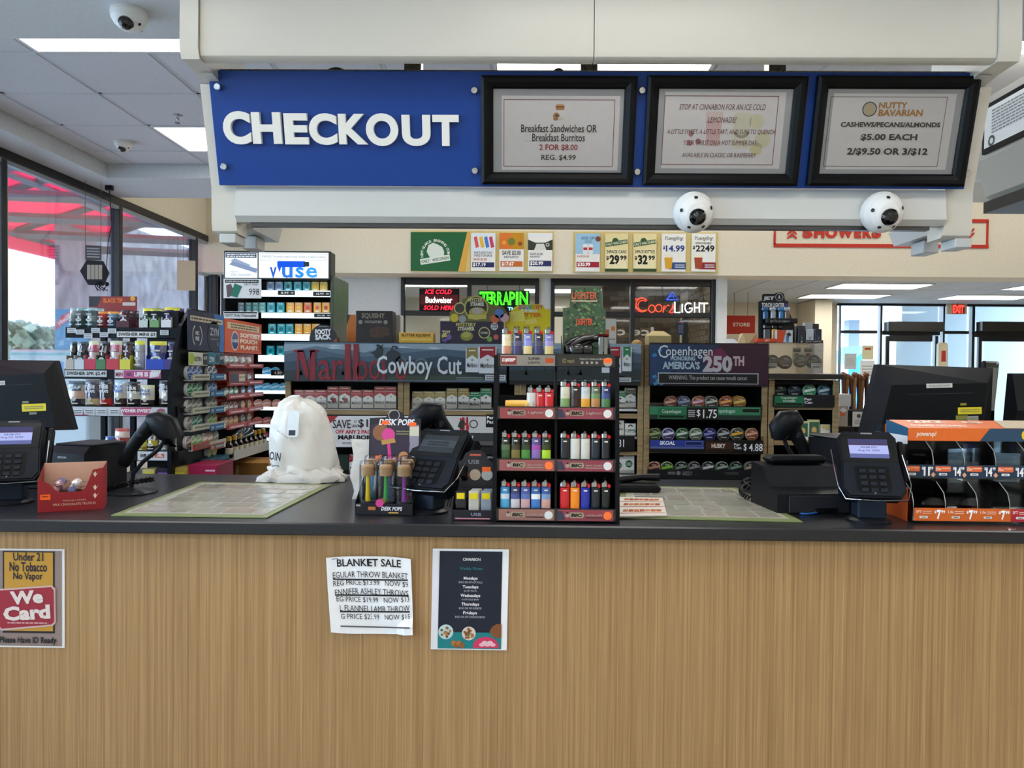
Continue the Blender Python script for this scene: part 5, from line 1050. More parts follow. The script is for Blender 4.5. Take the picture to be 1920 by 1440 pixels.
boxthing('butter_carton', 748, 813, 624, 640, YT, .08, '#dda93f', 'low yellow carton right of the chocolate bar carton', 'carton', lambda p: (p.T('BUTTER SQUISHY', 753, 808, 626, 632, '#5a3a1a', 2, bold=.03), p.rect(752, 809, 635, 638, '#e9c25a', 1)), zb=ZK)
def mys(p):
    p.T('MYSTERY', 855, 893, 605, 612, '#b9b06a', 3, bold=.04); p.T('STEAMER', 858, 890, 613, 620, '#cfc9a0', 3, bold=.04); p.disc(875, 630, 12, '#8a8438', 2, ry=9); p.disc(875, 628, 8, '#a9a050', 3, ry=5); p.ring(908, 624, 9, 11, '#b9b06a', 3); p.T('STEAMER', 901, 915, 622, 626, '#cfc9a0', 4); p.disc(927, 612, 7, '#d0d0d0', 3); p.T('FUN', 922, 932, 607, 611, '#222', 4, bold=.04); p.T('DOH', 922, 932, 612, 616, '#222', 4, bold=.04)
    for x, y, c in ((833, 630, '#b9a95a'), (842, 632, '#7a5a9a'), (834, 637, '#5a4a8a'), (930, 632, '#c25a4a'), (918, 636, '#6a9a4a')): p.disc(x, y, 5, c, 2)
    p.T('TOY', 829, 845, 620, 626, '#d0c9a0', 3, bold=.04)
mt = boxthing('mystery_carton', 825, 944, 603, 641, YT, .12, '#2c2438', 'purple black mystery toy carton with round header card', 'carton', mys, zb=ZK)
M = facing(at(900, 580, YT)); p = PX(M); out = [(843, 603), (843, 586), (850, 578), (856, 582), (862, 575), (868, 562), (880, 555), (896, 554), (910, 560), (918, 570), (930, 572), (944, 576), (952, 588), (950, 603)]; g = MB(M); g.prism([p.q(x, y) for x, y in out][::-1], 2, -.004, .0, '#6e6638')
part('header_card', g, mt, 'print', world=True); p = PX(M); p.disc(893, 577, 22, '#33302a', 2, ry=20); p.ring(893, 577, 20, 23, '#b5a95a', 3); p.T('MYSTERY', 878, 910, 559, 566, '#cfc48a', 4, bold=.04); p.T('STEAMER', 882, 908, 567, 574, '#dcd8c4', 4, bold=.04); p.disc(895, 586, 16, '#a99c48', 4, ry=10); p.disc(895, 583, 10, '#b9a9a0', 5, ry=6); p.rect(878, 912, 590, 598, '#c2b45a', 5); p.ring(862, 578, 9, 11, '#c9bf80', 4); p.disc(862, 578, 9, '#4a4636', 3); p.disc(852, 596, 8, '#c9b43a', 4); p.disc(867, 598, 7, '#9a9a9a', 4); p.disc(936, 588, 9, '#5a7ab0', 4); p.disc(946, 596, 8, '#c49aa0', 4); p.disc(928, 598, 8, '#c9603a', 4); part('header_print', p.g, mt, 'print', world=True)
# yellow squishy display
t = thing('squishy_display', 'bright yellow jumbo squishy butter display behind the lighter rack', 'display', tuple(at(988, 641, YT+.02)))
M = facing(at(988, 605, YT+.02)); p = PX(M); out = [(946, 641), (946, 604), (951, 603), (958, 582), (968, 574), (974, 571), (1010, 570), (1020, 574), (1022, 580), (1032, 579), (1031, 641)]; g = MB(M); q = [p.q(x, y) for x, y in out]; q = [(x, max(y, ZK-M.translation.z)) for x, y in q]; g.prism(q[::-1], 2, -.06, 0, '#e0c81e'); part('carton', g, t, 'print', world=True)
p = PX(M)
for i, c_ in enumerate('SQUISHY'): p.T(c_, 972+6.6*i, 978+6.6*i, 571.5, 580, ['#c9508a', '#7a6ab0', '#5a9ac0', '#6ab06a', '#d9a02a', '#c96a3a', '#b04a6a'][i], 3, bold=.05)
p.T('JUMBO', 975, 1008, 580, 587, '#f2ead0', 3, bold=.05); p.T('BUTTER', 968, 1016, 587, 594, '#e07a1e', 3, bold=.05); p.poly([(955, 585), (982, 582), (985, 602), (957, 604)], '#e9d96a', 4); p.poly([(985, 600), (1005, 597), (1008, 606), (986, 608)], '#e9d06a', 3)
for x in (962, 980, 1000): p.rr(x, x+14, 610, 624, 2, '#cdb62a', 2); p.lines(x+2, x+12, 612, 620, 2, '#5a4a1a', 3, x)
part('print', p.g, t, 'print', world=True)
# misc boxes, paper, tan bag
boxthing('parcel', 1130, 1156, 598, 641, YT+.04, .1, '#d0c9bd', 'white open carton beside the camouflage lighter display', 'carton', lambda p: (p.rect(1134, 1142, 618, 632, '#b5603a', 1), p.rect(1146, 1153, 612, 620, '#e07a3a', 1), p.lines(1132, 1154, 634, 638, 1, '#777', 1)), 'paper', zb=ZK)
boxthing('small_carton', 1216, 1259, 630, 643, YT+.05, .12, '#b09a66', 'low open cardboard carton above the purple banner', 'carton', None, 'paper', zb=ZK)
g = MB(); a, b = at(1216, 630, YT+.05), at(1259, 630, YT+.05); g.add([(a.x, YT+.05, a.z+.001), (b.x, YT+.05, a.z+.001), ((a.x+b.x)/2+.03, YT+.11, a.z+.028), ((a.x+b.x)/2-.03, YT+.11, a.z+.028), (a.x, YT+.17, a.z+.001), (b.x, YT+.17, a.z+.001)], [(0, 1, 2, 3), (3, 2, 5, 4), (0, 3, 4), (1, 5, 2)], '#bca873'); part('flap', g, bpy.data.objects['small_carton'], 'paper', world=True)
g = MB(); a, b = at(1190, 665, YK-.0), at(1213, 638, YK-.0); g.ball(((a.x+b.x)/2, YT+.1, ZK+.001), .03, .04, .03, '#b9935a', 10, 5, 0.0); single('paper_bag', g, 'crumpled tan paper bag between the two banners', 'bag', 'paper', smooth=40)
t = thing('paper_roll', 'tan paper cone lying beside the torch lighter display', 'paper', tuple(at(1402, 643, YT+.05)))
g = MB(); a, b = at(1385, 643, YT+.05), at(1421, 625, YT+.05); g.add([(a.x-.01, YT+.05, ZK+.001), (a.x+.03, YT+.02, ZK+.001), (b.x, YT+.03, ZK+.001), (b.x, YT+.12, ZK+.001), (a.x+.02, YT+.05, b.z), (b.x-.01, YT+.04, b.z), (b.x-.01, YT+.11, b.z), (a.x+.02, YT+.1, b.z)], [(0, 1, 4), (1, 2, 5, 4), (2, 3, 6, 5), (4, 5, 6, 7), (0, 4, 7), (0, 7, 3)], '#c2a377'); part('cone', g, t, 'paper', world=True)
g = MB(); a = at(1366, 643, YT); b = at(1386, 634, YT); g.add([(a.x, YT+.03, ZK+.001), (b.x+.02, YT+.03, ZK+.001), (b.x, YT+.09, b.z), (a.x, YT+.09, b.z)], [(0, 1, 2, 3)], '#c9ccd2'); single('paper_sheet', g, 'white sheet of paper leaning above the purple banner', 'paper', 'paper')
# torch lighter display on the lucite case
YL = YK+.02
def case(x0, x1, y0, y1):
    t = thing('tin_case', 'clear acrylic case of round tins on the low cabinet', 'display case', tuple(at((x0+x1)/2, y1, YL))); a, b = at(x0, y1, YL), at(x1, y0, YL); zb = W(1500, 700).z
    for nm, bx in (('front', (a.x, b.x, YL, YL+.004, zb, b.z)), ('side', (b.x-.004, b.x, YL+.004, YL+.2, zb, b.z-.005)), ('side', (a.x, a.x+.004, YL+.004, YL+.2, zb, b.z-.005)), ('lid', (a.x, b.x, YL+.004, YL+.2, b.z-.004, b.z)), ('back', (a.x+.004, b.x-.004, YL+.196, YL+.2, zb, b.z-.005))):
        g = MB(); g.box(*bx, '#fff'); part(nm, g, t, 'film', world=True)
    return a, b, zb
ca, cb, cz = case(1441, 1544, 643, 699)
for i, (x, y, r, c_, nm) in enumerate(((1449, 680, 14, ('#4a4642', '#3a3633', '#5a5650'), 'black tin with white price tag'), (1473, 681, 14, ('#5a4a42', '#4a3a36', '#6a5a50'), 'brown tin'), (1502, 679, 13, ('#5a5e50', '#4a4e40', '#7a7e6a'), 'olive tin with white tag'), (1526, 680, 14, ('#3f403c', '#33342f', '#6a6a60'), 'charcoal tin with price label'))):
    tin(x, y-2, YL+.03+.001*i, r-1, *c_, nm+' in the clear case', 'round tins in the clear case')
for x, y0, y1, c, nm in ((1494, 652, 668, '#b9b096', 'cream'), (1515, 652, 668, '#c98a8a', 'red')):
    card('backing_card', x-8, x+8, y0, y1+10, YL+.1, '%s labelled card standing behind the tins' % nm, 'card', lambda p: (p.rect(x-7, x+7, y0+3, y0+8, '#6a6050', 1), p.disc(x, y0+15, 5, '#8a3a3a' if nm == 'red' else '#7a7a50', 1)), '#c9c4b4', .002, 'paper')
for x in (1448, 1530): card('price_tag', x-9, x+9, 681, 691, YL+.02, 'white price tag on the %s tin in the clear case' % ('first' if x < 1500 else 'last'), 'price tag', lambda p: (p.lines(x-7, x+7, 682, 685, 1, '#999', 1), p.lines(x-7, x+7, 686, 690, 1, '#333', 1)), '#d9d9d4', .001, 'paper')
t = thing('torch_display', 'tall black torch lighter display stand on the clear case', 'display', (at(1452, 643, YL).x, YL+.06, cb.z))
M = facing(at(1450, 600, YL+.08)); p = PX(M); out = [(1422, 643), (1422, 566), (1429, 563), (1429, 553), (1432, 551), (1452, 551), (1456, 549), (1464, 548), (1470, 551), (1472, 563), (1478, 565), (1478, 580), (1486, 600), (1490, 612), (1490, 643)]; g = MB(M); q = [p.q(x, y) for x, y in out]; q = [(x, max(y, cb.z-M.translation.z+.001)) for x, y in q]; g.prism(q[::-1], 2, -.004, 0, '#15161a'); part('backer', g, t, 'print', world=True)
p = PX(M); p.T('JET', 1431, 1452, 556, 564, '#eee', 2, bold=.04); p.ring(1461, 557, 6.5, 7.5, '#bbb', 2); p.poly([(1459, 560), (1461, 552), (1463, 560)], '#eee', 3); p.T('TORCH LIGHTER', 1428, 1471, 568, 576, '#eee', 2, bold=.03); p.poly([(1473, 570), (1478, 567), (1478, 585), (1470, 575)], '#3a3a7a', 2); part('print', p.g, t, 'print', world=True)
for i, (x, c) in enumerate(((1434, '#3a6a9a'), (1448, '#b9bcc0'), (1463, '#4a8ac0'), (1474, '#8a6a55'))):
    g = MB(M); u, v = PX(M).q(x, 588); g.box(u-.012, u+.012, v-.03, v+.012, .002, .02, c, .004); g.box(u-.02, u+.014, v+.012, v+.03, .002, .024, '#c9ced4' if i % 2 else c, .006); part('torch_lighter', g, t, 'gloss', world=True)
g = MB(M); u0, v0 = PX(M).q(1432, 607); u1, v1 = PX(M).q(1490, 598); g.box(u0, u1, v0, v1, .02, .045, '#141518', .003); p2 = PX(M); part('shelf', g, t, 'print', world=True); Mq = M @ Matrix.Translation((0, 0, .0455)); p = PX(Mq); p.T('Jet Torch Lighter', 1444, 1481, 600, 605, '#aaa', 1, bold=.01); part('shelf_print', p.g, t, 'print', world=True)
for i, (x, c) in enumerate(((1435, '#55555a'), (1450, '#d9a52a'), (1458, '#3a2a22'))):
    g = MB(M); u, v = PX(M).q(x, 625); g.box(u-.016, u+.016, v-.03, v+.02, .01, .03, c, .003); g.box(u-.02, u+.02, v+.02, v+.042, .008, .034, '#1c1c1e', .006); part('torch_lighter', g, t, 'gloss', world=True)
boxthing('torch_carton', 1457, 1487, 619, 643, YL+.005, .04, '#cfd0d2', 'orange and white torch lighter carton before the stand', 'carton', lambda p: (p.poly([(1457, 619), (1474, 619), (1468, 643), (1457, 643)], '#d9502a', 1), p.poly([(1474, 626), (1480, 623), (1484, 628), (1478, 632)], '#22252c', 2), p.rr(1474, 1479, 630, 641, 1, '#3a7ac0', 2)), zb=cb.z)
boxthing('orange_tray', 1419, 1457, 635, 643, YL-.002, .05, '#d9492a', 'low orange tray of torch lighters', 'tray', lambda p: p.T('JET', 1434, 1444, 636.5, 641, '#f2d9cf', 1, bold=.03, it=.2), zb=cb.z+.0)
for i, (x0, x1, y0, d, c, nm) in enumerate(((1494, 1510, 611, .05, '#22242b', 'black'), (1508, 1524, 605, .09, '#b9bbbe', 'tall silver'), (1524, 1536, 607, .09, '#2a2a30', 'tall dark'), (1512, 1526, 617, .0, '#c4c6c8', 'silver'), (1528, 1541, 617, .0, '#26283a', 'navy'), (1497, 1510, 614, .0, '#2a2d33', 'charcoal'))):
    boxthing('lighter_box', x0, x1, y0, 638, YL+.012+d, .03, c, '%s windproof lighter gift box on the clear case' % nm, 'box', (lambda p: (p.poly([(x0+3, 628), ((x0+x1)/2, 634), (x1-3, 628), ((x0+x1)/2, 638)], '#777', 1),)) if i > 2 else None, zb=cb.z)
boxthing('lighter_tray', 1496, 1544, 638, 643, YL+.001, .008, '#15161a', 'black front strip of the windproof lighter boxes', 'tray', lambda p: (p.T('ZIPPO', 1510, 1522, 639, 642, '#aaa', 1, it=.2), p.T('LIGHTER', 1525, 1541, 639, 642, '#aaa', 1, it=.2), p.disc(1503, 640.5, 2, '#999', 1)), zb=cb.z)
# ================================================================ LIT VAPE DISPLAY (far left)
YV = 4.75
vx0, vx1 = at(415, 560, YV).x, at(626, 560, YV).x; vz1 = at(520, 471, YV).z
vd = thing('vape_display', 'tall black lit shelf display of vape boxes behind the bag', 'display', ((vx0+vx1)/2, YV+.2, 0))
g = MB(); g.box(vx0+.03, vx1-.02, YV+.37, YV+.4, 0, vz1-.14, '#0c0d10'); part('back_panel', g, vd, 'plastic', world=True)
g = MB(); g.box(vx1-.02, vx1, YV-.01, YV+.4, 0, at(626, 517, YV).z, '#3b453c', .003); part('side_panel', g, vd, 'satin', world=True)
g = MB(); g.box(vx0, vx0+.03, YV-.01, YV+.4, 0, at(415, 515, YV).z, '#17181c', .003); part('side_panel', g, vd, 'satin', world=True)
M = facing(at(520, 497, YV-.02)); p = PX(M); p.box(419, 620, 471, 524, -.12, 0, '#14161a', .004); hd = part('header_case', p.g, vd, 'satin', world=True)
M2 = facing(at(520, 497, YV-.0205)); p = PX(M2); p.rect(422, 483, 474, 521, '#e6f4ff', 1); p.rect(423, 481, 475, 483, '#23304a', 2); p.lines(425, 479, 476, 482, 2, '#dfeaf5', 3, 2); p.poly([(432, 489), (440, 484), (470, 497), (464, 503)], '#8fa0bd', 2); p.poly([(430, 496), (436, 490), (483, 504), (481, 512)], '#7d8fb0', 3); p.T('NJOY', 433, 446, 508, 512, '#9aa9b8', 3); p.T('Daily Disposable', 433, 470, 513, 518, '#8a99a8', 3, bold=.01)
p.rect(485, 616, 474, 521, '#f2fbff', 1); p.border(488, 613, 476, 488, .6, '#8fa0b0', 2); p.T('WARNING: This product contains nicotine. Nicotine is an addictive chemical.', 491, 610, 479, 485, '#50606e', 3, bold=0)
p.T('v', 506, 519, 501, 521, '#2f5fc4', 4, bold=.02); p.T('u', 529, 549, 501, 521, '#2f78dc', 4, bold=.02); p.T('s', 554, 570, 501, 521, '#2f8ce6', 4, bold=.02); p.T('e', 574, 595, 501, 521, '#3f9cf0', 4, bold=.02); p.rr(520, 573, 490, 501, 2, '#1d56d8', 5); p.rr(570, 580, 491, 500, 2, '#2a3a44', 6); p.poly([(521, 500), (524, 511), (528, 500)], '#1d56d8', 5)
subpart('lit_graphic', p.g, hd, 'lightbox', world=True)
def vshelf(x0, x1, y0, y1, lit=True, d=0.0):
    a, b = at(x0, y1, YV+d), at(x1, y0, YV+d); g = MB(); g.box(a.x, b.x, YV+d+.006, YV+.36, a.z, a.z+.012, '#1a1c20'); o = part('shelf', g, vd, 'satin', world=True)
    g = MB(); g.box(a.x, b.x, YV+d, YV+d+.006, a.z, b.z, '#d9eef8'); subpart('lit_strip' if lit else 'strip', g, o, 'shelflight' if lit else 'print', world=True); return b.z
for x0, x1, y0, y1 in ((490, 622, 545, 556), (490, 622, 587, 596), (490, 622, 627, 638), (484, 622, 667, 678), (478, 622, 703, 709), (478, 622, 733, 738), (478, 622, 764, 769), (478, 622, 797, 801), (478, 622, 822, 826)): vshelf(x0, x1, y0, y1)
_vb = {}
def vbox(x, y0, y1, c, c2, label, w=.048):
    k = (c, c2, w, y1-y0)
    b = at(x, y1, YV+.03); h = at(x, y0, YV+.03).z-b.z
    if k not in _vb:
        g = MB(); g.box(-w/2, w/2, 0, .025, 0, h, c, .001); g.M = frame((0, 0, h/2), (1, 0, 0), (0, 0, 1)); g.text('VUSE', 0, h*.36, w*.6, .008, '#e6f2f2', 1, .02); g.disc(0, -.02*h, w*.26, c2, 1, 10); g.rect(0, -.36*h, w*.5, .006, '#e0ecec', 1)
        o = mk('vape_box', g, 'gloss'); _vb[k] = o.data; bpy.data.objects.remove(o)
    o = bpy.data.objects.new('vape_box', _vb[k]); C.objects.link(o); o.location = b; return tag(o, label, 'box', 'vape boxes in the lit display')
TE, TE2, OR_, OR2, RO, GB, GG = '#1f9aa6', '#16707c', '#e8a02a', '#f0c050', '#d9702a', '#7d93b5', '#3d7a6a'
for i, (x, c, c2, n) in enumerate(((507, GB, '#5a6f96', 'grey blue'), (523, GB, '#5a6f96', 'grey blue'), (540, TE, '#2a3a3c', 'teal'), (558, TE, TE2, 'teal'), (575, TE, TE2, 'teal'), (591, '#e0b02a', OR2, 'yellow'), (607, '#e0b02a', OR2, 'yellow'))): vbox(x, 528, 545, c, c2, '%s vape box, %s on the top lit shelf' % (n, ORD[i]))
for i, (x, c, c2, n) in enumerate(((452, '#5a5f66', '#888', 'dark grey'), (466, GG, '#6aa', 'dark green'), (479, '#4a7a66', '#6aa', 'dark green'), (492, '#5aa090', '#8cc', 'pale green'), (508, TE, TE2, 'teal'), (526, TE, TE2, 'teal'), (544, OR_, '#f0b84a', 'orange'), (560, OR_, '#f0b84a', 'orange'), (577, RO, '#c03a1e', 'red orange'), (595, OR_, '#c9502a', 'orange'), (611, OR_, '#b5401e', 'orange'))): vbox(x, 567, 586, c, c2, '%s vape box, %s on the second lit shelf' % (n, ORD[i]), .04 if i < 4 else .048)
for i, (x, c, c2, n) in enumerate(((510, TE, '#2a3a3c', 'teal'), (527, TE, TE2, 'teal'), (543, TE, TE2, 'teal'), (560, OR_, '#f0b84a', 'orange'), (576, OR_, '#f0b84a', 'orange'), (592, OR_, '#c9502a', 'orange'))): vbox(x, 607, 626, c, c2, '%s vape box, %s on the third lit shelf' % (n, ORD[i]))
for i, x in enumerate((507, 526)): vbox(x, 648, 667, TE, TE2, 'teal vape box, %s on the fourth lit shelf' % ORD[i])
for yy, r, cs, nm in ((697, 9, [('#7fc4e0', '#3a9cd0', '#bfe4f2')]*2, 'blue'), (726, 8.5, [('#8fd0ea', '#3aa8d8', '#d0eef8')]*4, 'pale blue'), (757, 8.5, [('#e0a898', '#d98a6a', '#f2d0c0')]*3, 'peach'), (790, 8.5, [('#d9a090', '#c05a48', '#e6b0a0')]*2, 'red rimmed'), (816, 8, [('#c04a6a', '#b02a55', '#d97a95')]*1, 'magenta')):
    xs = {2: (500, 516) if yy < 700 else (483, 501), 4: (485, 500, 516, 531), 3: (484, 500, 518), 1: (495,)}[len(cs)]
    for i, (x, c_) in enumerate(zip(xs, cs)): tin(x, yy, YV+.02, r, *c_, '%s pouch can, %s in its row of the lit display' % (nm, ORD[i]), 'pouch cans in the lit display')
for x0, x1, y0, y1, lb, t1 in ((419, 490, 523, 559, 'white price card reading 9.98 on the lit display', 0), (419, 484, 584, 597, 'white strip naming daily disposables on the lit display', 1)):
    def d(p):
        if t1 == 0: p.rect(422, 485, 525, 530, '#1c1e22', 1); p.lines(424, 483, 526, 529, 1, '#ccc', 2); p.poly([(424, 535), (433, 532), (440, 548), (430, 557), (426, 557)], '#5a4a4c', 1); p.poly([(440, 531), (454, 537), (445, 558), (432, 555)], '#1f6a5a', 2); p.T('NJOY Daily', 458, 484, 531, 536, '#666', 2); p.T('998', 467, 486, 541, 553, '#1a1a1c', 2, bold=0)
        else: p.rect(420, 482, 585, 587, '#1c1e22', 1); p.T('NJOY Daily Disposable', 422, 480, 589, 595, '#555', 2, bold=.02)
    card('price_card', x0, x1, y0, y1, YV-.03, lb, 'price card', d, '#cfd2d4', .003)
for x0, x1, y0, y1, lb in ((521, 553, 545, 553, 'black price tag on the top lit shelf, near its middle'), (587, 619, 547, 555, 'black price tag at the end of the top lit shelf'), (589, 621, 588, 595, 'black price tag at the end of the second lit shelf'), (508, 532, 694, 704, 'black price tag before the blue pouch cans')):
    card('price_tag', x0, x1, y0, y1, YV-.006, lb, 'price tag', lambda p: (p.T('8.99' if x0 == 521 else '18.99' if x0 == 587 else '20.38' if x0 == 589 else '4.88', x0+6, x0+20, y0+2, y1-2, '#e6e6e6', 1, bold=.01), p.disc(x1-5, (y0+y1)/2, 3, '#aaa', 1, ry=1.5)), '#14161a', .002)
# ================================================================ CIGARILLO RACK facing the customer
YE = 3.6
ex0, ex1 = at(130, 700, YE).x, at(352, 700, YE).x
er = thing('cigarillo_rack', 'black stepped wire rack of cigarillo pouches before the windows', 'rack', ((ex0+ex1)/2, YE+.2, 0))
def E(x, y, d=0.0): return at(x, y, YE+d)
for y0, y1, x0, dd in ((615, 633, 122, .0), (693, 710, 120, -.03), (762, 780, 132, -.06), (846, 864, 196, -.09), (896, 906, 196, -.1)):
    a, b = E(x0, y1, dd), E(334, y0, dd); g = MB(); g.box(a.x, b.x, YE+dd, YE+.012+dd, a.z, b.z, '#16181d', .002); o = part('shelf', g, er, 'plastic', world=True)
    g = MB(); g.box(a.x, b.x, YE+.012+dd, YE+.26, b.z-.012, b.z-.004, '#1b1d22'); subpart('shelf_deck', g, o, 'plastic', world=True)
for x in (180, 236): q = E(x, 700, .2); g = MB(); g.box(q.x-.012, q.x+.012, YE+.262, YE+.286, 0, E(x, 620, .2).z, '#15171b'); part('post', g, er, 'plastic', world=True)
q = E(334, 700); zt = E(340, 575).z
g = MB(); g.prism([(YE-.11, 0), (YE+.3, 0), (YE+.3, zt), (YE+.1, zt), (YE+.0, zt-.09), (YE-.11, zt-.36)], 0, q.x, q.x+.018, '#14161b'); part('side_panel', g, er, 'plastic', world=True)
q2 = E(352, 700)
# strips
def estrip(x0, x1, y0, y1, dd, label, draw, bg='#cfd2d6'): card('shelf_strip', x0, x1, y0, y1, YE+dd-.002, label, 'price strip', draw, bg, .0015, group='price strips on the cigarillo rack')
estrip(219, 293, 622, 632, 0, 'white price strip ending in $3 on the top rack shelf', lambda p: p.T('SWISHER MINI $3', 222, 291, 624, 630.5, '#16181c', 1, bold=.03), '#dcdcd8')
estrip(122, 200, 695, 706, -.03, 'white price strip ending in $2.49 on the second rack shelf', lambda p: p.T('SWISHER 2PK $2.49', 125, 198, 697, 704, '#16181c', 1, bold=.03), '#c9ccce')
estrip(215, 302, 694, 709, -.03, 'pink strip reading LIFE IS SW', lambda p: (p.rect(232, 302, 695, 709, '#b5507a', 1), p.poly([(284, 694), (302, 694), (298, 706), (280, 709)], '#d9d6da', 2), p.T('LIFE IS SW', 252, 296, 698, 706, '#f2e6ec', 3, bold=.05), p.T('MIN', 217, 230, 698, 706, '#a03a5a', 2, bold=.02), p.disc(242, 702, 5, '#6a3a6a', 2, ry=3)), '#d9d0d4')
estrip(132, 317, 764, 779, -.06, 'white and pink strip under the wrap pouches', lambda p: (p.poly([(226, 764), (285, 764), (278, 779), (232, 779)], '#b04a6a', 1), p.T('SWISHER SWEETS', 222, 286, 767, 773, '#f0e0e6', 2, bold=.04), p.disc(302, 771, 8, '#b5506a', 1, ry=5), p.disc(302, 772, 5, '#ddd', 2, ry=2), p.poly([(140, 779), (150, 770), (168, 779)], '#b04a6a', 1)), '#c4c6cc')
estrip(258, 317, 847, 863, -.09, 'white strip ending in WRAPS above the counter', lambda p: (p.T('WRAPS', 262, 288, 851, 858, '#16181c', 1, bold=.03), p.rect(290, 308, 851, 858, '#c9502a', 1), p.poly([(292, 856), (300, 850), (307, 857)], '#ccc', 2)), '#cfd0d2')
rd = random.Random(11)
for i, (x, y) in enumerate(((126, 619), (142, 622), (157, 629), (171, 619), (187, 627), (202, 620), (300, 623))):
    estrip(x, x+16, y-4, y+5, -.003, 'small white price label, %s along the top rack shelf' % ORD[i], lambda p: p.lines(x+2, x+14, y-3, y+4, 2, '#8a8d92', 1, x), '#c9cdd2')
for i, x in enumerate((136, 158, 181, 205)):
    estrip(x, x+19, 767, 777, -.063, 'small white price label, %s along the third rack shelf' % ORD[i], lambda p: p.lines(x+2, x+17, 768, 776, 2, '#6a6d72', 1, x), '#d2d5d8')
def pouch(x0, x1, y0, y1, dd, cols, label, txt=None, group='cigarillo pouches on the window rack', zig=True, tray=None, tc='#e0dcd4'):
    """a sealed flat pouch: pinched top, puffed middle, printed bands"""
    a, b = at(x0, y1, YE+dd), at(x1, y0, YE+dd); w, h = b.x-a.x, b.z-a.z; t = thing('cigarillo_pouch', label, 'pouch', ((a.x+b.x)/2, YE+dd, a.z), group=group)
    g = MB(); n = 6; lv = [0, .08, .3, .6, .86, .93, 1.0]; th = [.004, .02, .026, .022, .008, .003, .002]
    def c_at(v): return cols[min(len(cols)-1, int(v*len(cols)))]
    for (v0, t0), (v1, t1) in zip(zip(lv, th), zip(lv[1:], th[1:])):
        for k in range(n):
            u0, u1 = -.5+k/n, -.5+(k+1)/n; s0, s1 = math.cos(u0*math.pi*.95), math.cos(u1*math.pi*.95); cc = c_at((v0+v1)/2)
            g.poly([(u0*w, -t0*s0, v0*h), (u1*w, -t0*s1, v0*h), (u1*w, -t1*s1, v1*h), (u0*w, -t1*s0, v1*h)], cc)
            g.poly([(u1*w, t0*s1*.6, v0*h), (u0*w, t0*s0*.6, v0*h), (u0*w, t1*s0*.6, v1*h), (u1*w, t1*s1*.6, v1*h)], cc)
    part('film', g, t, 'gloss', smooth=50)
    g = MB(frame((0, -.0275, h*.0), (1, 0, 0), (0, 0, 1)))
    if txt:
        for i, s in enumerate(txt): g.text(s, 0, h*(.74-.16*i), w*.8, h*.12, tc, 1, .03)
        g.disc(0, h*.3, min(w, h)*.14, '#b9b4aa', 1, 10); g.rect(0, h*.12, w*.5, h*.05, '#b9b4aa', 1)
    else: g.disc(0, h*.38, w*.3, '#d0d0d2', 1, 12, ry=w*.16); g.rect(0, h*.38, w*.3, w*.06, '#555', 2); g.rect(0, h*.16, w*.6, h*.05, '#c9c9c9', 1); g.rect(0, h*.66, w*.5, h*.06, '#c4c0c0', 1)
    part('print', g, t, 'print')
    if tray or dd > .02:
        r = dup(t, (t.location.x+.012, YE+dd+.04, a.z), label.replace(' on the', ' behind its twin on the').replace('cigarillo pouch', 'pouch').replace('at the end', 'behind the end'))
    if tray:
        g = MB(); g.box(-w/2-.002, w/2+.002, -.034, -.031, 0, h*.36, tray); g.box(-w/2-.002, -w/2, -.031, .06, 0, h*.5, tray); g.box(w/2, w/2+.002, -.031, .06, 0, h*.5, tray); g.rect; part('tray', g, t, 'print')
    return t
# top shelf
for i, (x0, x1, y0, cs, tr, nm) in enumerate(((132, 143, 577, ['#5a7480', '#8aa0aa', '#9ab0ba'], None, 'slim blue grey'), (144, 162, 577, ['#3a5a5c', '#2f4446', '#4a5a5c', '#7a9a9c'], None, 'dark teal'), (163, 182, 577, ['#5a8088', '#7a989c', '#40585c', '#8aa8ac'], None, 'silver teal'), (184, 202, 584, ['#8a2f38', '#7a2a33', '#9a3a3a', '#d98a2a'], None, 'red with orange top'), (203, 222, 584, ['#4a6a8a', '#3a5a78', '#5a7a90', '#d9902a'], None, 'blue with orange top'), (226, 248, 582, ['#7a2a35', '#4a1f2a', '#2f1a22'], '#4a2028', 'dark maroon'), (268, 286, 578, ['#3f6a4a', '#2f5a3c', '#1f4a30', '#d9d03a'], '#c9d0cc', 'green with yellow top'), (284, 303, 578, ['#2f4a36', '#26402e', '#1f3a28', '#9aa03a'], '#7aa06a', 'dark green'), (309, 326, 576, ['#d0cdd4', '#4a3a7a', '#3a2f6a', '#d9d03a'], '#e0dfe2', 'purple with white label'), (322, 334, 577, ['#3a2f5a', '#2a2248', '#3a3058'], '#3a3066', 'dark purple'))):
    pouch(x0, x1, y0, 614.5, .03 if i != 9 else .075, cs, '%s cigarillo pouch on the top shelf of the rack' % nm, tray=tr)
M = facing(E(212, 566, .2)); card('rack_header', 167, 257, 556, 600, YE+.2, 'red and black header card on top of the cigarillo rack', 'sign', lambda p: (p.poly([(167, 556), (190, 556), (182, 575), (167, 575)], '#26222a', 1), p.T('BLACK TIP', 194, 230, 559, 568, '#e0702a', 2, bold=.05), p.disc(249, 560, 4.5, '#d9a52a', 2), p.rect(230, 254, 567, 573, '#d0c4bc', 2)), '#8f2f2c', .002)
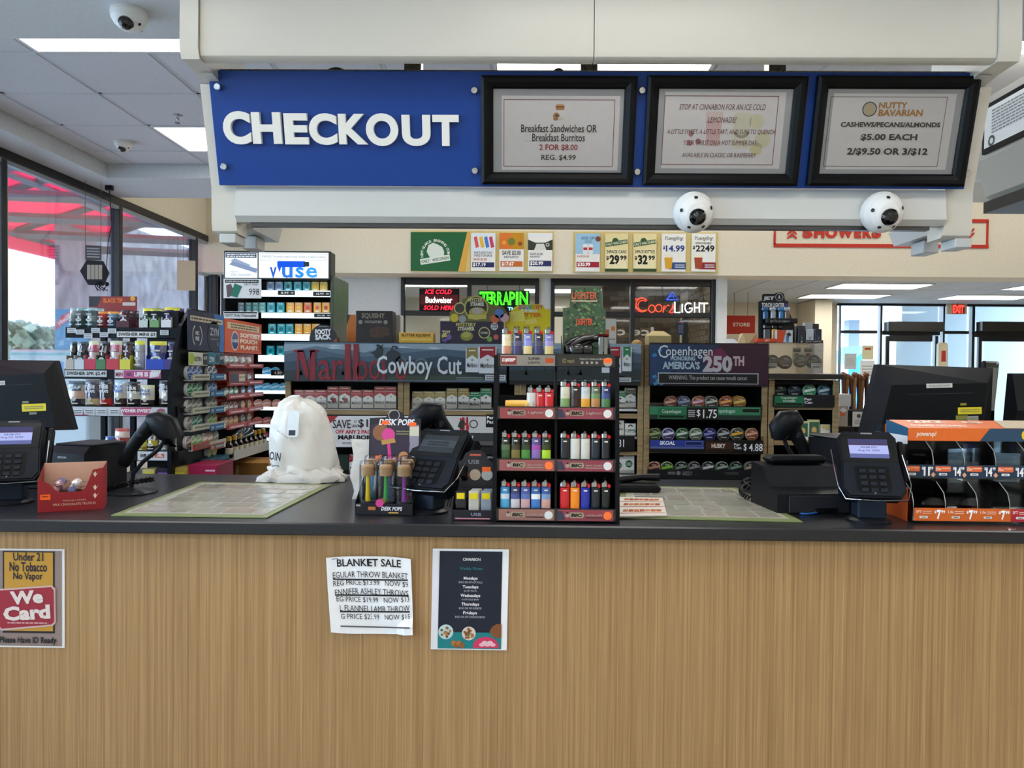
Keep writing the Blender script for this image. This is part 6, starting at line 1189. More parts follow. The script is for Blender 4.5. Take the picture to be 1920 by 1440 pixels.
# second shelf
for i, (x0, x1, y0, cs, tr, nm) in enumerate(((132, 145, 641, ['#4a3030', '#1c1a1e', '#15151a'], '#b9b0a6', 'black in wooden tray'), (148, 164, 641, ['#5a6066', '#26282e', '#1b1c22'], '#c4ccd4', 'black in white tray'), (167, 186, 639, ['#c9c9cc', '#d0ced0', '#b5506a', '#d0d0a8'], '#c03a50', 'pink and white foil'), (188, 204, 641, ['#3a4a3e', '#3a1f26', '#2a1a20'], '#4a7a52', 'maroon in green tray'), (207, 229, 639, ['#c9c4c8', '#d4d0d2', '#b56a80', '#d0cfae'], '#c23a48', 'pale pink foil'), (232, 250, 641, ['#4a3a3a', '#3a2226', '#2f1c20'], '#d9cf4a', 'brown in yellow tray'), (253, 272, 639, ['#b9bcc0', '#c4c6c9', '#9aa0a6', '#d4d43a'], None, 'tall silver foil'), (281, 313, 640, ['#2f4aa0', '#d4d4d8', '#33407a', '#2a3566', '#d9cf3a'], '#2f4ab0', 'blue and white'), (315, 333, 641, ['#4a4470', '#2a2648', '#332e55'], '#4a3f80', 'dark purple'))):
    pouch(x0, x1, y0, 692.5, .0, cs, '%s cigarillo pouch on the second shelf of the rack' % nm, tray=tr)
for i, (x0, x1, y0, cs, tx, nm, tc) in enumerate(((129, 160, 714, ['#3a4048', '#c9a898', '#55606a', '#4a525a'], ['LEAF'], 'grey leaf', '#c4c9cf'), (162, 186, 713, ['#c9b98a', '#4a4a66', '#4a4250', '#433c48'], ['TRUE', 'WRAPS'], 'tan based', '#e0dfe4'), (189, 211, 713, ['#c02f33', '#3a2a30', '#33262c', '#30242a'], ['TRUE', 'WRAPS'], 'red based', '#e0dfe4'), (215, 238, 712, ['#3a2c2c', '#c9c4b8', '#b9c4c9', '#a8bfd0'], ['TRUE', 'WRAPS'], 'pale vanilla', '#3f6ab0'), (240, 263, 716, ['#2a2526', '#d0cbbf', '#1f1b1c', '#1c191a'], ['TRUE', 'WRAPS'], 'black with cream band', '#e6e4e0'), (264, 290, 722, ['#33292a', '#d9d4c4', '#cfcbb0', '#c9c4a0'], ['TRUE', 'WRAPS'], 'yellow topped', '#3a55a0'), (299, 332, 713, ['#3a2422', '#c9b9a8', '#26191a', '#22181a'], ['TRUE', 'WRAPS'], 'wide black', '#d9d0cc'))):
    pouch(x0, x1, y0, 761.5, -.03, cs, '%s wrap pouch on the third shelf of the rack' % nm, tx, tc=tc)
pouch(333.5, 349, 714, 761.5, .16, ['#8a2024', '#a02a2c', '#b03032'], 'red wrap pouch at the end of the third rack shelf', ['TRUE', 'WRAPS'])
for i, (x0, x1, y0, cs, nm) in enumerate(((198, 214, 818, ['#3a4a8a', '#8a94b0', '#3a5a9a'], 'blue'), (216, 243, 803, ['#c9ccd4', '#a03a3a', '#d0b9b0', '#b5453a'], 'red and white'), (222, 240, 822, ['#c9506a', '#d9d9dc', '#c9a0aa'], 'pink'), (258, 276, 818, ['#c9b94a', '#d9d06a', '#b9a93a'], 'yellow'), (278, 296, 812, ['#3a3a33', '#c9b93a', '#55503a'], 'black and yellow'), (298, 320, 808, ['#c9cbcf', '#9a9ca0', '#5a5a5e'], 'silver'), (321, 332, 800, ['#b9b5ae', '#8a8680', '#a39e96'], 'grey foil'))):
    pouch(x0, x1, y0, 845.5, -.06+(.03 if i == 2 else 0), cs, '%s pouch on the low rack shelf behind the scanner' % nm)
for i, (x0, x1, y0, c, nm) in enumerate(((267, 290, 880, '#c9b96a', 'pale yellow'), (292, 318, 878, '#2f2638', 'dark purple'), (319, 350, 877, '#b5a04a', 'mustard'))): boxthing('wrap_carton', x0, x1, y0, 896, YE-.07, .1, c, '%s carton at the foot of the cigarillo rack' % nm, 'carton', lambda p: p.rect(x0+4, x1-4, 886, 892, '#d9cf3a' if i != 1 else '#7a5a9a', 1), zb=E(300, 896, -.1).z)
# ================================================================ POUCH CAN WALL facing the aisle
XZ = -1.6
def Z(x, y): return atx(x, y, XZ)
MZ = frame(Z(420, 700), (0, 1, 0), (0, 0, 1))
zr = thing('pouch_wall', 'grey wall rack of round pouch cans beside the cigarillo rack', 'rack', (XZ-.1, 3.85, 0)); rr_ = thing('pouch_tower', 'red wall rack of pouch cans behind the plastic bag', 'rack', (XZ-.1, 4.4, 0))
ya, yb, yc = Z(353, 700).y, Z(420, 700).y, Z(490, 700).y
g = MB(); g.box(XZ-.2, XZ-.05, ya+.005, yb-.004, 0, Z(353, 580).z-.01, '#17191d'); part('carcass', g, zr, 'plastic', world=True)
g = MB(); g.box(XZ-.2, XZ-.05, yb+.004, yc, Z(421, 842).z, Z(420, 596).z-.01, '#17191d'); part('carcass', g, rr_, 'plastic', world=True); g = MB(); g.box(XZ-.24, XZ-.2, yb+.004, yc, 0, Z(421, 700).z, '#17191d'); part('upright', g, rr_, 'plastic', world=True)
g = MB(); g.box(XZ-.05, XZ-.044, ya+.01, yb-.01, Z(353, 815).z, Z(353, 660).z, '#9a9da2'); part('liner', g, zr, 'plastic', world=True)
g = MB(); g.box(XZ-.05, XZ-.044, yb+.01, yc-.01, Z(421, 800).z, Z(421, 660).z, '#a8301f'); part('liner', g, rr_, 'plastic', world=True)
def zsign(y0, y1, px0, ytop, ybot, label, cat, draw, bg, dx=.0):
    za, zb2 = Z(px0, ytop).z, Z(px0, ybot).z; M = frame((XZ+dx, (y0+y1)/2, (za+zb2)/2), (0, 1, 0), (0, 0, 1)); w, h = y1-y0, za-zb2; g = MB(M); g.box(-w/2, w/2, -h/2, h/2, -.006, 0, bg); draw(g, w, h); single('wall_sign' if cat == 'sign' else 'price_strip', g, label, cat, 'print')
def dz1(g, w, h):
    g.pg([(w*.2, h/2), (w/2, h/2), (w/2, -h/2), (w*.38, -h/2)][::-1], '#2a6fb5', 1); g.rect(0, h*.3, w*.92, h*.13, '#c9c0a8', 2); g.lines(0, h*.3, w*.86, h*.08, 1, '#3a3a3a', 3); g.ring(-w*.27, -h*.12, h*.26, h*.29, '#e0e0e4', 2, a0=120, a1=240); g.ring(-w*.27, -h*.12, h*.26, h*.29, '#e0e0e4', 2, a0=-60, a1=60); g.text('NIC', -w*.27, -.06*h, w*.1, h*.1, '#ddd', 2, .03); g.text('FREE', -w*.27, -.2*h, w*.1, h*.1, '#ddd', 2, .03)
    g.disc(w*.2, -.1*h, h*.42, '#1f2436', 2); g.text('ZYN', w*.2, .02*h, w*.26, h*.2, '#aab0c0', 4, .03); g.text('3', w*.3, -.3*h, w*.03, h*.1, '#aab0c0', 4); g.rect(w*.2, -.18*h, w*.2, h*.03, '#777c8c', 4)
zsign(ya, yb-.004, 354, 580, 656, 'navy sign with round can picture over the pouch cans', 'sign', dz1, '#1f2744')
def dz2(g, w, h):
    g.rect(0, h*.31, w*.86, h*.2, '#d9c4a0', 1); g.lines(0, h*.31, w*.7, h*.16, 2, '#6a4a3a', 2, 3); g.disc(-w*.24, -.14*h, h*.3, '#e6ded6', 1); g.disc(-w*.24, -.14*h, h*.26, '#2f4a80', 2); g.text('on!', -w*.24, -.12*h, w*.16, h*.14, '#e6e6ea', 4, .03); g.text('SOFTEST', w*.17, .06*h, w*.56, h*.14, '#f2dcc8', 2, .05); g.text('POUCH', w*.13, -.13*h, w*.48, h*.14, '#f2dcc8', 2, .05); g.text('PLANET.', w*.16, -.32*h, w*.52, h*.14, '#f2dcc8', 2, .05)
zsign(yb+.004, yc, 424, 597, 660, 'orange sign reading SOFTEST POUCH PLANET', 'sign', dz2, '#d0552a')
zsign(ya+.01, (ya+yb)/2, 356, 660, 685, 'pale green price strip with a lime disc over the pouch cans', 'price strip', lambda g, w, h: (g.disc(-w*.4, 0, h*.45, '#a9c43a', 1), g.text('ULTRA', -.05*w, 0, w*.4, h*.36, '#3a4a2a', 2, .02), g.rect(w*.36, 0, w*.26, h*.9, '#1c1e22', 1), g.text('$6.25', w*.36, .1*h, w*.2, h*.3, '#eee', 2)), '#cfd4c4', .002)
zsign((ya+yb)/2+.005, yb-.01, 390, 660, 683, 'teal strip with white letters over the pouch cans', 'price strip', lambda g, w, h: (g.text('ZYN', -.28*w, -.1*h, w*.3, h*.4, '#e6eef0', 2, .03), g.disc(.08*w, 0, h*.36, '#143e4e', 1), g.rect(w*.36, 0, w*.26, h*.9, '#12303c', 1), g.text('$6.99', w*.36, .05*h, w*.2, h*.35, '#eee', 2)), '#2a6f86', .002)
_zt = {}
def zcan(px_, z0, col3, label, group, r=.033, xo=0.0):
    y = Z(px_, 700).y; o = bpy.data.objects.new('pouch_can', tinmesh(*col3, r)); C.objects.link(o); o.location = (XZ-.012+xo, y, z0+.001); o.rotation_euler = (0, 0, R(90)); return tag(o, label, 'can', group)
WHT = '#d4d6d8'
zrow = [(714.6, ['b', 'b', 'b', 'k', 'k']), (746.5, ['g', 'g', 'g', 'b', 'b']), (778, ['n', 'n', 'n', 'n', 'n']), (810, ['n', 't', 't', 'l', 'l']), (847, ['m', 'l', 'l', 'o', 'o', 'n'])]
zc = {'b': ('#3a6ab0', '#a8c0e0', 'blue'), 'k': ('#4a5570', '#c0c4cc', 'slate'), 'g': ('#2f8a5a', '#b0d4bc', 'green'), 'n': ('#8a9088', '#d0d0c8', 'grey'), 't': ('#2f8a7a', '#b0d4cc', 'teal'), 'l': ('#8ac06a', '#d4e4c0', 'lime'), 'm': ('#7a4038', '#d4b8b0', 'maroon'), 'o': ('#e0a068', '#f0d4b0', 'orange')}
for ri, (yl, cs) in enumerate(zrow):
    z0 = Z(353, yl).z; zt_ = Z(353, yl-12).z; g = MB(); g.box(XZ-.044, XZ+.012, ya+.008, yb-.006, z0, z0+.006, '#a9acb0'); o = part('shelf', g, zr, 'plastic', world=True); g = MB(); g.box(XZ+.012, XZ+.015, ya+.008, yb-.006, z0, zt_-.003, '#c4c4b8'); subpart('shelf_lip', g, o, 'print', world=True)
    zsign((ya+yb)/2-.01, yb-.03, 390, yl-13.5, yl-2.5, 'blue price strip, %s row of the pouch can wall' % ORD[ri], 'price strip', lambda g, w, h: (g.text('ZYN', -.38*w, 0, w*.14, h*.5, '#eee', 1, .03), g.rect(.1*w, 0, w*.5, h*.3, '#8ac4e0', 1), g.rect(.43*w, 0, w*.1, h*.8, '#e0e0dc', 1)), '#2a6a9a' if ri < 4 else '#a05a48', .022)
    zsign(ya+.015, (ya+yb)/2-.02, 356, yl-13, yl-2, 'pale price strip, %s row of the pouch can wall' % ORD[ri], 'price strip', lambda g, w, h: g.lines(0, 0, w*.9, h*.6, 1, '#6a7a5a', 1, ri), '#c9c9b9' if ri < 4 else '#b5404a', .0225)
    xs = (360, 369, 379, 398, 407) if len(cs) == 5 else (358, 368, 378, 389, 399, 410)
    for i, (x, c) in enumerate(zip(xs, cs)): zcan(x, z0+.006, (WHT, zc[c][0], zc[c][1]), '%s pouch can, %s in the %s row of the grey pouch wall' % (zc[c][2], ORD[i], ORD[ri]), 'pouch cans on the grey wall rack')
z0 = Z(388, 868).z
g = MB(); g.box(XZ-.044, XZ+.03, Z(385, 700).y, yb, z0, z0+.02, '#3a6a80'); part('bottom_shelf', g, zr, 'print', world=True)
for i, x in enumerate((397, 407)): zcan(x, z0+.021, (WHT, '#b9c44a', '#e4e8b0'), 'yellow green pouch can, %s on the bottom shelf of the grey wall' % ORD[i], 'pouch cans on the grey wall rack')
rrow = [(690, ['n', 'g', 'n', 'n', 'n']), (724, [None, None, 'n', 'n', 'k']), (749, ['g', 'g', 'g', 'b', 'b']), (778, ['m', 'm', 'm', 'o', 'o']), (806, ['o', 'o', 'o', 'n', 'n'])]
for ri, (yl, cs) in enumerate(rrow):
    z0 = Z(421, yl).z; g = MB(); g.box(XZ-.044, XZ+.012, yb+.008, yc-.006, z0, z0+.006, '#8a2a22'); o = part('shelf', g, rr_, 'plastic', world=True); g = MB(); g.box(XZ+.012, XZ+.015, yb+.008, yc-.006, z0, z0+.026, '#b5483c'); subpart('shelf_lip', g, o, 'print', world=True)
    for k in (0, 1):
        y0_ = yb+.02+k*(yc-yb)/2; zsign(y0_, y0_+(yc-yb)/2-.04, 430, yl-9, yl-1.5, 'reddish price strip, %s bay of row %s on the red rack' % (('near', 'far')[k], ('one', 'two', 'three', 'four', 'five')[ri]), 'price strip', lambda g, w, h: g.lines(0, 0, w*.8, h*.6, 1, '#f0e0dc', 1, k+ri), '#a8505a', .0185)
    for i, (x, c) in enumerate(zip((429, 438, 447, 460, 472), cs)):
        if c: zcan(x, z0+.006, (WHT, zc[c][0], zc[c][1]), '%s pouch can, %s in the %s row of the red rack' % (zc[c][2], ORD[i], ORD[ri]), 'pouch cans on the red wall rack', .03)
zsign(yb+.02, (yb+yc)/2-.02, 430, 696, 719, 'brown price card hanging on the red rack', 'price strip', lambda g, w, h: (g.rect(-.2*w, -.05*h, w*.4, h*.6, '#3a3f5a', 1), g.rect(.25*w, -.05*h, w*.36, h*.6, '#d0c4b0', 1), g.text('$5.39', .25*w, 0, w*.3, h*.2, '#333', 2)), '#7a3a34', .02)
# bag and tray of small bottles below the red rack
g = MB(); q = Z(455, 815); g.ball((XZ+.0, q.y, Z(440, 822).z), .04, .17, .06, '#2a2b30', 14, 6, 0.0); single('black_bag', g, 'crumpled black plastic bag under the red rack', 'bag', 'gloss', smooth=40)
tb = thing('bottle_tray', 'clear tray of small dark bottles under the red rack', 'tray', (XZ, Z(450, 850).y, Z(450, 862).z)); zbt = Z(425, 862).z
g = MB(); g.box(XZ-.048, XZ+.05, yb+.006, yc, zbt, zbt+.012, '#b9bcbf'); part('base', g, tb, 'plastic', world=True); g = MB(); g.box(XZ+.05, XZ+.053, yb+.006, yc, zbt, zbt+.05, '#b5b5b0'); part('lip', g, tb, 'print', world=True)
vb_ = None
for i in range(8):
    y = yb+.02+i*(yc-yb-.04)/7
    t = thing('small_bottle', 'small dark bottle with gold cap, %s along the tray under the red rack' % ORD[i], 'bottle', (XZ+.02, y, zbt+.0125), group='small bottles under the red rack')
    if vb_ is None:
        g = MB(); g.rev([(.02, 0), (.021, .004), (.021, .07), (.012, .085), (.012, .09)], '#2a1712', 12); b_ = part('body', g, t, 'gloss', smooth=40); g = MB(); g.rev([(.012, .09), (.013, .092), (.013, .115), (.011, .117)], '#c9a03a', 12); c2_ = part('cap', g, t, 'gloss', smooth=40); g = MB(); g.rev([(.0215, .02), (.0215, .055)], '#d0c9b0', 12); l_ = part('label_band', g, t, 'print', smooth=40); vb_ = [b_.data, c2_.data, l_.data]
    else:
        for n_, m_ in zip(('body', 'cap', 'label_band'), vb_): ch(t, n_, m_)
boxthing('magenta_carton', 352, 407, 872, 893, 3.55, .2, '#a0204a', 'magenta carton on the floor stock below the pouch wall', 'carton', lambda p: (p.rect(385, 403, 881, 884, '#e0c0cc', 1),), zb=0)
boxthing('cardboard_box', 424, 504, 868, 900, 4.3, .28, '#a8793f', 'brown cardboard box standing below the red rack', 'box', lambda p: p.rect(442, 448, 872, 890, '#c9b080', 1), 'paper', zb=0)
g = MB(); a, b = at(408, 840, 5.25), at(545, 905, 5.25); g.box(a.x, b.x, 5.25, 5.6, 0, a.z, '#9a6f3a'); t = thing('base_cabinet', 'tan wooden base cabinet below the lit display', 'cabinet', ((a.x+b.x)/2, 5.4, 0)); part('body', g, t, 'woodedge', world=True)
for k in range(2): 
    x0_, x1_ = a.x+(b.x-a.x)*k/2+.01, a.x+(b.x-a.x)*(k+1)/2-.01; g = MB(); g.box(x0_, x1_, 5.235, 5.25, .1, a.z-.03, '#a87a42', .003); d_ = part('door', g, t, 'woodedge', world=True); g = MB(); g.tube([(x0_+.04, 5.22, a.z-.1), (x0_+.04, 5.22, a.z-.22)], .005, '#1a1a1a'); subpart('handle', g, d_, 'metal', world=True)
# ================================================================ ON THE COUNTER
ZQ = ZTOP+.0005
def C0(x, y): return atz(x, y, ZQ)
# ---------------------------------------------------------------- desk mats
def mat_(name, c4, label, edge='#7c8757'):
    p4 = [C0(*c) for c in c4]; cen = sum(p4, Vector())/4; t = thing(name, label, 'counter mat', (cen.x, cen.y, ZQ)); h = Vector((0, 0, .0035)); e = Vector((0, 0, .0005))
    g = MB(); P_ = [p+e for p in p4]+[p+h for p in p4]; g.add(P_, [(4, 5, 6, 7), (0, 4, 7, 3), (0, 1, 5, 4), (1, 2, 6, 5), (2, 3, 7, 6)], edge); part('border', g, t, 'print', world=True)
    def bl(u, v): return p4[0].lerp(p4[1], u).lerp(p4[3].lerp(p4[2], u), v)
    g = MB(); h2 = Vector((0, 0, .0042)); a, b, c_, d = bl(.045, .05), bl(.955, .05), bl(.955, .95), bl(.045, .95); g.add([q+h2 for q in (a, b, c_, d)], [(0, 1, 2, 3)], '#ccc'); part('sheet', g, t, 'mat_laminate', world=True)
    g = MB(); rd = random.Random(len(label)); h3 = Vector((0, 0, .0048))
    for r_ in range(6):
        u = .07+rd.uniform(-.02, .06); v0 = .08+r_*.142
        while u < .9:
            w = rd.uniform(.12, .26); u1 = min(u+w, .94); g.add([bl(a_, b_)+h3 for a_, b_ in ((u, v0), (u1-.012, v0), (u1-.012, v0+.12), (u, v0+.12))], [(0, 1, 2, 3)], rd.choice(['#aeab9e', '#b6b3a5', '#a9a598', '#b3aa9e', '#bdbbae', '#b9b5a6'])); u = u1
    part('printed_ads', g, t, 'gloss', world=True)
mat_('counter_mat', [(208, 968), (500, 972), (621, 910), (375, 905)], 'pale advert mat with green edge in front of the plastic bag')
mat_('counter_mat', [(1158, 972), (1505, 980), (1380, 916), (1165, 912)], 'pale advert mat with green edge before the tobacco cabinet')
# ---------------------------------------------------------------- plastic bag
bc = C0(570, 899); bg_ = thing('plastic_bag', 'bulging white plastic carrier bag standing on the counter', 'bag', (bc.x, bc.y, ZQ))
def bagsurf():
    g = MB(); n, m = 72, 46; P_ = []; H = .318; rd = random.Random(2)
    prof = [(0, .142), (.05, .15), (.10, .142), (.15, .128), (.3, .128), (.5, .126), (.68, .118), (.82, .105), (.9, .09), (.96, .064), (.99, .035), (1.0, .0)]
    def rad(v):
        for (a, ra), (b, rb) in zip(prof, prof[1:]):
            if v <= b: t = (v-a)/(b-a); t = t*t*(3-2*t); return ra+(rb-ra)*t
        return 0
    for j in range(m+1):
        v = j/m
        for i in range(n):
            a = 2*math.pi*i/n; r = rad(v)
            w = .005*math.sin(4*a+5*v)+.003*math.sin(7*a-9*v+1)+.0012*math.sin(19*a+16*v)-.004*abs(math.sin(3*a+2*v))**6
            if v < .17: w += .012*math.sin(6*a+40*v)+.008*math.sin(11*a-30*v)
            r2 = r+w*min(1, r/.05); sx = -.026*max(0, v-.2)+.004*math.sin(8*v)
            P_.append((r2*math.cos(a)+sx, r2*.72*math.sin(a), max(.002, H*v+(.006*math.sin(7*a+2) if 0 < v < .98 else 0)+(.012*math.cos(a-2.6) if v > .9 else 0))))
    F = [(j*n+i, j*n+(i+1) % n, (j+1)*n+(i+1) % n, (j+1)*n+i) for j in range(m) for i in range(n)]
    g.add(P_, F, '#eceae4'); return g
part('film', bagsurf(), bg_, 'bag_film', smooth=65)
def lump(g, cx, cy, cz, rx, ry, rz, sd):
    rd = random.Random(sd); n, m = 20, 8; P_ = []
    for j in range(m+1):
        e = math.pi/2*j/m
        for i in range(n):
            a = 2*math.pi*i/n; k = 1+.22*math.sin(5*a+sd+3*e)+.12*math.sin(9*a-sd+7*e)
            P_.append((cx+rx*k*math.cos(e)*math.cos(a), cy+ry*k*math.cos(e)*math.sin(a), cz+rz*math.sin(e)*(1+.15*math.sin(3*a+sd))))
    g.add(P_, [(j*n+i, j*n+(i+1) % n, (j+1)*n+(i+1) % n, (j+1)*n+i) for j in range(m) for i in range(n)], '#f0eee9')
g = MB(); lump(g, .03, -.075, .002, .1, .045, .05, 1); lump(g, .115, -.03, .002, .055, .05, .045, 4); lump(g, -.1, -.05, .002, .06, .05, .04, 7); part('gathered_hem', g, bg_, 'bag_film', smooth=65)
g = MB(frame((-.085, -.088, .1), (1, -.45, 0), (.06, .05, 1))); g.text('OIN', 0, 0, .055, .032, '#1c1e22', 1, .02, rot=-4); part('lettering', g, bg_, 'print'); g = MB(g.M); g.text('Farm', 0, -.035, .045, .012, '#2a3a2a', 1, .02, it=.3); part('lettering', g, bg_, 'print'); g = MB(g.M); g.text('best of yours', .03, .085, .06, .01, '#444', 1, 0, it=.3, rot=-28); part('lettering', g, bg_, 'print')
g = MB(frame((-.012, -.103, .225), (1, -.1, 0), (.35, .12, 1))); g.rr(0, 0, .044, .1, .012, '#dfe6ea', 1); g.rect(-.002, -.034, .026, .02, '#3a3f48', 2); part('slip', g, bg_, 'paper')
# ---------------------------------------------------------------- truffle box
tq = C0(133, 958); tz = .131; tw = .172; tdp = .12
tf = thing('truffle_box', 'red open fronted chocolate truffle box with orange price sticker', 'box', (tq.x, tq.y, ZQ), R(24))
g = MB(); x0, x1 = -tw/2, tw/2
front = [(x0, 0), (x1, 0), (x1, tz*.97), (x1-.028, tz*.93), (x1-.042, tz*.62), (x1-.05, tz*.5), (x1-.06, tz*.44), (x0+.055, tz*.44), (x0+.045, tz*.5), (x0+.032, tz*.62), (x0+.014, tz*.72), (x0, tz*.74)]
g.prism(front, 1, 0, .002, '#8f1f26'); part('front', g, tf, 'print')
g = MB(); g.add([(x0, .002, 0), (x0, tdp, 0), (x0, tdp, tz*1.02), (x0, .002, tz*.74)], [(0, 1, 2, 3)], '#8f1f26'); part('side', g, tf, 'print'); g = MB(); g.add([(x1, .002, 0), (x1, tdp, 0), (x1, tdp, tz*1.02), (x1, .002, tz*.97)], [(3, 2, 1, 0)], '#a02a30'); part('side', g, tf, 'print')
g = MB(); g.box(x0, x1, tdp-.002, tdp, 0, tz*1.02, '#c9a28c'); part('back', g, tf, 'paper'); g = MB(); g.box(x0+.001, x1-.001, .002, tdp-.002, .001, .003, '#b08a70'); part('base', g, tf, 'paper')
g = MB(frame((0, -.0005, 0), (1, 0, 0), (0, 0, 1))); g.text('MILK CHOCOLATE TRUFFLES', .01, .021, .112, .007, '#e0b9a0', 1, 0); g.text('INDIVIDUALLY WRAPPED', .01, .032, .06, .004, '#e0b9a0', 1, 0)
for dy, s_ in ((.105, 1), (.065, .9), (.04, .8)): g.pg([(x1-.03, dy+.01), (x1-.022, dy-.006), (x1-.012, dy+.012), (x1-.018, dy+.004), (x1-.022, dy+.012), (x1-.026, dy+.004)], '#d9c4b4', 1)
part('print', g, tf, 'print'); g = MB(frame((x0+.02, -.001, .045), (1, 0, 0), (.06, 0, 1))); g.rect(0, 0, .026, .016, '#ff6a2a', 1); g.rect(0, .002, .016, .003, '#a03010', 2); part('price_sticker', g, tf, 'paper')
rd = random.Random(8)
for i in range(16):
    g = MB(); c = rd.choice(['#c9ccd6', '#a8808a', '#d9d4d0', '#6a6a96', '#e0d9dc']); g.ball((0, 0, .011), .013, .013, .011, c, 8, 5); g.add([(.011, -.004, .011), (.022, -.008, .014), (.022, .008, .009), (.011, .004, .011)], [(0, 1, 2, 3)], c); g.add([(-.011, -.004, .011), (-.022, -.008, .014), (-.022, .008, .009), (-.011, .004, .011)], [(3, 2, 1, 0)], c)
    lv = i//9; o = single('truffle', g, 'foil wrapped truffle in the red box', 'truffle', 'gloss', 'wrapped truffles in the red box'); k = i % 9
    o.location = Vector((tq.x, tq.y, 0))+Matrix.Rotation(R(24), 3, 'Z') @ Vector((-.045+.045*(k % 3)+.01*lv, .022+.032*(k//3)+.008*lv, 0))+Vector((0, 0, ZQ+.0035+.046+.018*lv)); o.rotation_euler = (0, 0, rd.uniform(0, 3))
    if lv == 0 and i == 0: pass
g = MB(); g.box(-.066, .066, .006, .115, .0035, .0485, '#6a4a3a'); part('filler_tray', g, tf, 'paper')
# ---------------------------------------------------------------- lighter rack
lq = C0(1042, 980); LW = .352; LH = .478
lr = thing('lighter_rack', 'black four tier lighter rack with red shelf strips on the counter', 'rack', (lq.x, lq.y, ZQ))
BK = '#121317'
def LYr(z): return .05*(z/LH)          # each tier sits a little further back
for sx in (-1, 1):
    g = MB(); g.prism([(0, 0), (.15, 0), (.19, LH), (LYr(LH), LH), (0, .03)], 0, sx*LW/2-.006, sx*LW/2+.006, BK); part('side_panel', g, lr, 'plastic')
g = MB(); g.prism([(.004, 0), (.15, 0), (.188, LH-.01), (LYr(LH)+.03, LH-.01)], 0, -.003, .003, BK); part('divider', g, lr, 'plastic')
g = MB(); g.add([(-LW/2, .15, 0), (LW/2, .15, 0), (LW/2, .19, LH-.12), (-LW/2, .19, LH-.12)], [(0, 1, 2, 3)], '#0c0d10'); part('back_panel', g, lr, 'plastic')
tiers = [.014, .154, .303, .455]
STR = [[('BIC', '#e09a90', 'LONG LIFE'), ('BIC', '#d8506a', 'LONG LIFE')], [('BIC', '#dd7078', 'MAXI CLASSIC'), ('BIC', '#d04a6c', 'MAXI CLASSIC')], [('BIC', '#dc5562', 'Lighter'), ('BIC', '#d04a68', 'Lighter')], [('DJEEP', '#c9c0b8', '3,500 LIGHTS'), ('EZ', '#16171a', 'REACH')]]
for i, z in enumerate(tiers):
    y = LYr(z); g = MB(); g.box(-LW/2+.006, LW/2-.006, y, y+.13, z+.012, z+.016, BK); g.box(-LW/2+.006, LW/2-.006, y-.004, y, z-.010, z+.027, '#1a1b20'); sh = part('shelf', g, lr, 'plastic')
    for s_ in (0, 1):
        a, c_, tx = STR[i][s_]; xc = (-.084, .084)[s_]; w = .158; M = frame((xc, y-.0045, z+.008), (1, 0, 0), (0, 0, 1)); g = MB(M); g.box(-w/2, w/2, -.0155, .0155, -.0005, .0005, c_)
        if i < 3:
            if s_: g.pg([(-w/2, -.0125), (-w/2+.022, -.0125), (-w/2+.012, .0125), (-w/2, .0125)], '#2a2f6a', 2)
            g.rr(-.025, .001, .042, .016, .006, '#e0c9b0' if i < 2 else '#d8b0a0', 3); g.text(a, -.025, .001, .03, .010, '#1a1414', 5, .05, it=.15); g.text(tx, .025, .001, .046, .009 if i == 2 else .005, '#f0dcd8', 3, .01, it=.2 if i == 2 else 0)
            if i < 2: g.rect(.024, -.006, .05, .003, '#e0c0b8' if i else '#5a2a30', 3)
            g.disc(-.052, .0, .006, '#e8d8d0', 3, 8); g.disc(-.052, .007, .003, '#2a2a2a', 4, 8); g.disc(w/2-.016, 0, .012, ('#d9d9d6', '#ff7a3a', '#d9d9d6')[(i+s_) % 3], 4, 14)
        elif s_ == 0: g.rect(-.055, 0, .046, .025, '#c03f44', 2); g.text('DJEEP', -.055, 0, .038, .012, '#f0e0dc', 4, .04, it=.15); g.text('3,500', .018, .005, .034, .008, '#2a2a2a', 3, .04); g.text('LIGHTS', .018, -.006, .034, .006, '#2a2a2a', 3, .03); g.rr(.063, 0, .024, .014, .002, '#ff6a2a', 3)
        else: g.text('EZ reach', -.05, 0, .034, .012, '#a89a6a', 3, .03); g.text('Perfect For Candles and More', .018, .006, .07, .006, '#d9d9d9', 3, .01); [g.disc(-.01+.014*q, -.005, .004, '#cfcfcf', 3, 8) for q in range(4)]; g.rr(.064, .001, .024, .014, .002, '#ff6a2a', 4); g.disc(.064, -.003, .013, '#d9d9d9', 3)
        subpart('shelf_strip', g, sh, 'print')
    g = MB(); g.box(-LW/2+.006, LW/2-.006, y-.0065, y-.0058, z-.008, z+.027, '#fff'); subpart('clear_channel', g, sh, 'film')
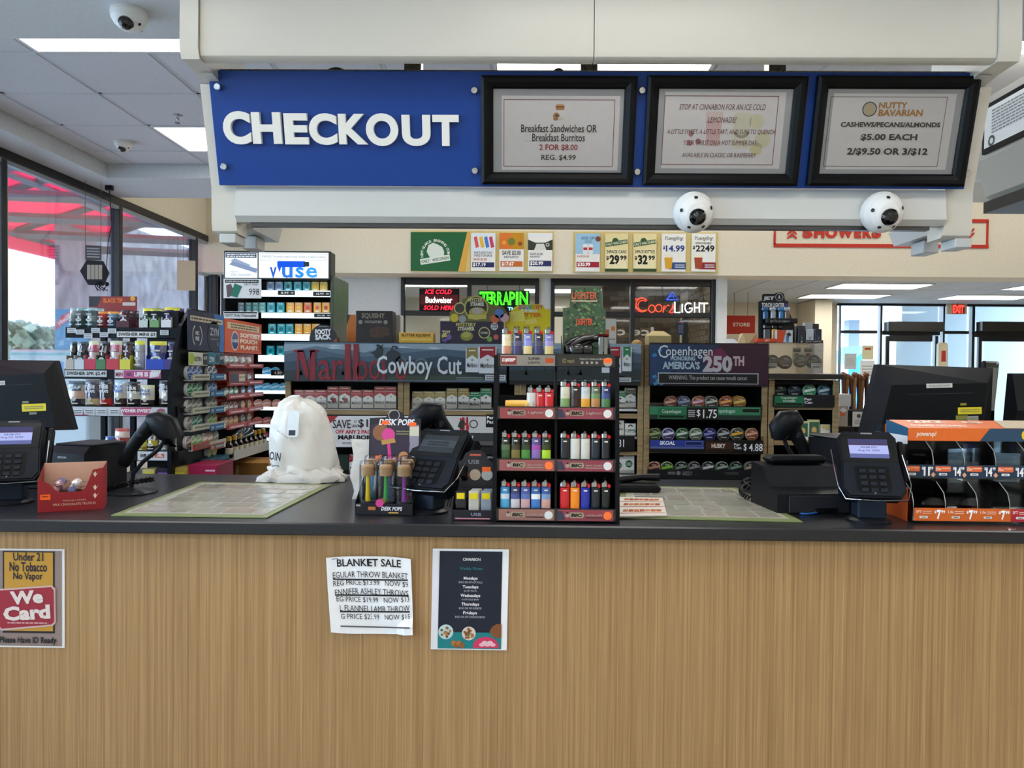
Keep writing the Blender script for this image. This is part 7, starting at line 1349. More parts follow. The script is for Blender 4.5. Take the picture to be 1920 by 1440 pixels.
# lighters: body, hood, wheel and red button
_lm = {}
def lighter(x, y, z, body, art, label, group, mini=False, rz=0.0, lying=False, hood='#b9bcc0', base=None, art2=None):
    h = .068 if not mini else .05; k = (body, art, mini, art2)
    t = thing('lighter', label, 'lighter', (lq.x+x, lq.y+y, ZQ+z), rz, group)
    if k not in _lm:
        g = MB(); n = 16
        def ell(a, s=1.0): return .0138*s*math.cos(a), .0085*s*math.sin(a)
        P_ = []; lv = [0, .002, h]; sc = [.9, 1, 1]
        rr0 = [[(ell(2*math.pi*i/n, s)[0], ell(2*math.pi*i/n, s)[1], z_) for i in range(n)] for z_, s in zip(lv, sc)]
        for j in range(2): g.add(rr0[j]+rr0[j+1], [(i, (i+1) % n, n+(i+1) % n, n+i) for i in range(n)], body)
        g.add(rr0[2], [tuple(range(n))], body)
        if art:
            for v0, v1, c in ((.12, .5, art), (.5, .72, art2 or art)):
                for i in range(9, 15):
                    a0, a1 = 2*math.pi*i/n, 2*math.pi*(i+1)/n; e0, e1 = ell(a0, 1.02), ell(a1, 1.02); g.poly([(e0[0], e0[1], v0*h), (e1[0], e1[1], v0*h), (e1[0], e1[1], v1*h), (e0[0], e0[1], v1*h)], c)
        g2 = MB(frame((0, -.0082, h-.008), (1, 0, 0), (0, 0, 1))); g.add([(-.005, -.009, h-.010), (.005, -.009, h-.010), (.005, -.009, h-.006), (-.005, -.009, h-.006)], [(0, 1, 2, 3)], '#d9d0c4')
        b_ = part('body', g, t, 'gloss', smooth=50)
        g = MB(); g.box(-.0128, .0045, -.008, .008, h, h+.017, hood, .003); g.rev([(.0035, -.004), (.0042, -.003), (.0042, .003), (.0035, .004)], '#8a8c90', 10, (-.002, 0, h+.018), 'y'); hd_ = part('hood', g, t, 'chrome', smooth=40)
        g = MB(); g.box(.0045, .0135, -.0065, .0065, h, h+.010, '#c0202a', .002); bt = part('button', g, t, 'gloss'); _lm[k] = [(b_.name.split('.')[0], b_.data), ('hood', hd_.data), ('button', bt.data)]
    else:
        for n_, m_ in _lm[k]: ch(t, n_, m_)
    if lying: t.rotation_euler = (0, R(90), rz)
    return t
LG = 'lighters on the counter rack'
z1 = tiers[0]+.0165; y1 = LYr(tiers[0])+.018
def rowx(s_, i, n=5, p_=.0295): return (-.146 if s_ == 0 else .026)+p_*i
for i, (b, a, a2, nm) in enumerate((('#3a8ac0', '#4aa4d4', '#c9d9e6', 'pale blue sea print'), ('#3a3f6a', '#c9c4c8', '#4a5590', 'checkered flag print'), ('#4a5a9a', '#c9a0a0', '#5a6fae', 'blue soda print'), ('#2f5fa0', '#3f7ac0', '#e6e9ee', 'blue and white'), ('#3a5a9a', '#c99a90', '#7a96c0', 'blue beach print'))):
    lighter(rowx(0, i), y1, z1, b, a, '%s lighter on the bottom shelf, first bay' % nm, LG, art2=a2)
    lighter(rowx(0, i), y1+.03, z1, b, a, '%s lighter behind its twin on the bottom shelf, first bay' % nm, LG, art2=a2)
for i, (b, nm) in enumerate((('#c41f26', 'red'), ('#ef8a1e', 'orange'), ('#1f2f9a', 'royal blue'), ('#1a2026', 'black'), ('#141a1c', 'glossy black'))):
    for k, d in enumerate((0, .028, .056)):
        lighter(rowx(1, i), y1+d, z1, b, None, '%s plain lighter on the bottom shelf, second bay%s' % (nm, ('', ', one behind the front', ', third deep')[k]), LG)
z1 = tiers[1]+.0165; y1 = LYr(tiers[1])+.018
for i, (b, a, a2, nm) in enumerate((('#1f2a22', '#3a5a36', '#5a6a50', 'leafy green print'), ('#26221a', '#7a6a3a', '#3a3420', 'gold leaf print'), ('#1f2a1c', '#4a8a3a', '#2a3a22', 'green leaf print'), ('#5a4a8a', '#8a6ab0', '#a04aa0', 'violet print'), ('#26301c', '#a9d02f', '#33401f', 'lime face print'))):
    for k, d in enumerate((0, .028)): lighter(rowx(0, i), y1+d, z1, b, a, '%s lighter on the second shelf%s' % (nm, ('', ', behind its twin')[k]), LG, art2=a2)
for i, (b, nm) in enumerate((('#181c22', 'black'), ('#d0cdc4', 'white'), ('#cac7be', 'cream'), ('#16202e', 'navy'), ('#14181e', 'jet black'))):
    for k, d in enumerate((0, .026, .052)): lighter(rowx(1, i), y1+d, z1, b, None, '%s plain lighter on the second shelf%s' % (nm, ('', ', one behind the front', ', third deep')[k]), LG)
z1 = tiers[2]+.0165; y1 = LYr(tiers[2])+.018
for i, (b, nm) in enumerate((('#d0cdc4', 'white'), ('#c41f26', 'red'), ('#c8222a', 'bright red'))): lighter(-.072+.0255*i, y1, z1, b, None, 'mini %s lighter on the third shelf' % nm, LG, True)
lighter(-.148, y1+.0, z1+.0135, '#e0a52a', None, 'yellow lighter lying on its side on the third shelf', LG, lying=True)
lighter(-.138, y1+.02, z1+.0135, '#d9582a', None, 'orange lighter lying behind the yellow one on the third shelf', LG, lying=True)
for i, (b, a, a2, nm) in enumerate((('#d0cab4', '#7a9a5a', '#c9c4a8', 'cream best buds print'), ('#2a1c1c', '#3a2424', '#2a1c1c', 'dark maroon'), ('#b9c0c4', '#e0a030', '#c9ccc4', 'desert print'), ('#5a6a4a', '#b5804a', '#6a8a5a', 'stamp print'), ('#2f3a6a', '#4a7a4a', '#3a4a80', 'blue leaf print'))):
    lighter(rowx(1, i), y1, z1, b, a, '%s lighter on the third shelf' % nm, LG, art2=a2); 
    if i % 2 == 0: lighter(rowx(1, i)+.004, y1+.03, z1, b, a, '%s lighter behind its twin on the third shelf' % nm, LG, art2=a2)
z1 = tiers[3]+.0165; y1 = LYr(tiers[3])+.018
for i, (b, a, a2, nm) in enumerate((('#d9c9a8', '#c98a6a', '#e0d0a8', 'cream giraffe print'), ('#33304a', '#3f3a6a', '#5a5870', 'dusk print'), ('#7a80c0', '#d9c48a', '#8a90cc', 'violet meadow print'), ('#302c44', '#3a3560', '#4a4860', 'dark violet print'), ('#7a78b8', '#d0bc80', '#9a90c0', 'lilac sunset print'))): lighter(rowx(0, i, p_=.031), y1, z1, b, a, '%s lighter on the top shelf' % nm, LG, art2=a2)
# camouflage display standing on the top tier
cm = thing('camouflage_display', 'green camouflage lighter display standing on top of the rack', 'display', (lq.x+.09, lq.y+LYr(tiers[3])+.02, ZQ+tiers[3]+.0165))
MC = frame((cm.location.x, cm.location.y+.1, cm.location.z), (1, 0, 0), (0, .12, 1)) @ Matrix.Diagonal((1, 1.14, 1, 1))
w = .132; out = [(-w/2, 0), (w/2, 0), (w/2, .135), (.055, .137), (.052, .19), (.045, .196), (-.035, .196), (-.042, .19), (-.045, .14), (-w/2, .138)]
g = MB(MC); g.prism(out, 2, -.004, 0, '#2f4a30'); part('backer', g, cm, 'print', world=True)
g = MB(MC); rd = random.Random(21)
for k in range(240):
    u, v = rd.uniform(-w/2, w/2-.008), rd.uniform(.03, .19)
    if v > .132 and not -.042 < u < .044: continue
    s_ = rd.uniform(.003, .007); g.pg([(u, v), (u+s_*1.5, v-s_*.4), (u+s_*1.8, v+s_*.5), (u+s_*.7, v+s_)], rd.choice(['#1c2a1c', '#4a6a40', '#5f7a4c', '#26402a', '#6a5f45', '#18221a']), 1+.012*k)
g.text('LIGHTER', .0, .172, .078, .02, '#b5502f', 7, .02); g.text('LIGHTER', .0, .1, .05, .018, '#c04a2a', 7, .03); g.rect(0, .157, .08, .003, '#b9a98a', 7); part('print', g, cm, 'print', world=True)
g = MB(); lx, ly, lz = cm.location; w2 = w/2+.004
g.prism([(ly-.01, lz), (ly+.09, lz), (ly+.1, lz+.07), (ly+.0, lz+.012)], 0, lx-w2-.002, lx-w2, '#15161a'); g.prism([(ly-.01, lz), (ly+.09, lz), (ly+.1, lz+.07), (ly+.0, lz+.012)], 0, lx+w2, lx+w2+.002, '#15161a'); g.box(lx-w2, lx+w2, ly-.012, ly-.009, lz, lz+.012, '#1a1b1f'); part('tray', g, cm, 'print', world=True)
for k, (dx, dz, c) in enumerate(((-.03, .024, '#17181b'), (.0, .03, '#1d1e22'), (-.045, .03, '#101114'))):
    g = MB(); g.box(lx+dx-.02, lx+dx+.02, ly+.005+.018*k, ly+.03+.018*k, lz, lz+.045, c, .006); g.tube([(lx+dx-.015, ly+.015+.018*k, lz+.04), (lx+dx+.02, ly+.015+.018*k, lz+.058), (lx+dx+.05, ly+.02+.018*k, lz+.062)], .011, c, 8); part('long_lighter', g, cm, 'gloss', world=True, smooth=50)
for k, dx in enumerate((.042, .058)):
    g = MB(); g.box(lx+dx-.008, lx+dx+.008, ly+.01+.02*k, ly+.025+.02*k, lz, lz+.066, '#9aa0a4', .003); g.box(lx+dx-.009, lx+dx+.009, ly+.009+.02*k, ly+.026+.02*k, lz+.066, lz+.072, '#8f2a30', .002); part('clear_lighter', g, cm, 'acrylic' if 0 else 'chrome', world=True)
# ---------------------------------------------------------------- card terminals
def terminal(x, y, Y, rz, tilt, label, lit, s=1.0, ped=.068):
    q = at(x, y, Y); t = thing('card_terminal', label, 'card terminal', (q.x, q.y, ZQ), rz, 'card terminals on the counter')
    K = '#14171d'; g = MB(); g.rev([(.062, 0), (.062, .006), (.05, .012), (.035, .014)], '#17191e', 24, (0, .02, 0)); part('base_plate', g, t, 'plastic', smooth=40)
    g = MB(); g.box(-.04, .04, -.012, .055, .012, ped, '#1d2633', .004); part('pedestal', g, t, 'plastic')
    w, L, th = .178*s, .205*s, .045
    M = Matrix.Translation((0, -.035, ped+.01)) @ Matrix.Rotation(-tilt, 4, 'X'); M = M @ frame((0, 0, 0), (1, 0, 0), (0, 0, 1))   # local x right, y up the face, z out
    g = MB(M); ot = [(-w/2, .02), (-w/2+.015, 0), (w/2-.015, 0), (w/2, .02), (w/2-.008, L*.55), (w/2-.006, L-.02), (w/2-.022, L), (-w/2+.022, L), (-w/2+.006, L-.02), (-w/2+.008, L*.55)]; g.prism(ot, 2, -th, 0, K); g.prism([(a*.94, L/2+(b-L/2)*.95) for a, b in ot], 2, 0, .004, '#191d25'); part('housing', g, t, 'plastic', smooth=25)
    g = MB(M); g.rr(0, L*.73, w*.86, L*.42, .006, '#08090b', 8); part('glass', g, t, 'gloss')
    g = MB(M); sw, sh = w*.62, L*.29; sy = L*.73
    if lit:
        g.rect(0, sy, sw, sh, '#8a90c4', 9); g.rect(0, sy+sh*.36, sw, sh*.28, '#4a4a72', 10); g.rect(0, sy+sh*.2, sw, sh*.05, '#5a3a44', 10); g.rect(0, sy-sh*.06, sw, sh*.44, '#b4bcf4', 10); g.rect(0, sy-sh*.4, sw, sh*.2, '#6a70a8', 10)
        g.text('04:08 PM', 0, sy+sh*.06, sw*.4, sh*.1, '#2a2c44', 11, 0); g.text('Aug 24, 2020', 0, sy-sh*.12, sw*.56, sh*.13, '#2a2c44', 11, 0)
        part('screen', g, t, 'screen')
    else:
        g.rect(0, sy, sw, sh, '#2c3036', 9); g.rect(0, sy-.0, sw, sh*.4, '#3c4046', 10); g.lines(0, sy, sw*.6, sh*.3, 2, '#22262c', 11, 3); part('screen', g, t, 'gloss')
    g = MB(M); g.rect(0, L*.965, w*.18, .004, '#8a8c90', 8); g.text('v', 0, .012, .006, .005, '#aaa', 8); part('badge', g, t, 'print')
    g = MB(M); g.rr(0, L*.27, w*.54, L*.38, .008, '#0b0d11', 8); part('keypad_well', g, t, 'plastic')
    for r_ in range(4):
        for c_ in range(3):
            kx, ky = (-.026+.026*c_)*s, L*.385-r_*.0195*s; g = MB(M @ Matrix.Translation((kx, ky, .004))); g.box(-.0095*s, .0095*s, -.0065*s, .0065*s, 0, .004, '#20242b', .0015); g.M = M @ Matrix.Translation((kx, ky, .0042)); g.text('123456789X0O'[r_*3+c_], -.003, 0, .004, .006, '#b9bcc2', 1, .01); g.rect(.004, -.001, .005, .002, '#8a8d92', 1); part('key', g, t, 'plastic')
    g = MB(); tp = lambda a, b, c_=.008: M @ Vector((a, b, c_)); W2 = w/2+.01
    g.tube([tp(-W2, L*.75, -.02), tp(-W2-.002, L*.5, -.01), tp(-W2, .03, .004), tp(-W2+.014, -.008, .006), tp(0, -.012, .006), tp(W2-.014, -.008, .006), tp(W2, .03, .004), tp(W2+.004, L*.2, -.0), tp(W2+.002, L*.5, -.01), tp(W2, L*.75, -.02)], .0026, '#9a9da2', 6); part('wire_guard', g, t, 'chrome', smooth=60)
    g = MB(M); g.box(w/2+.002, w/2+.02, L*.3, L*.9, -th, -th+.03, '#101216', .004); part('card_reader', g, t, 'plastic')
    return t
terminal(1633, 975, 2.22, R(-6), R(28), 'lit card terminal beside the orange accessory display', True)
terminal(796, 962, 2.29, R(-25), R(44), 'dark card terminal turned towards the tubes in the middle', False, 1.13)
terminal(18, 948, 2.36, R(20), R(28), 'card terminal cut off by the picture edge beside the truffle box', True)
# ---------------------------------------------------------------- barcode scanners
def scanner(label, Y, head, handle, neck, base, hr=.03, curve=None, rb=.055):
    b = at(*base, Y); t = thing('barcode_scanner', label, 'scanner', (b.x, Y, ZQ), group='handheld barcode scanners')
    K = '#14171b'; h = [at(x, y, Y) for x, y in head]; hd = [at(x, y, Y) for x, y in handle]
    g = MB(); n = len(h); g.tube(h, [hr*.55, hr, hr*1.12, hr*1.0, hr*.6][:n], K, 12, flat=1.15); part('head', g, t, 'plastic', smooth=55, world=True)
    g = MB(); g.tube(hd, [hr*.75, hr*.62, hr*.58, hr*.66, hr*.5][:len(hd)], '#0f1114', 10); part('handle', g, t, 'textured', smooth=55, world=True)
    d = (h[0]-h[1]).normalized(); g = MB(frame(h[0]+d*.001, d.orthogonal(), d.cross(d.orthogonal()))); g.disc(0, 0, hr*.5, '#8fc4c9', 1, 12); part('window', g, t, 'gloss', world=True)
    m = hd[1].lerp(hd[0], .3); g = MB(); g.box(m.x-.008, m.x+.008, Y-.028, Y-.012, m.z-.012, m.z+.012, '#22262c', .004); part('trigger', g, t, 'plastic', world=True)
    nk = [at(x, y, Y) for x, y in neck]; nk[-1] = Vector((nk[-1].x, Y, ZQ+.012))
    g = MB(); g.tube(nk, .0075, '#1a1d22', 8); part('gooseneck', g, t, 'plastic', smooth=60, world=True)
    g = MB(); g.rev([(rb, 0), (rb, .004), (rb*.6, .012), (.016, .018), (.0, .02)], '#1b1e23', 20, (nk[-1].x-b.x, 0, 0)); part('base', g, t, 'plastic', smooth=40)
    if curve:
        pts = []; c = [at(x, y, Y) for x, y in curve]; m = 90
        for i in range(m):
            u = i/(m-1)*(len(c)-1); k = min(int(u), len(c)-2); p_ = c[k].lerp(c[k+1], u-k); p_ = Vector((p_.x, p_.y, max(p_.z, ZQ+.014))); pts.append(p_+Vector((0, .008*math.cos(i*1.4), .008*math.sin(i*1.4))))
        g = MB(); g.tube(pts, .0028, '#101114', 5); part('coiled_cord', g, t, 'plastic', smooth=60, world=True)
    return t
scanner('barcode scanner on gooseneck stand beside the truffle box', 2.6, [(277, 788), (295, 790), (312, 802), (322, 820), (318, 834)], [(284, 796), (262, 820), (246, 842), (236, 862), (231, 872)], [(308, 826), (298, 842), (268, 866), (250, 888), (246, 912)], (246, 914), .036, [(200, 918), (230, 908), (262, 902), (288, 898)], .085)
scanner('barcode scanner leaning in its cradle beside the low cabinet', 2.75, [(1459, 824), (1462, 806), (1474, 792), (1488, 790), (1498, 798)], [(1486, 800), (1496, 822), (1508, 842), (1516, 858), (1519, 866)], [(1471, 826), (1478, 842), (1488, 858), (1494, 868), (1496, 890)], (1496, 892), .038, None, .04)
scanner('barcode scanner behind the middle card terminal', 2.55, [(768, 803), (782, 792), (800, 776), (818, 776), (826, 790)], [(820, 782), (834, 800), (848, 820), (858, 836), (862, 848)], [(796, 806), (804, 818), (812, 832), (816, 850), (816, 900)], (818, 905), .034, None, .05)
# ---------------------------------------------------------------- receipt printers
def printer(label, loc, rz, w, d, h, brand, slot=False):
    t = thing('receipt_printer', label, 'printer', loc, rz); g = MB(); g.prism([(0, 0), (d, 0), (d, h*.98), (d*.12, h), (0, h*.86)], 0, -w/2, w/2, '#1a1b1e'); part('body', g, t, 'plastic')
    g = MB(); g.box(-w/2-.002, w/2+.002, .03, d, h*.995, h*1.04, '#202226', .006); part('lid', g, t, 'plastic'); g = MB(frame((0, -.0006, h*.78), (1, 0, 0), (0, 0, 1))); g.text(brand, -.1*w, 0, .034, .007, '#c0c2c6', 1, .02); part('badge', g, t, 'print')
    if slot: g = MB(); g.box(-w*.42, w*.42, -.001, .0, h*.12, h*.5, '#6a6c6c'); g.box(-w*.3, w*.3, -.006, -.001, h*.14, h*.24, '#8a8a84', .002); g.box(-w*.05, 0, -.0025, -.001, h*.4, h*.46, '#111'); g.box(w*.28, w*.31, -.0025, -.001, h*.42, h*.45, '#111'); part('connector_panel', g, t, 'metal')
    return t
q = C0(122, 930); printer('black receipt printer with open connector panel beside the truffle box', (q.x, 2.52, ZQ), R(-14), .15, .19, .165, 'EPSON', True)
q = at(905, 850, 2.72); printer('black receipt printer behind the middle card terminal', (q.x+.05, 2.72, ZQ), 0, .15, .2, .155, 'EPSON')
q = at(1625, 880, 2.55); printer('black receipt printer behind the lit card terminal', (q.x, 2.56, ZQ), R(12), .17, .2, .21, 'EPSON')
# low black check reader with sloping top
q = C0(1515, 955); t = thing('check_reader', 'low black check reader with sloping deck before the low cabinet', 'check reader', (q.x, 2.34, ZQ), R(6))
g = MB(); g.prism([(0, 0), (.2, 0), (.2, .14), (.11, .135), (.06, .075), (0, .062)], 0, -.13, .12, '#17191d'); part('body', g, t, 'plastic'); g = MB(); g.box(-.095, .1, -.006, .0, .004, .058, '#26282c', .004); part('front_cover', g, t, 'plastic'); g = MB(); g.box(-.1, .09, .115, .19, .14, .165, '#101215', .01); part('feed_tray', g, t, 'plastic')
g = MB(); g.box(-.01, .06, -.0075, -.006, .006, .02, '#0a0b0c'); part('port', g, t, 'plastic')
# ---------------------------------------------------------------- monitors (backs)
def monitor(label, Yb, Yf, outer, inner, stickers, dep=.0):
    """outer: rim corners TL TR BR BL at depth Yb; inner: back panel corners at the nearer depth Yf"""
    O = [at(x, y, Yb) for x, y in outer]; I = [at(x, y, Yf) for x, y in inner]; cen = sum(O, Vector())/4; t = thing('pos_monitor', label, 'monitor', (cen.x, Yb, ZQ), group='point of sale monitors'); O2 = [p_+Vector((0, .03, .0)) for p_ in O]
    g = MB(); g.add(O+I, [(0, 1, 5, 4), (1, 2, 6, 5), (2, 3, 7, 6), (3, 0, 4, 7)], '#15171b'); g.add(I, [(0, 1, 2, 3)], '#101215'); part('back_shell', g, t, 'textured', world=True)
    g = MB(); g.add(O+O2, [(1, 0, 4, 5), (2, 1, 5, 6), (3, 2, 6, 7), (0, 3, 7, 4)], '#1d1f24'); g.add(O2, [(0, 1, 2, 3)][::1], '#0b0c0e'); part('bezel', g, t, 'plastic', world=True)
    g = MB(); zt_ = (I[2].z+I[3].z)/2; cx = (I[2].x+I[3].x)/2; g.box(cx-.09, cx+.09, Yf+.02, Yb-.01, ZQ+.012, zt_+.05, '#141619', .006); part('stand', g, t, 'plastic', world=True); g = MB(); g.box(cx-.14, cx+.14, Yf-.03, Yb+.1, ZQ, ZQ+.014, '#15171a', .004); part('foot', g, t, 'plastic', world=True)
    M = frame(I[0], I[1]-I[0], I[0]-I[3]); g = MB(M)
    for x, y, w_, h_, c in stickers: g = MB(M); a = onfr(x, y, M); k = Yf/FPX; g.rect(a[0], a[1], w_*k, h_*k, c, 2); g.lines(a[0], a[1], w_*k*.8, h_*k*.5, 2, '#7a7a50', 3, int(x)); part('sticker', g, t, 'print', world=True)
    pass; g = MB(M); a = onfr((inner[0][0]+inner[1][0])/2, inner[0][1]+16, M); g.rect(a[0], a[1], abs(I[1].x-I[0].x)*.7, .0015, '#3a3d42', 1); part('seam', g, t, 'plastic', world=True); return t
monitor('black sales monitor seen from behind above the orange display', 2.84, 2.74, [(1645, 683), (1862, 690), (1856, 830), (1608, 842)], [(1672, 722), (1852, 718), (1836, 840), (1640, 846)], [(1761, 723, 48, 8, '#c4c6c8'), (1818, 770, 44, 13, '#d9c62a'), (1806, 758, 11, 4, '#a89a2a'), (1824, 785, 20, 10, '#9a9c9c'), (1803, 783, 22, 8, '#8a8a3a')])
monitor('black sales monitor seen from behind at the left edge', 2.78, 2.68, [(-60, 674), (103, 676), (138, 806), (-90, 812)], [(-50, 706), (82, 700), (104, 800), (-70, 812)], [(64, 764, 46, 14, '#d9c62a'), (48, 754, 12, 4, '#8a8a70'), (2, 718, 16, 8, '#c4c6c8'), (62, 775, 14, 4, '#8a8a80')])
monitor('black screen edge cut off at the right picture border', 2.9, 2.84, [(1898, 700), (2060, 700), (2060, 850), (1884, 850)], [(1908, 770), (2050, 768), (2050, 850), (1896, 850)], [])
t = thing('customer_display', 'thin tilted customer display behind the sales monitor', 'display', tuple(at(1850, 790, 3.0))); a = at(1795, 681, 3.0); M = frame(at(1860, 730, 3.0), (1, .9, 0), (.22, .1, 1)); p = PX(M); g = MB(M); g.box(-.1, .06, -.1, .11, -.018, 0, '#17191d', .006); part('panel', g, t, 'plastic', world=True); g = MB(M); g.rect(-.02, .0, .13, .17, '#33363c', 1); g.rr(.03, .103, .026, .008, .001, '#cfd0d2', 2); part('face', g, t, 'gloss', world=True); g = MB(); q = at(1855, 770, 3.02); g.box(q.x-.02, q.x+.02, 3.02, 3.05, ZQ, q.z, '#15171b'); part('stalk', g, t, 'plastic', world=True)
# ---------------------------------------------------------------- tube toys (desk pops)
dq = C0(719, 966); dp = thing('toy_tube_display', 'black printed display tray of toy tubes with tall header card', 'display', (dq.x, dq.y, ZQ), R(-3))
DW = .172
g = MB(); g.box(-DW/2, DW/2, 0, .002, .001, .034, '#17151c'); g.box(-DW/2, DW/2, .002, .13, .001, .003, '#17151c'); g.prism([(0, .001), (.13, .001), (.13, .12), (.0, .034)], 0, -DW/2-.001, -DW/2+.001, '#141318'); g.prism([(0, .001), (.13, .001), (.13, .12), (.0, .034)], 0, DW/2-.001, DW/2+.001, '#141318'); part('tray', g, dp, 'print')
MD = frame((0, .125, 0), (1, 0, 0), (0, .1, 1)); hw = .082
g = MB(MD); ot = [(-hw, .003), (hw, .003), (hw, .28), (.03, .283), (.022, .298), (.008, .305), (-.01, .303), (-.024, .293), (-.03, .283), (-hw, .28)]; g.prism(ot, 2, -.003, 0, '#1c1a22'); part('header_card', g, dp, 'print')
g = MB(MD); g.rr(.0, .2, .155, .125, .006, '#2c2832', 1); g.poly([(x, y, 2*LZ) for x, y in ((-.075, .14), (.03, .14), (.05, .2), (.03, .26), (-.075, .26))], '#33293a'); g.rect(.062, .2, .03, .12, '#8a8494', 2); g.rect(.062, .24, .03, .03, '#c9c4b0', 3); g.text('DESK POPS', .006, .268, .112, .02, '#e6e4ea', 4, .03, it=.18); g.ring(-.004, .29, .016, .018, '#b0b0b8', 3); g.disc(-.045, .235, .026, '#8a5a3a', 3); g.disc(-.02, .228, .021, '#d0408a', 4); g.poly([(x, y, 5*LZ) for x, y in ((-.042, .21), (.0, .218), (.004, .204), (-.04, .196))], '#b58a4a'); g.poly([(x, y, 4*LZ) for x, y in ((-.024, .2), (-.014, .2), (-.003, .12), (-.014, .12))], '#d03a8a'); g.poly([(x, y, 3*LZ) for x, y in ((-.03, .138), (.0, .158), (.04, .15), (.03, .138))], '#c9a0c4'); g.disc(.03, .16, .016, '#c0845a', 4); g.lines(.025, .235, .04, .016, 2, '#8a8a5a', 4, 2); g.rect(-.05, .158, .02, .012, '#ff6a2a', 5); g.rect(.056, .262, .024, .012, '#ff6a2a', 5); g.rect(-.03, .266, .024, .012, '#ff6a2a', 6)
part('header_print', g, dp, 'print')
g = MB(frame((0, -.0008, 0), (1, 0, 0), (0, 0, 1))); g.text('DESK POPS', .025, .02, .062, .012, '#e6e4ea', 1, .03, it=.18); g.disc(-.012, .036, .012, '#d0408a', 2); g.disc(-.003, .042, .009, '#8a5a3a', 1); g.rect(-.035, .02, .022, .01, '#b5703a', 1); g.text('FUN', -.076, .028, .012, .006, '#ddd', 1, .03); g.rect(.03, .008, .03, .004, '#c9a04a', 1); part('tray_print', g, dp, 'print')
tubes = [(-.055, .03, '#e0c020', 'yellow'), (.0, .03, '#3aa04a', 'green'), (.055, .03, '#8a3a9a', 'purple'), (-.055, .085, '#3a8ac0', 'blue'), (.0, .085, '#3a6ac0', 'royal blue'), (.055, .085, '#d0408a', 'pink')]
for i, (x, y, c, nm) in enumerate(tubes):
    v = Matrix.Rotation(R(-3), 3, 'Z') @ Vector((x, y, 0)); t = thing('toy_tube', 'clear tube with %s handled toy in the black display tray' % nm, 'toy', (dq.x+v.x, dq.y+v.y, ZQ+.0035), group='toy tubes in the black display tray')
    hh = .155 if i < 3 else .165
    g = MB(); g.rev([(.0255, 0), (.026, .003), (.026, hh-.012), (.024, hh-.003), (.019, hh)], '#fff', 20); part('tube', g, t, 'film', smooth=40)
    g = MB(); g.rev([(.0262, .0), (.0262, .034)], '#211d28', 20); g.M = frame((0, -.0266, .02), (1, 0, 0), (0, 0, 1)); g.text('DESK POPS', 0, .005, .036, .008, '#d9d6e0', 1, .03, it=.18); g.rect(0, -.008, .02, .006, '#8a86a0', 1); part('sleeve', g, t, 'print', smooth=40)
    g = MB(); g.rev([(.008, .034), (.006, .08), (.0055, hh-.045)], c, 10); part('stick', g, t, 'plastic', smooth=40); g = MB(); g.rev([(.012, hh-.045), (.021, hh-.044), (.0215, hh-.02), (.017, hh-.012), (0, hh-.01)], '#b3906a', 16); part('cone_cup', g, t, 'plastic', smooth=40)
# clear plastic wrapper leaning behind
g = MB(); q = at(688, 890, 2.5); n = 8; P_ = []
for j in range(n+1):
    for i in range(5): P_.append((q.x-.05+.025*i+.006*math.sin(j*1.3), 2.5+.01*math.sin(i*2+j*1.7), ZQ+.002+.2*j/n))
g.add(P_, [(j*5+i, j*5+i+1, (j+1)*5+i+1, (j+1)*5+i) for j in range(n) for i in range(4)], '#dfe6ea'); single('plastic_wrapper', g, 'crumpled white plastic wrapper behind the toy tube display', 'wrapper', 'bag_film', smooth=60)
# ---------------------------------------------------------------- pocket tool display
uq = C0(886, 976); ut = thing('pocket_lighter_display', 'small black display of flat cards with yellow stickers beside the lighter rack', 'display', (uq.x, uq.y, ZQ), R(0)); UW = .118
g = MB(); g.box(-UW/2, UW/2, 0, .002, .001, .03, '#1d1b26'); g.box(-UW/2, UW/2, .002, .1, .001, .003, '#1d1b26'); g.prism([(0, .001), (.1, .001), (.1, .09), (0, .03)], 0, UW/2-.001, UW/2+.001, '#15141a'); g.prism([(0, .001), (.1, .001), (.1, .09), (0, .03)], 0, -UW/2-.001, -UW/2+.001, '#15141a'); part('tray', g, ut, 'print')
g = MB(frame((0, .1, 0), (1, 0, 0), (0, .05, 1))); ot = [(-UW/2, .003), (UW/2, .003), (UW/2, .15), (.038, .165), (.03, .182), (.012, .192), (-.012, .192), (-.03, .182), (-.038, .165), (-UW/2, .15)]; g.prism(ot, 2, -.002, 0, '#26242a'); g.text('USB', -.005, .158, .034, .014, '#3c3a44', 3, .04); g.text('USB', -.004, .157, .032, .012, '#9a98a4', 4, .0); g.rect(.0, .178, .034, .006, '#c05a4a', 2); [g.disc(-.036+.036*k, .118, .017, ('#8a4a40', '#b5a08a', '#b0b0ac')[k], 2) for k in range(3)]; g.rect(.034, .135, .026, .014, '#ff6a2a', 4); part('header_card', g, ut, 'print')
g = MB(frame((0, -.0008, 0), (1, 0, 0), (0, 0, 1))); g.text('USB', .01, .018, .03, .009, '#8a88a0', 1, .03); g.rect(0, .006, .1, .004, '#c0808a', 1); part('tray_print', g, ut, 'print')
for i, (x, c, nm) in enumerate(((-.036, '#15161c', 'black'), (.002, '#b9b5ac', 'silver'), (.038, '#8a94a0', 'steel blue'))):
    for k in range(3):
        t = thing('flat_lighter', '%s flat lighter %s in the small black display' % (nm, ('at the front', 'second', 'at the back')[k]), 'lighter', (uq.x+x+.003*k, uq.y+.02+.022*k, ZQ+.004), group='flat lighters in the small display')
        g = MB(); g.box(-.015, .015, 0, .008, 0, .078, c, .0015); part('body', g, t, 'gloss'); g = MB(); g.box(-.012, .011, -.0015, -.0002, .055, .072, '#e0c81e'); part('yellow_sticker', g, t, 'paper')
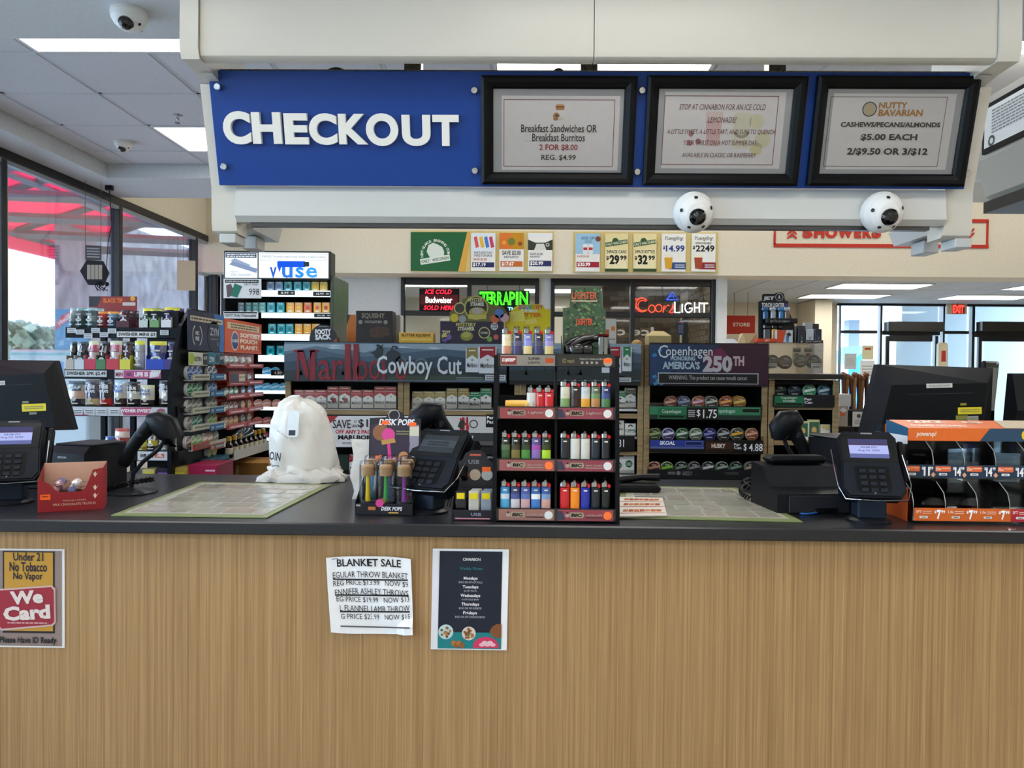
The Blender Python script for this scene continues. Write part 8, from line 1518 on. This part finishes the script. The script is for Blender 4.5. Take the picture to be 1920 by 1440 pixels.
# ---------------------------------------------------------------- accessory display on the right
pq = C0(1713, 981); px0 = pq.x; PWD = .56; PY = pq.y
pd = thing('accessory_display', 'orange and blue accessory display with clear price tagged bins', 'display', (px0+PWD/2, PY+.1, ZQ))
def L(x, y, z): return (px0+x, PY+y, ZQ+z)
def zpx(y, Y): return at(1800, y, Y).z-ZQ
zu0, zu1 = zpx(896, PY+.07), zpx(872, PY+.07); zl_0, zl_1 = .008, zpx(953, PY); zh0, zh1 = zpx(827, PY+.1), zpx(803, PY+.1); zh2 = zpx(790, PY+.17)
def bx(nm, x0, x1, y0, y1, z0, z1, c, mat='print', b=0.0): a = L(x0, y0, z0); d = L(x1, y1, z1); g = MB(); g.box(a[0], d[0], a[1], d[1], a[2], d[2], c, b); return part(nm, g, pd, mat, world=True)
bx('base', 0, PWD, 0, .25, 0, .007, '#8a8c8c', 'acrylic'); bx('rear_panel', 0, PWD, .246, .25, .007, zh1, '#15171a', 'acrylic'); bx('mid_shelf', 0, PWD, .07, .246, zu0-.004, zu0, '#999', 'acrylic')
lo = bx('lower_strip', 0, PWD, -.003, 0, zl_0, zl_1, '#d9692a'); upx = bx('upper_strip', 0, PWD, .067, .07, zu0, zu1, '#22364e')
hdr = bx('header', .03, PWD, .1, .246, zh0, zh1, '#dc6a2a')
a0, a1, a2, a3 = L(.03, .1, zh1), L(PWD, .1, zh1), L(PWD, .22, zh2), L(.03, .22, zh2); g = MB(); g.add([a0, a1, a2, a3, L(.03, .246, zh1), L(PWD, .246, zh1)], [(0, 1, 2, 3), (3, 2, 5, 4), (0, 3, 4), (1, 5, 2)], '#dc6a2a'); part('header_slope', g, pd, 'print', world=True)
# header print
M = facing(Vector(L(0, .0994, (zh0+zh1)/2))); g = MB(M); hh = zh1-zh0; g.text('powerup!', .085, 0, .058, hh*.5, '#f4d9c4', 1, .03, it=.15); g.pg([(.245, -hh/2), (PWD, -hh/2), (PWD, hh/2), (.275, hh/2)], '#2c465e', 1); g.rr(.42, 0, .1, hh*.8, hh*.35, '#e0c020', 2); g.text('CHECK US OUT', .42, 0, .07, hh*.3, '#222', 3, .02); part('header_print', g, pd, 'print', world=True)
M = frame((Vector(a0)+Vector(a3))/2+Vector((0, 0, 0)), (1, 0, 0), Vector(a3)-Vector(a0)); M.translation = Vector(((a0[0]), (a0[1]+a3[1])/2, (a0[2]+a3[2])/2)); g = MB(M); g.text('QUICK', .1, .025, .115, .05, '#f4dcc8', 2, .05); g.text('POWER DELIVERY', .11, -.032, .17, .026, '#f4dcc8', 2, .03); g.rr(.24, .024, .06, .034, .012, '#e8c4a8', 2); g.text('PD', .24, .024, .03, .02, '#c0552a', 3, .03); g.pg([(.29, -.06), (PWD, -.06), (PWD, .06), (.33, .06)], '#c9b9a0', 2); part('slope_print', g, pd, 'print', world=True)
g = MB(); side = [L(.028, .235, zh2+.0), L(.028, .098, zh1), L(.028, .098, zh0-.01), L(.028, .235, zh0-.02)]; g.add(side, [(0, 1, 2, 3)], '#2c5878'); m1, m2 = Vector(side[1]).lerp(Vector(side[2]), .5), Vector(side[0]).lerp(Vector(side[3]), .55); o_ = Vector((-.001, -.001, 0)); g.add([m2+o_, m1+o_, Vector(side[2])+o_, Vector(side[3])+o_], [(0, 1, 2, 3)], '#dfe2e8'); part('header_cheek', g, pd, 'print', world=True)
NB = 6; bw = .0925
for i in range(NB+1):
    for nm, y0, z0, z1_ in (('upper_divider', .072, zu0, zh0), ('lower_divider', .003, .008, zu0-.01)):
        y1_ = .24; zz = z1_-z0; pr = [(y0, z0), (y1_, z0), (y1_, z1_), (y0+.05, z1_), (y0+.01, z0+zz*.75), (y0, z0+zz*.5)]; g = MB(); g.prism([(PY+a, ZQ+b) for a, b in pr], 0, px0+i*bw-.0012, px0+i*bw+.0012, '#fff'); part(nm, g, pd, 'acrylic', world=True)
        g = MB(); g.tube([L(i*bw, y0, z0), L(i*bw, y0, z0+zz*.5), L(i*bw, y0+.01, z0+zz*.75), L(i*bw, y0+.05, z1_)], .0013, '#9a9c9c', 5); part('divider_edge', g, pd, 'gloss', world=True)
PR = ['11', '14', '14', '14', '19', '19']
for i in range(NB):
    M = facing(Vector(L(i*bw+bw/2, .0665, (zu0+zu1)/2))); g = MB(M); h = zu1-zu0; g.rr(-.02, h*.2, .046, h*.42, .003, '#dc6a3a', 1); g.text(['20w', '20w', '32w', '32w', '20w', '45w'][i], -.034, h*.2, .016, h*.24, '#f4e0d4', 2, .02); g.rect(-.012, h*.25, .024, .002, '#f0c8b0', 2); g.rr(-.02, -h*.22, .024, h*.18, .002, '#e6e6e6', 1); g.rect(-.02, -h*.22, .014, .002, '#555', 2); g.text('$', .012, h*.24, .006, h*.24, '#f0f0f0', 1, .03); g.text(PR[i], .024, .0, .018, h*.7, '#f0f0f0', 1, .05); g.text('99', .038, h*.24, .010, h*.26, '#f0f0f0', 1, .03); g.pg([(.036, -.01), (.043, -.018), (.05, -.01), (.043, -.002)], '#d9a080', 2); subpart('price_print', g, upx, 'print', world=True)
    M = facing(Vector(L(i*bw+bw/2, -.0035, (zl_0+zl_1)/2))); g = MB(M); h = zl_1-zl_0
    if i in (3, 4): g.rect(0, 0, bw, h, '#b0283a', .5)
    g.text(['3FT', '1.0a', '1.0a', '3FT', '6FT', '1.0a'][i], -.034, h*.22, .016, h*.22, '#f4dccc', 1, .02); g.rect(-.01, h*.25, .026, .002, '#f0c8b0', 1); g.rect(-.01, h*.1, .026, .002, '#f0c8b0', 1); g.rr(-.02, -h*.2, .024, h*.18, .002, '#e6e0d6', 1); g.rect(-.02, -h*.2, .014, .002, '#555', 2); g.text('$', .014, h*.2, .006, h*.24, '#fff', 1, .03); g.text('7', .024, 0, .012, h*.75, '#fff', 1, .05); g.text('99', .036, h*.22, .012, h*.26, '#fff', 1, .03); subpart('price_print', g, lo, 'print', world=True)
bx('side_cheek', -.005, -.003, .03, .22, 0, zu0*.8, '#c85a28')
for i, (x, z, c, nm) in enumerate(((.035, zu0, '#b9bcbc', 'upper bin'), (.115, zu0, '#a9acac', 'second upper bin'), (.03, .008, '#6a6a66', 'lower bin'), (.125, .008, '#c9b4ac', 'second lower bin'), (.22, .008, '#3a3b3e', 'third lower bin'))):
    q = L(x, .13, z+.001); t = thing('charger_pack', 'small charger left in the %s of the accessory display' % nm, 'charger', q, group='chargers in the accessory display'); g = MB(); g.box(-.02, .02, -.012, .012, 0, .024, '#1c1d20' if i != 3 else '#8a2a2a', .004); part('body', g, t, 'plastic'); g = MB(); g.box(-.012, -.008, -.003, .003, .024, .042, c); g.box(.006, .01, -.003, .003, .024, .042, c); part('prongs', g, t, 'metal')
    if i == 3: g = MB(); g.ball((0, 0, .0245), .035, .02, .022, '#b9b4b4', 12, 5, 0.0); part('cap', g, t, 'gloss', smooth=40)
# ---------------------------------------------------------------- telephone handset, flyers, cords
hq = C0(1196, 922); t = thing('telephone_handset', 'black telephone handset lying beside the lighter rack', 'handset', (hq.x, 2.75, ZQ))
g = MB(); pts = [at(1152, 906, 2.75), at(1172, 900, 2.75), at(1205, 896, 2.75), at(1238, 897, 2.75)]; g.tube([Vector(p_)+Vector((0, .02, .0)) for p_ in pts], [.02, .018, .015, .018], '#101113', 10, flat=.8); part('handset', g, t, 'plastic', smooth=50, world=True)
g = MB(); a = at(1152, 920, 2.7); b = at(1238, 922, 2.7); g.box(a.x, b.x, 2.68, 2.78, ZQ+.0045, ZQ+.03, '#131416', .008); part('base', g, t, 'plastic', world=True); g = MB(); g.tube([(a.x+.02, 2.73, ZQ+.03), pts[0]+Vector((0, .02, 0)), pts[0]+Vector((.02, .02, -.01))], .014, '#101113', 8); part('hinge_end', g, t, 'plastic', smooth=50, world=True)
for k, (dx, dy, lb) in enumerate(((0, 0, 'white flyer with red bacon print, on top'), (-.006, -.004, 'white flyer sheet under the printed one'))):
    c4 = [C0(1130, 974), C0(1251, 972), C0(1242, 938), C0(1140, 936)]; h = Vector((dx, dy, .0085-.0025*k)); g = MB(); g.add([c_+h for c_ in c4], [(0, 1, 2, 3)], '#d6d0c6')
    def bl2(u, v): return c4[0].lerp(c4[1], u).lerp(c4[3].lerp(c4[2], u), v)+h+Vector((0, 0, .0006))
    if k == 0:
        rd = random.Random(6)
        for v in (.25, .58, .85):
            for q in range(7): u = .3+.09*q; g.add([bl2(u, v-.05), bl2(u+.08, v-.04+rd.uniform(-.02, .02)), bl2(u+.09, v+.06), bl2(u+.01, v+.07)], [(0, 1, 2, 3)], rd.choice(['#b5683a', '#a04a2a', '#c08050']))
            g.add([bl2(.02, v-.12), bl2(.98, v-.12), bl2(.98, v-.1), bl2(.02, v-.1)], [(0, 1, 2, 3)], '#b04a3a')
    single('flyer', g, lb+' beside the lighter rack', 'flyer', 'paper')
def cord(name, pts, r, c, label, coil=0.0, mat='plastic'):
    P_ = []; m = 110 if coil else 30; c_ = [Vector(p_) for p_ in pts]
    for i in range(m):
        u = i/(m-1)*(len(c_)-1); k = min(int(u), len(c_)-2); f = u-k; p0, p1, p2, p3 = c_[max(k-1, 0)], c_[k], c_[k+1], c_[min(k+2, len(c_)-1)]
        p_ = .5*((2*p1)+(-p0+p2)*f+(2*p0-5*p1+4*p2-p3)*f*f+(-p0+3*p1-3*p2+p3)*f**3)
        if coil: p_ = p_+Vector((coil*.6*math.cos(i*1.5), coil*.8*math.sin(i*1.5), coil*math.cos(i*1.5)))
        P_.append(p_)
    g = MB(); g.tube(P_, r, c, 6); return single(name, g, label, 'cord', mat, smooth=60)
up_ = Vector((0, 0, .016))
cord('coiled_cord', [C0(1440, 948)+up_, C0(1400, 940)+up_, C0(1388, 925)+up_, C0(1405, 914)+up_, C0(1425, 920)+up_, C0(1450, 935)+up_], .0035, '#1a1a1a', 'black coiled telephone cord on the right mat', .007)
cord('coiled_cord', [C0(1452, 946)+up_, C0(1420, 932)+up_, C0(1392, 912)+up_, C0(1412, 905)+up_, C0(1416, 912)+up_], .0035, '#1a1a1a', 'second loop of coiled cord beside the check reader', .007)
cord('blue_cable', [C0(1480, 958)+Vector((0, 0, .004)), C0(1510, 966)+Vector((0, 0, .004)), C0(1550, 962)+Vector((0, 0, .01)), C0(1580, 956)+Vector((0, 0, .02)), C0(1610, 966)+Vector((0, 0, .01))], .003, '#2a5fa8', 'thin blue network cable running to the lit card terminal')
for i in range(5): cord('dark_cable', [C0(818+6*i, 955)+Vector((0, .03, .004)), C0(836+5*i, 940)+Vector((0, .05, .05+.012*i)), C0(850, 930)+Vector((0, .1, .03+.01*i)), C0(842+4*i, 915)+Vector((0, .1, .004))], .0025, '#16171a', 'loose black cable behind the middle card terminal, %s of the bundle' % ORD[i])
q = C0(1896, 992); g = MB(); g.rev([(.012, 0), (.012, .0015)], '#c9c6bd', 14, tuple(q)); single('coin', g, 'single coin near the counter edge under the orange display', 'coin', 'metal')
q = C0(900, 972)
# ---------------------------------------------------------------- behind the right side: canes, cartons
for i in range(7):
    x = 1580+7.2*i; a = at(x, 790, 4.6); b = at(x+1, 703+3*(i % 3), 4.6); g = MB(); g.tube([a, a.lerp(b, .5)+Vector((.006*(-1)**i, 0, 0)), b], .014, ['#5a3420', '#8a5a2a', '#43261a', '#a0703a'][i % 4], 8); g.ball(b, .02, .02, .02, '#7a4a2a', 8, 5); single('wooden_cane', g, 'carved wooden cane, %s in the rack behind the sales monitor' % ORD[i], 'cane', 'gloss', 'wooden canes behind the monitor', smooth=50)
t = thing('gift_stand', 'dark stand with white notice holding the wooden canes', 'stand', (at(1605, 790, 4.6).x, 4.6, 0)); g = MB(); a, b = at(1578, 768, 4.5), at(1640, 768, 4.5); g.box(a.x, b.x, 4.5, 4.8, 0, a.z, '#1a1b1e', .005); part('body', g, t, 'plastic', world=True); p = PX(facing(at(1612, 785, 4.497))); p.rect(1598, 1622, 772, 800, '#d9d9d6', 1); p.disc(1610, 780, 4, '#555', 2); p.lines(1602, 1618, 786, 796, 3, '#999', 2); part('notice', p.g, t, 'paper', world=True)
boxthing('stock_crate', 1566, 1600, 800, 905, 4.28, .2, '#2a2522', 'dark crate under the snack packet behind the monitor', 'crate', None, 'plastic', zb=0)
boxthing('white_carton', 1573, 1596, 739, 762, 4.3, .1, '#cfd0d2', 'white carton leaning below the wooden canes', 'carton', None, 'paper')
boxthing('snack_bags', 1573, 1590, 762, 800, 4.3, .1, '#a89a90', 'crinkled snack packet below the white carton', 'packet', lambda p: (p.rect(1576, 1584, 772, 780, '#d9582a', 1), p.poly([(1574, 768), (1582, 764), (1588, 770), (1580, 774)], '#ddd', 2)), 'gloss')
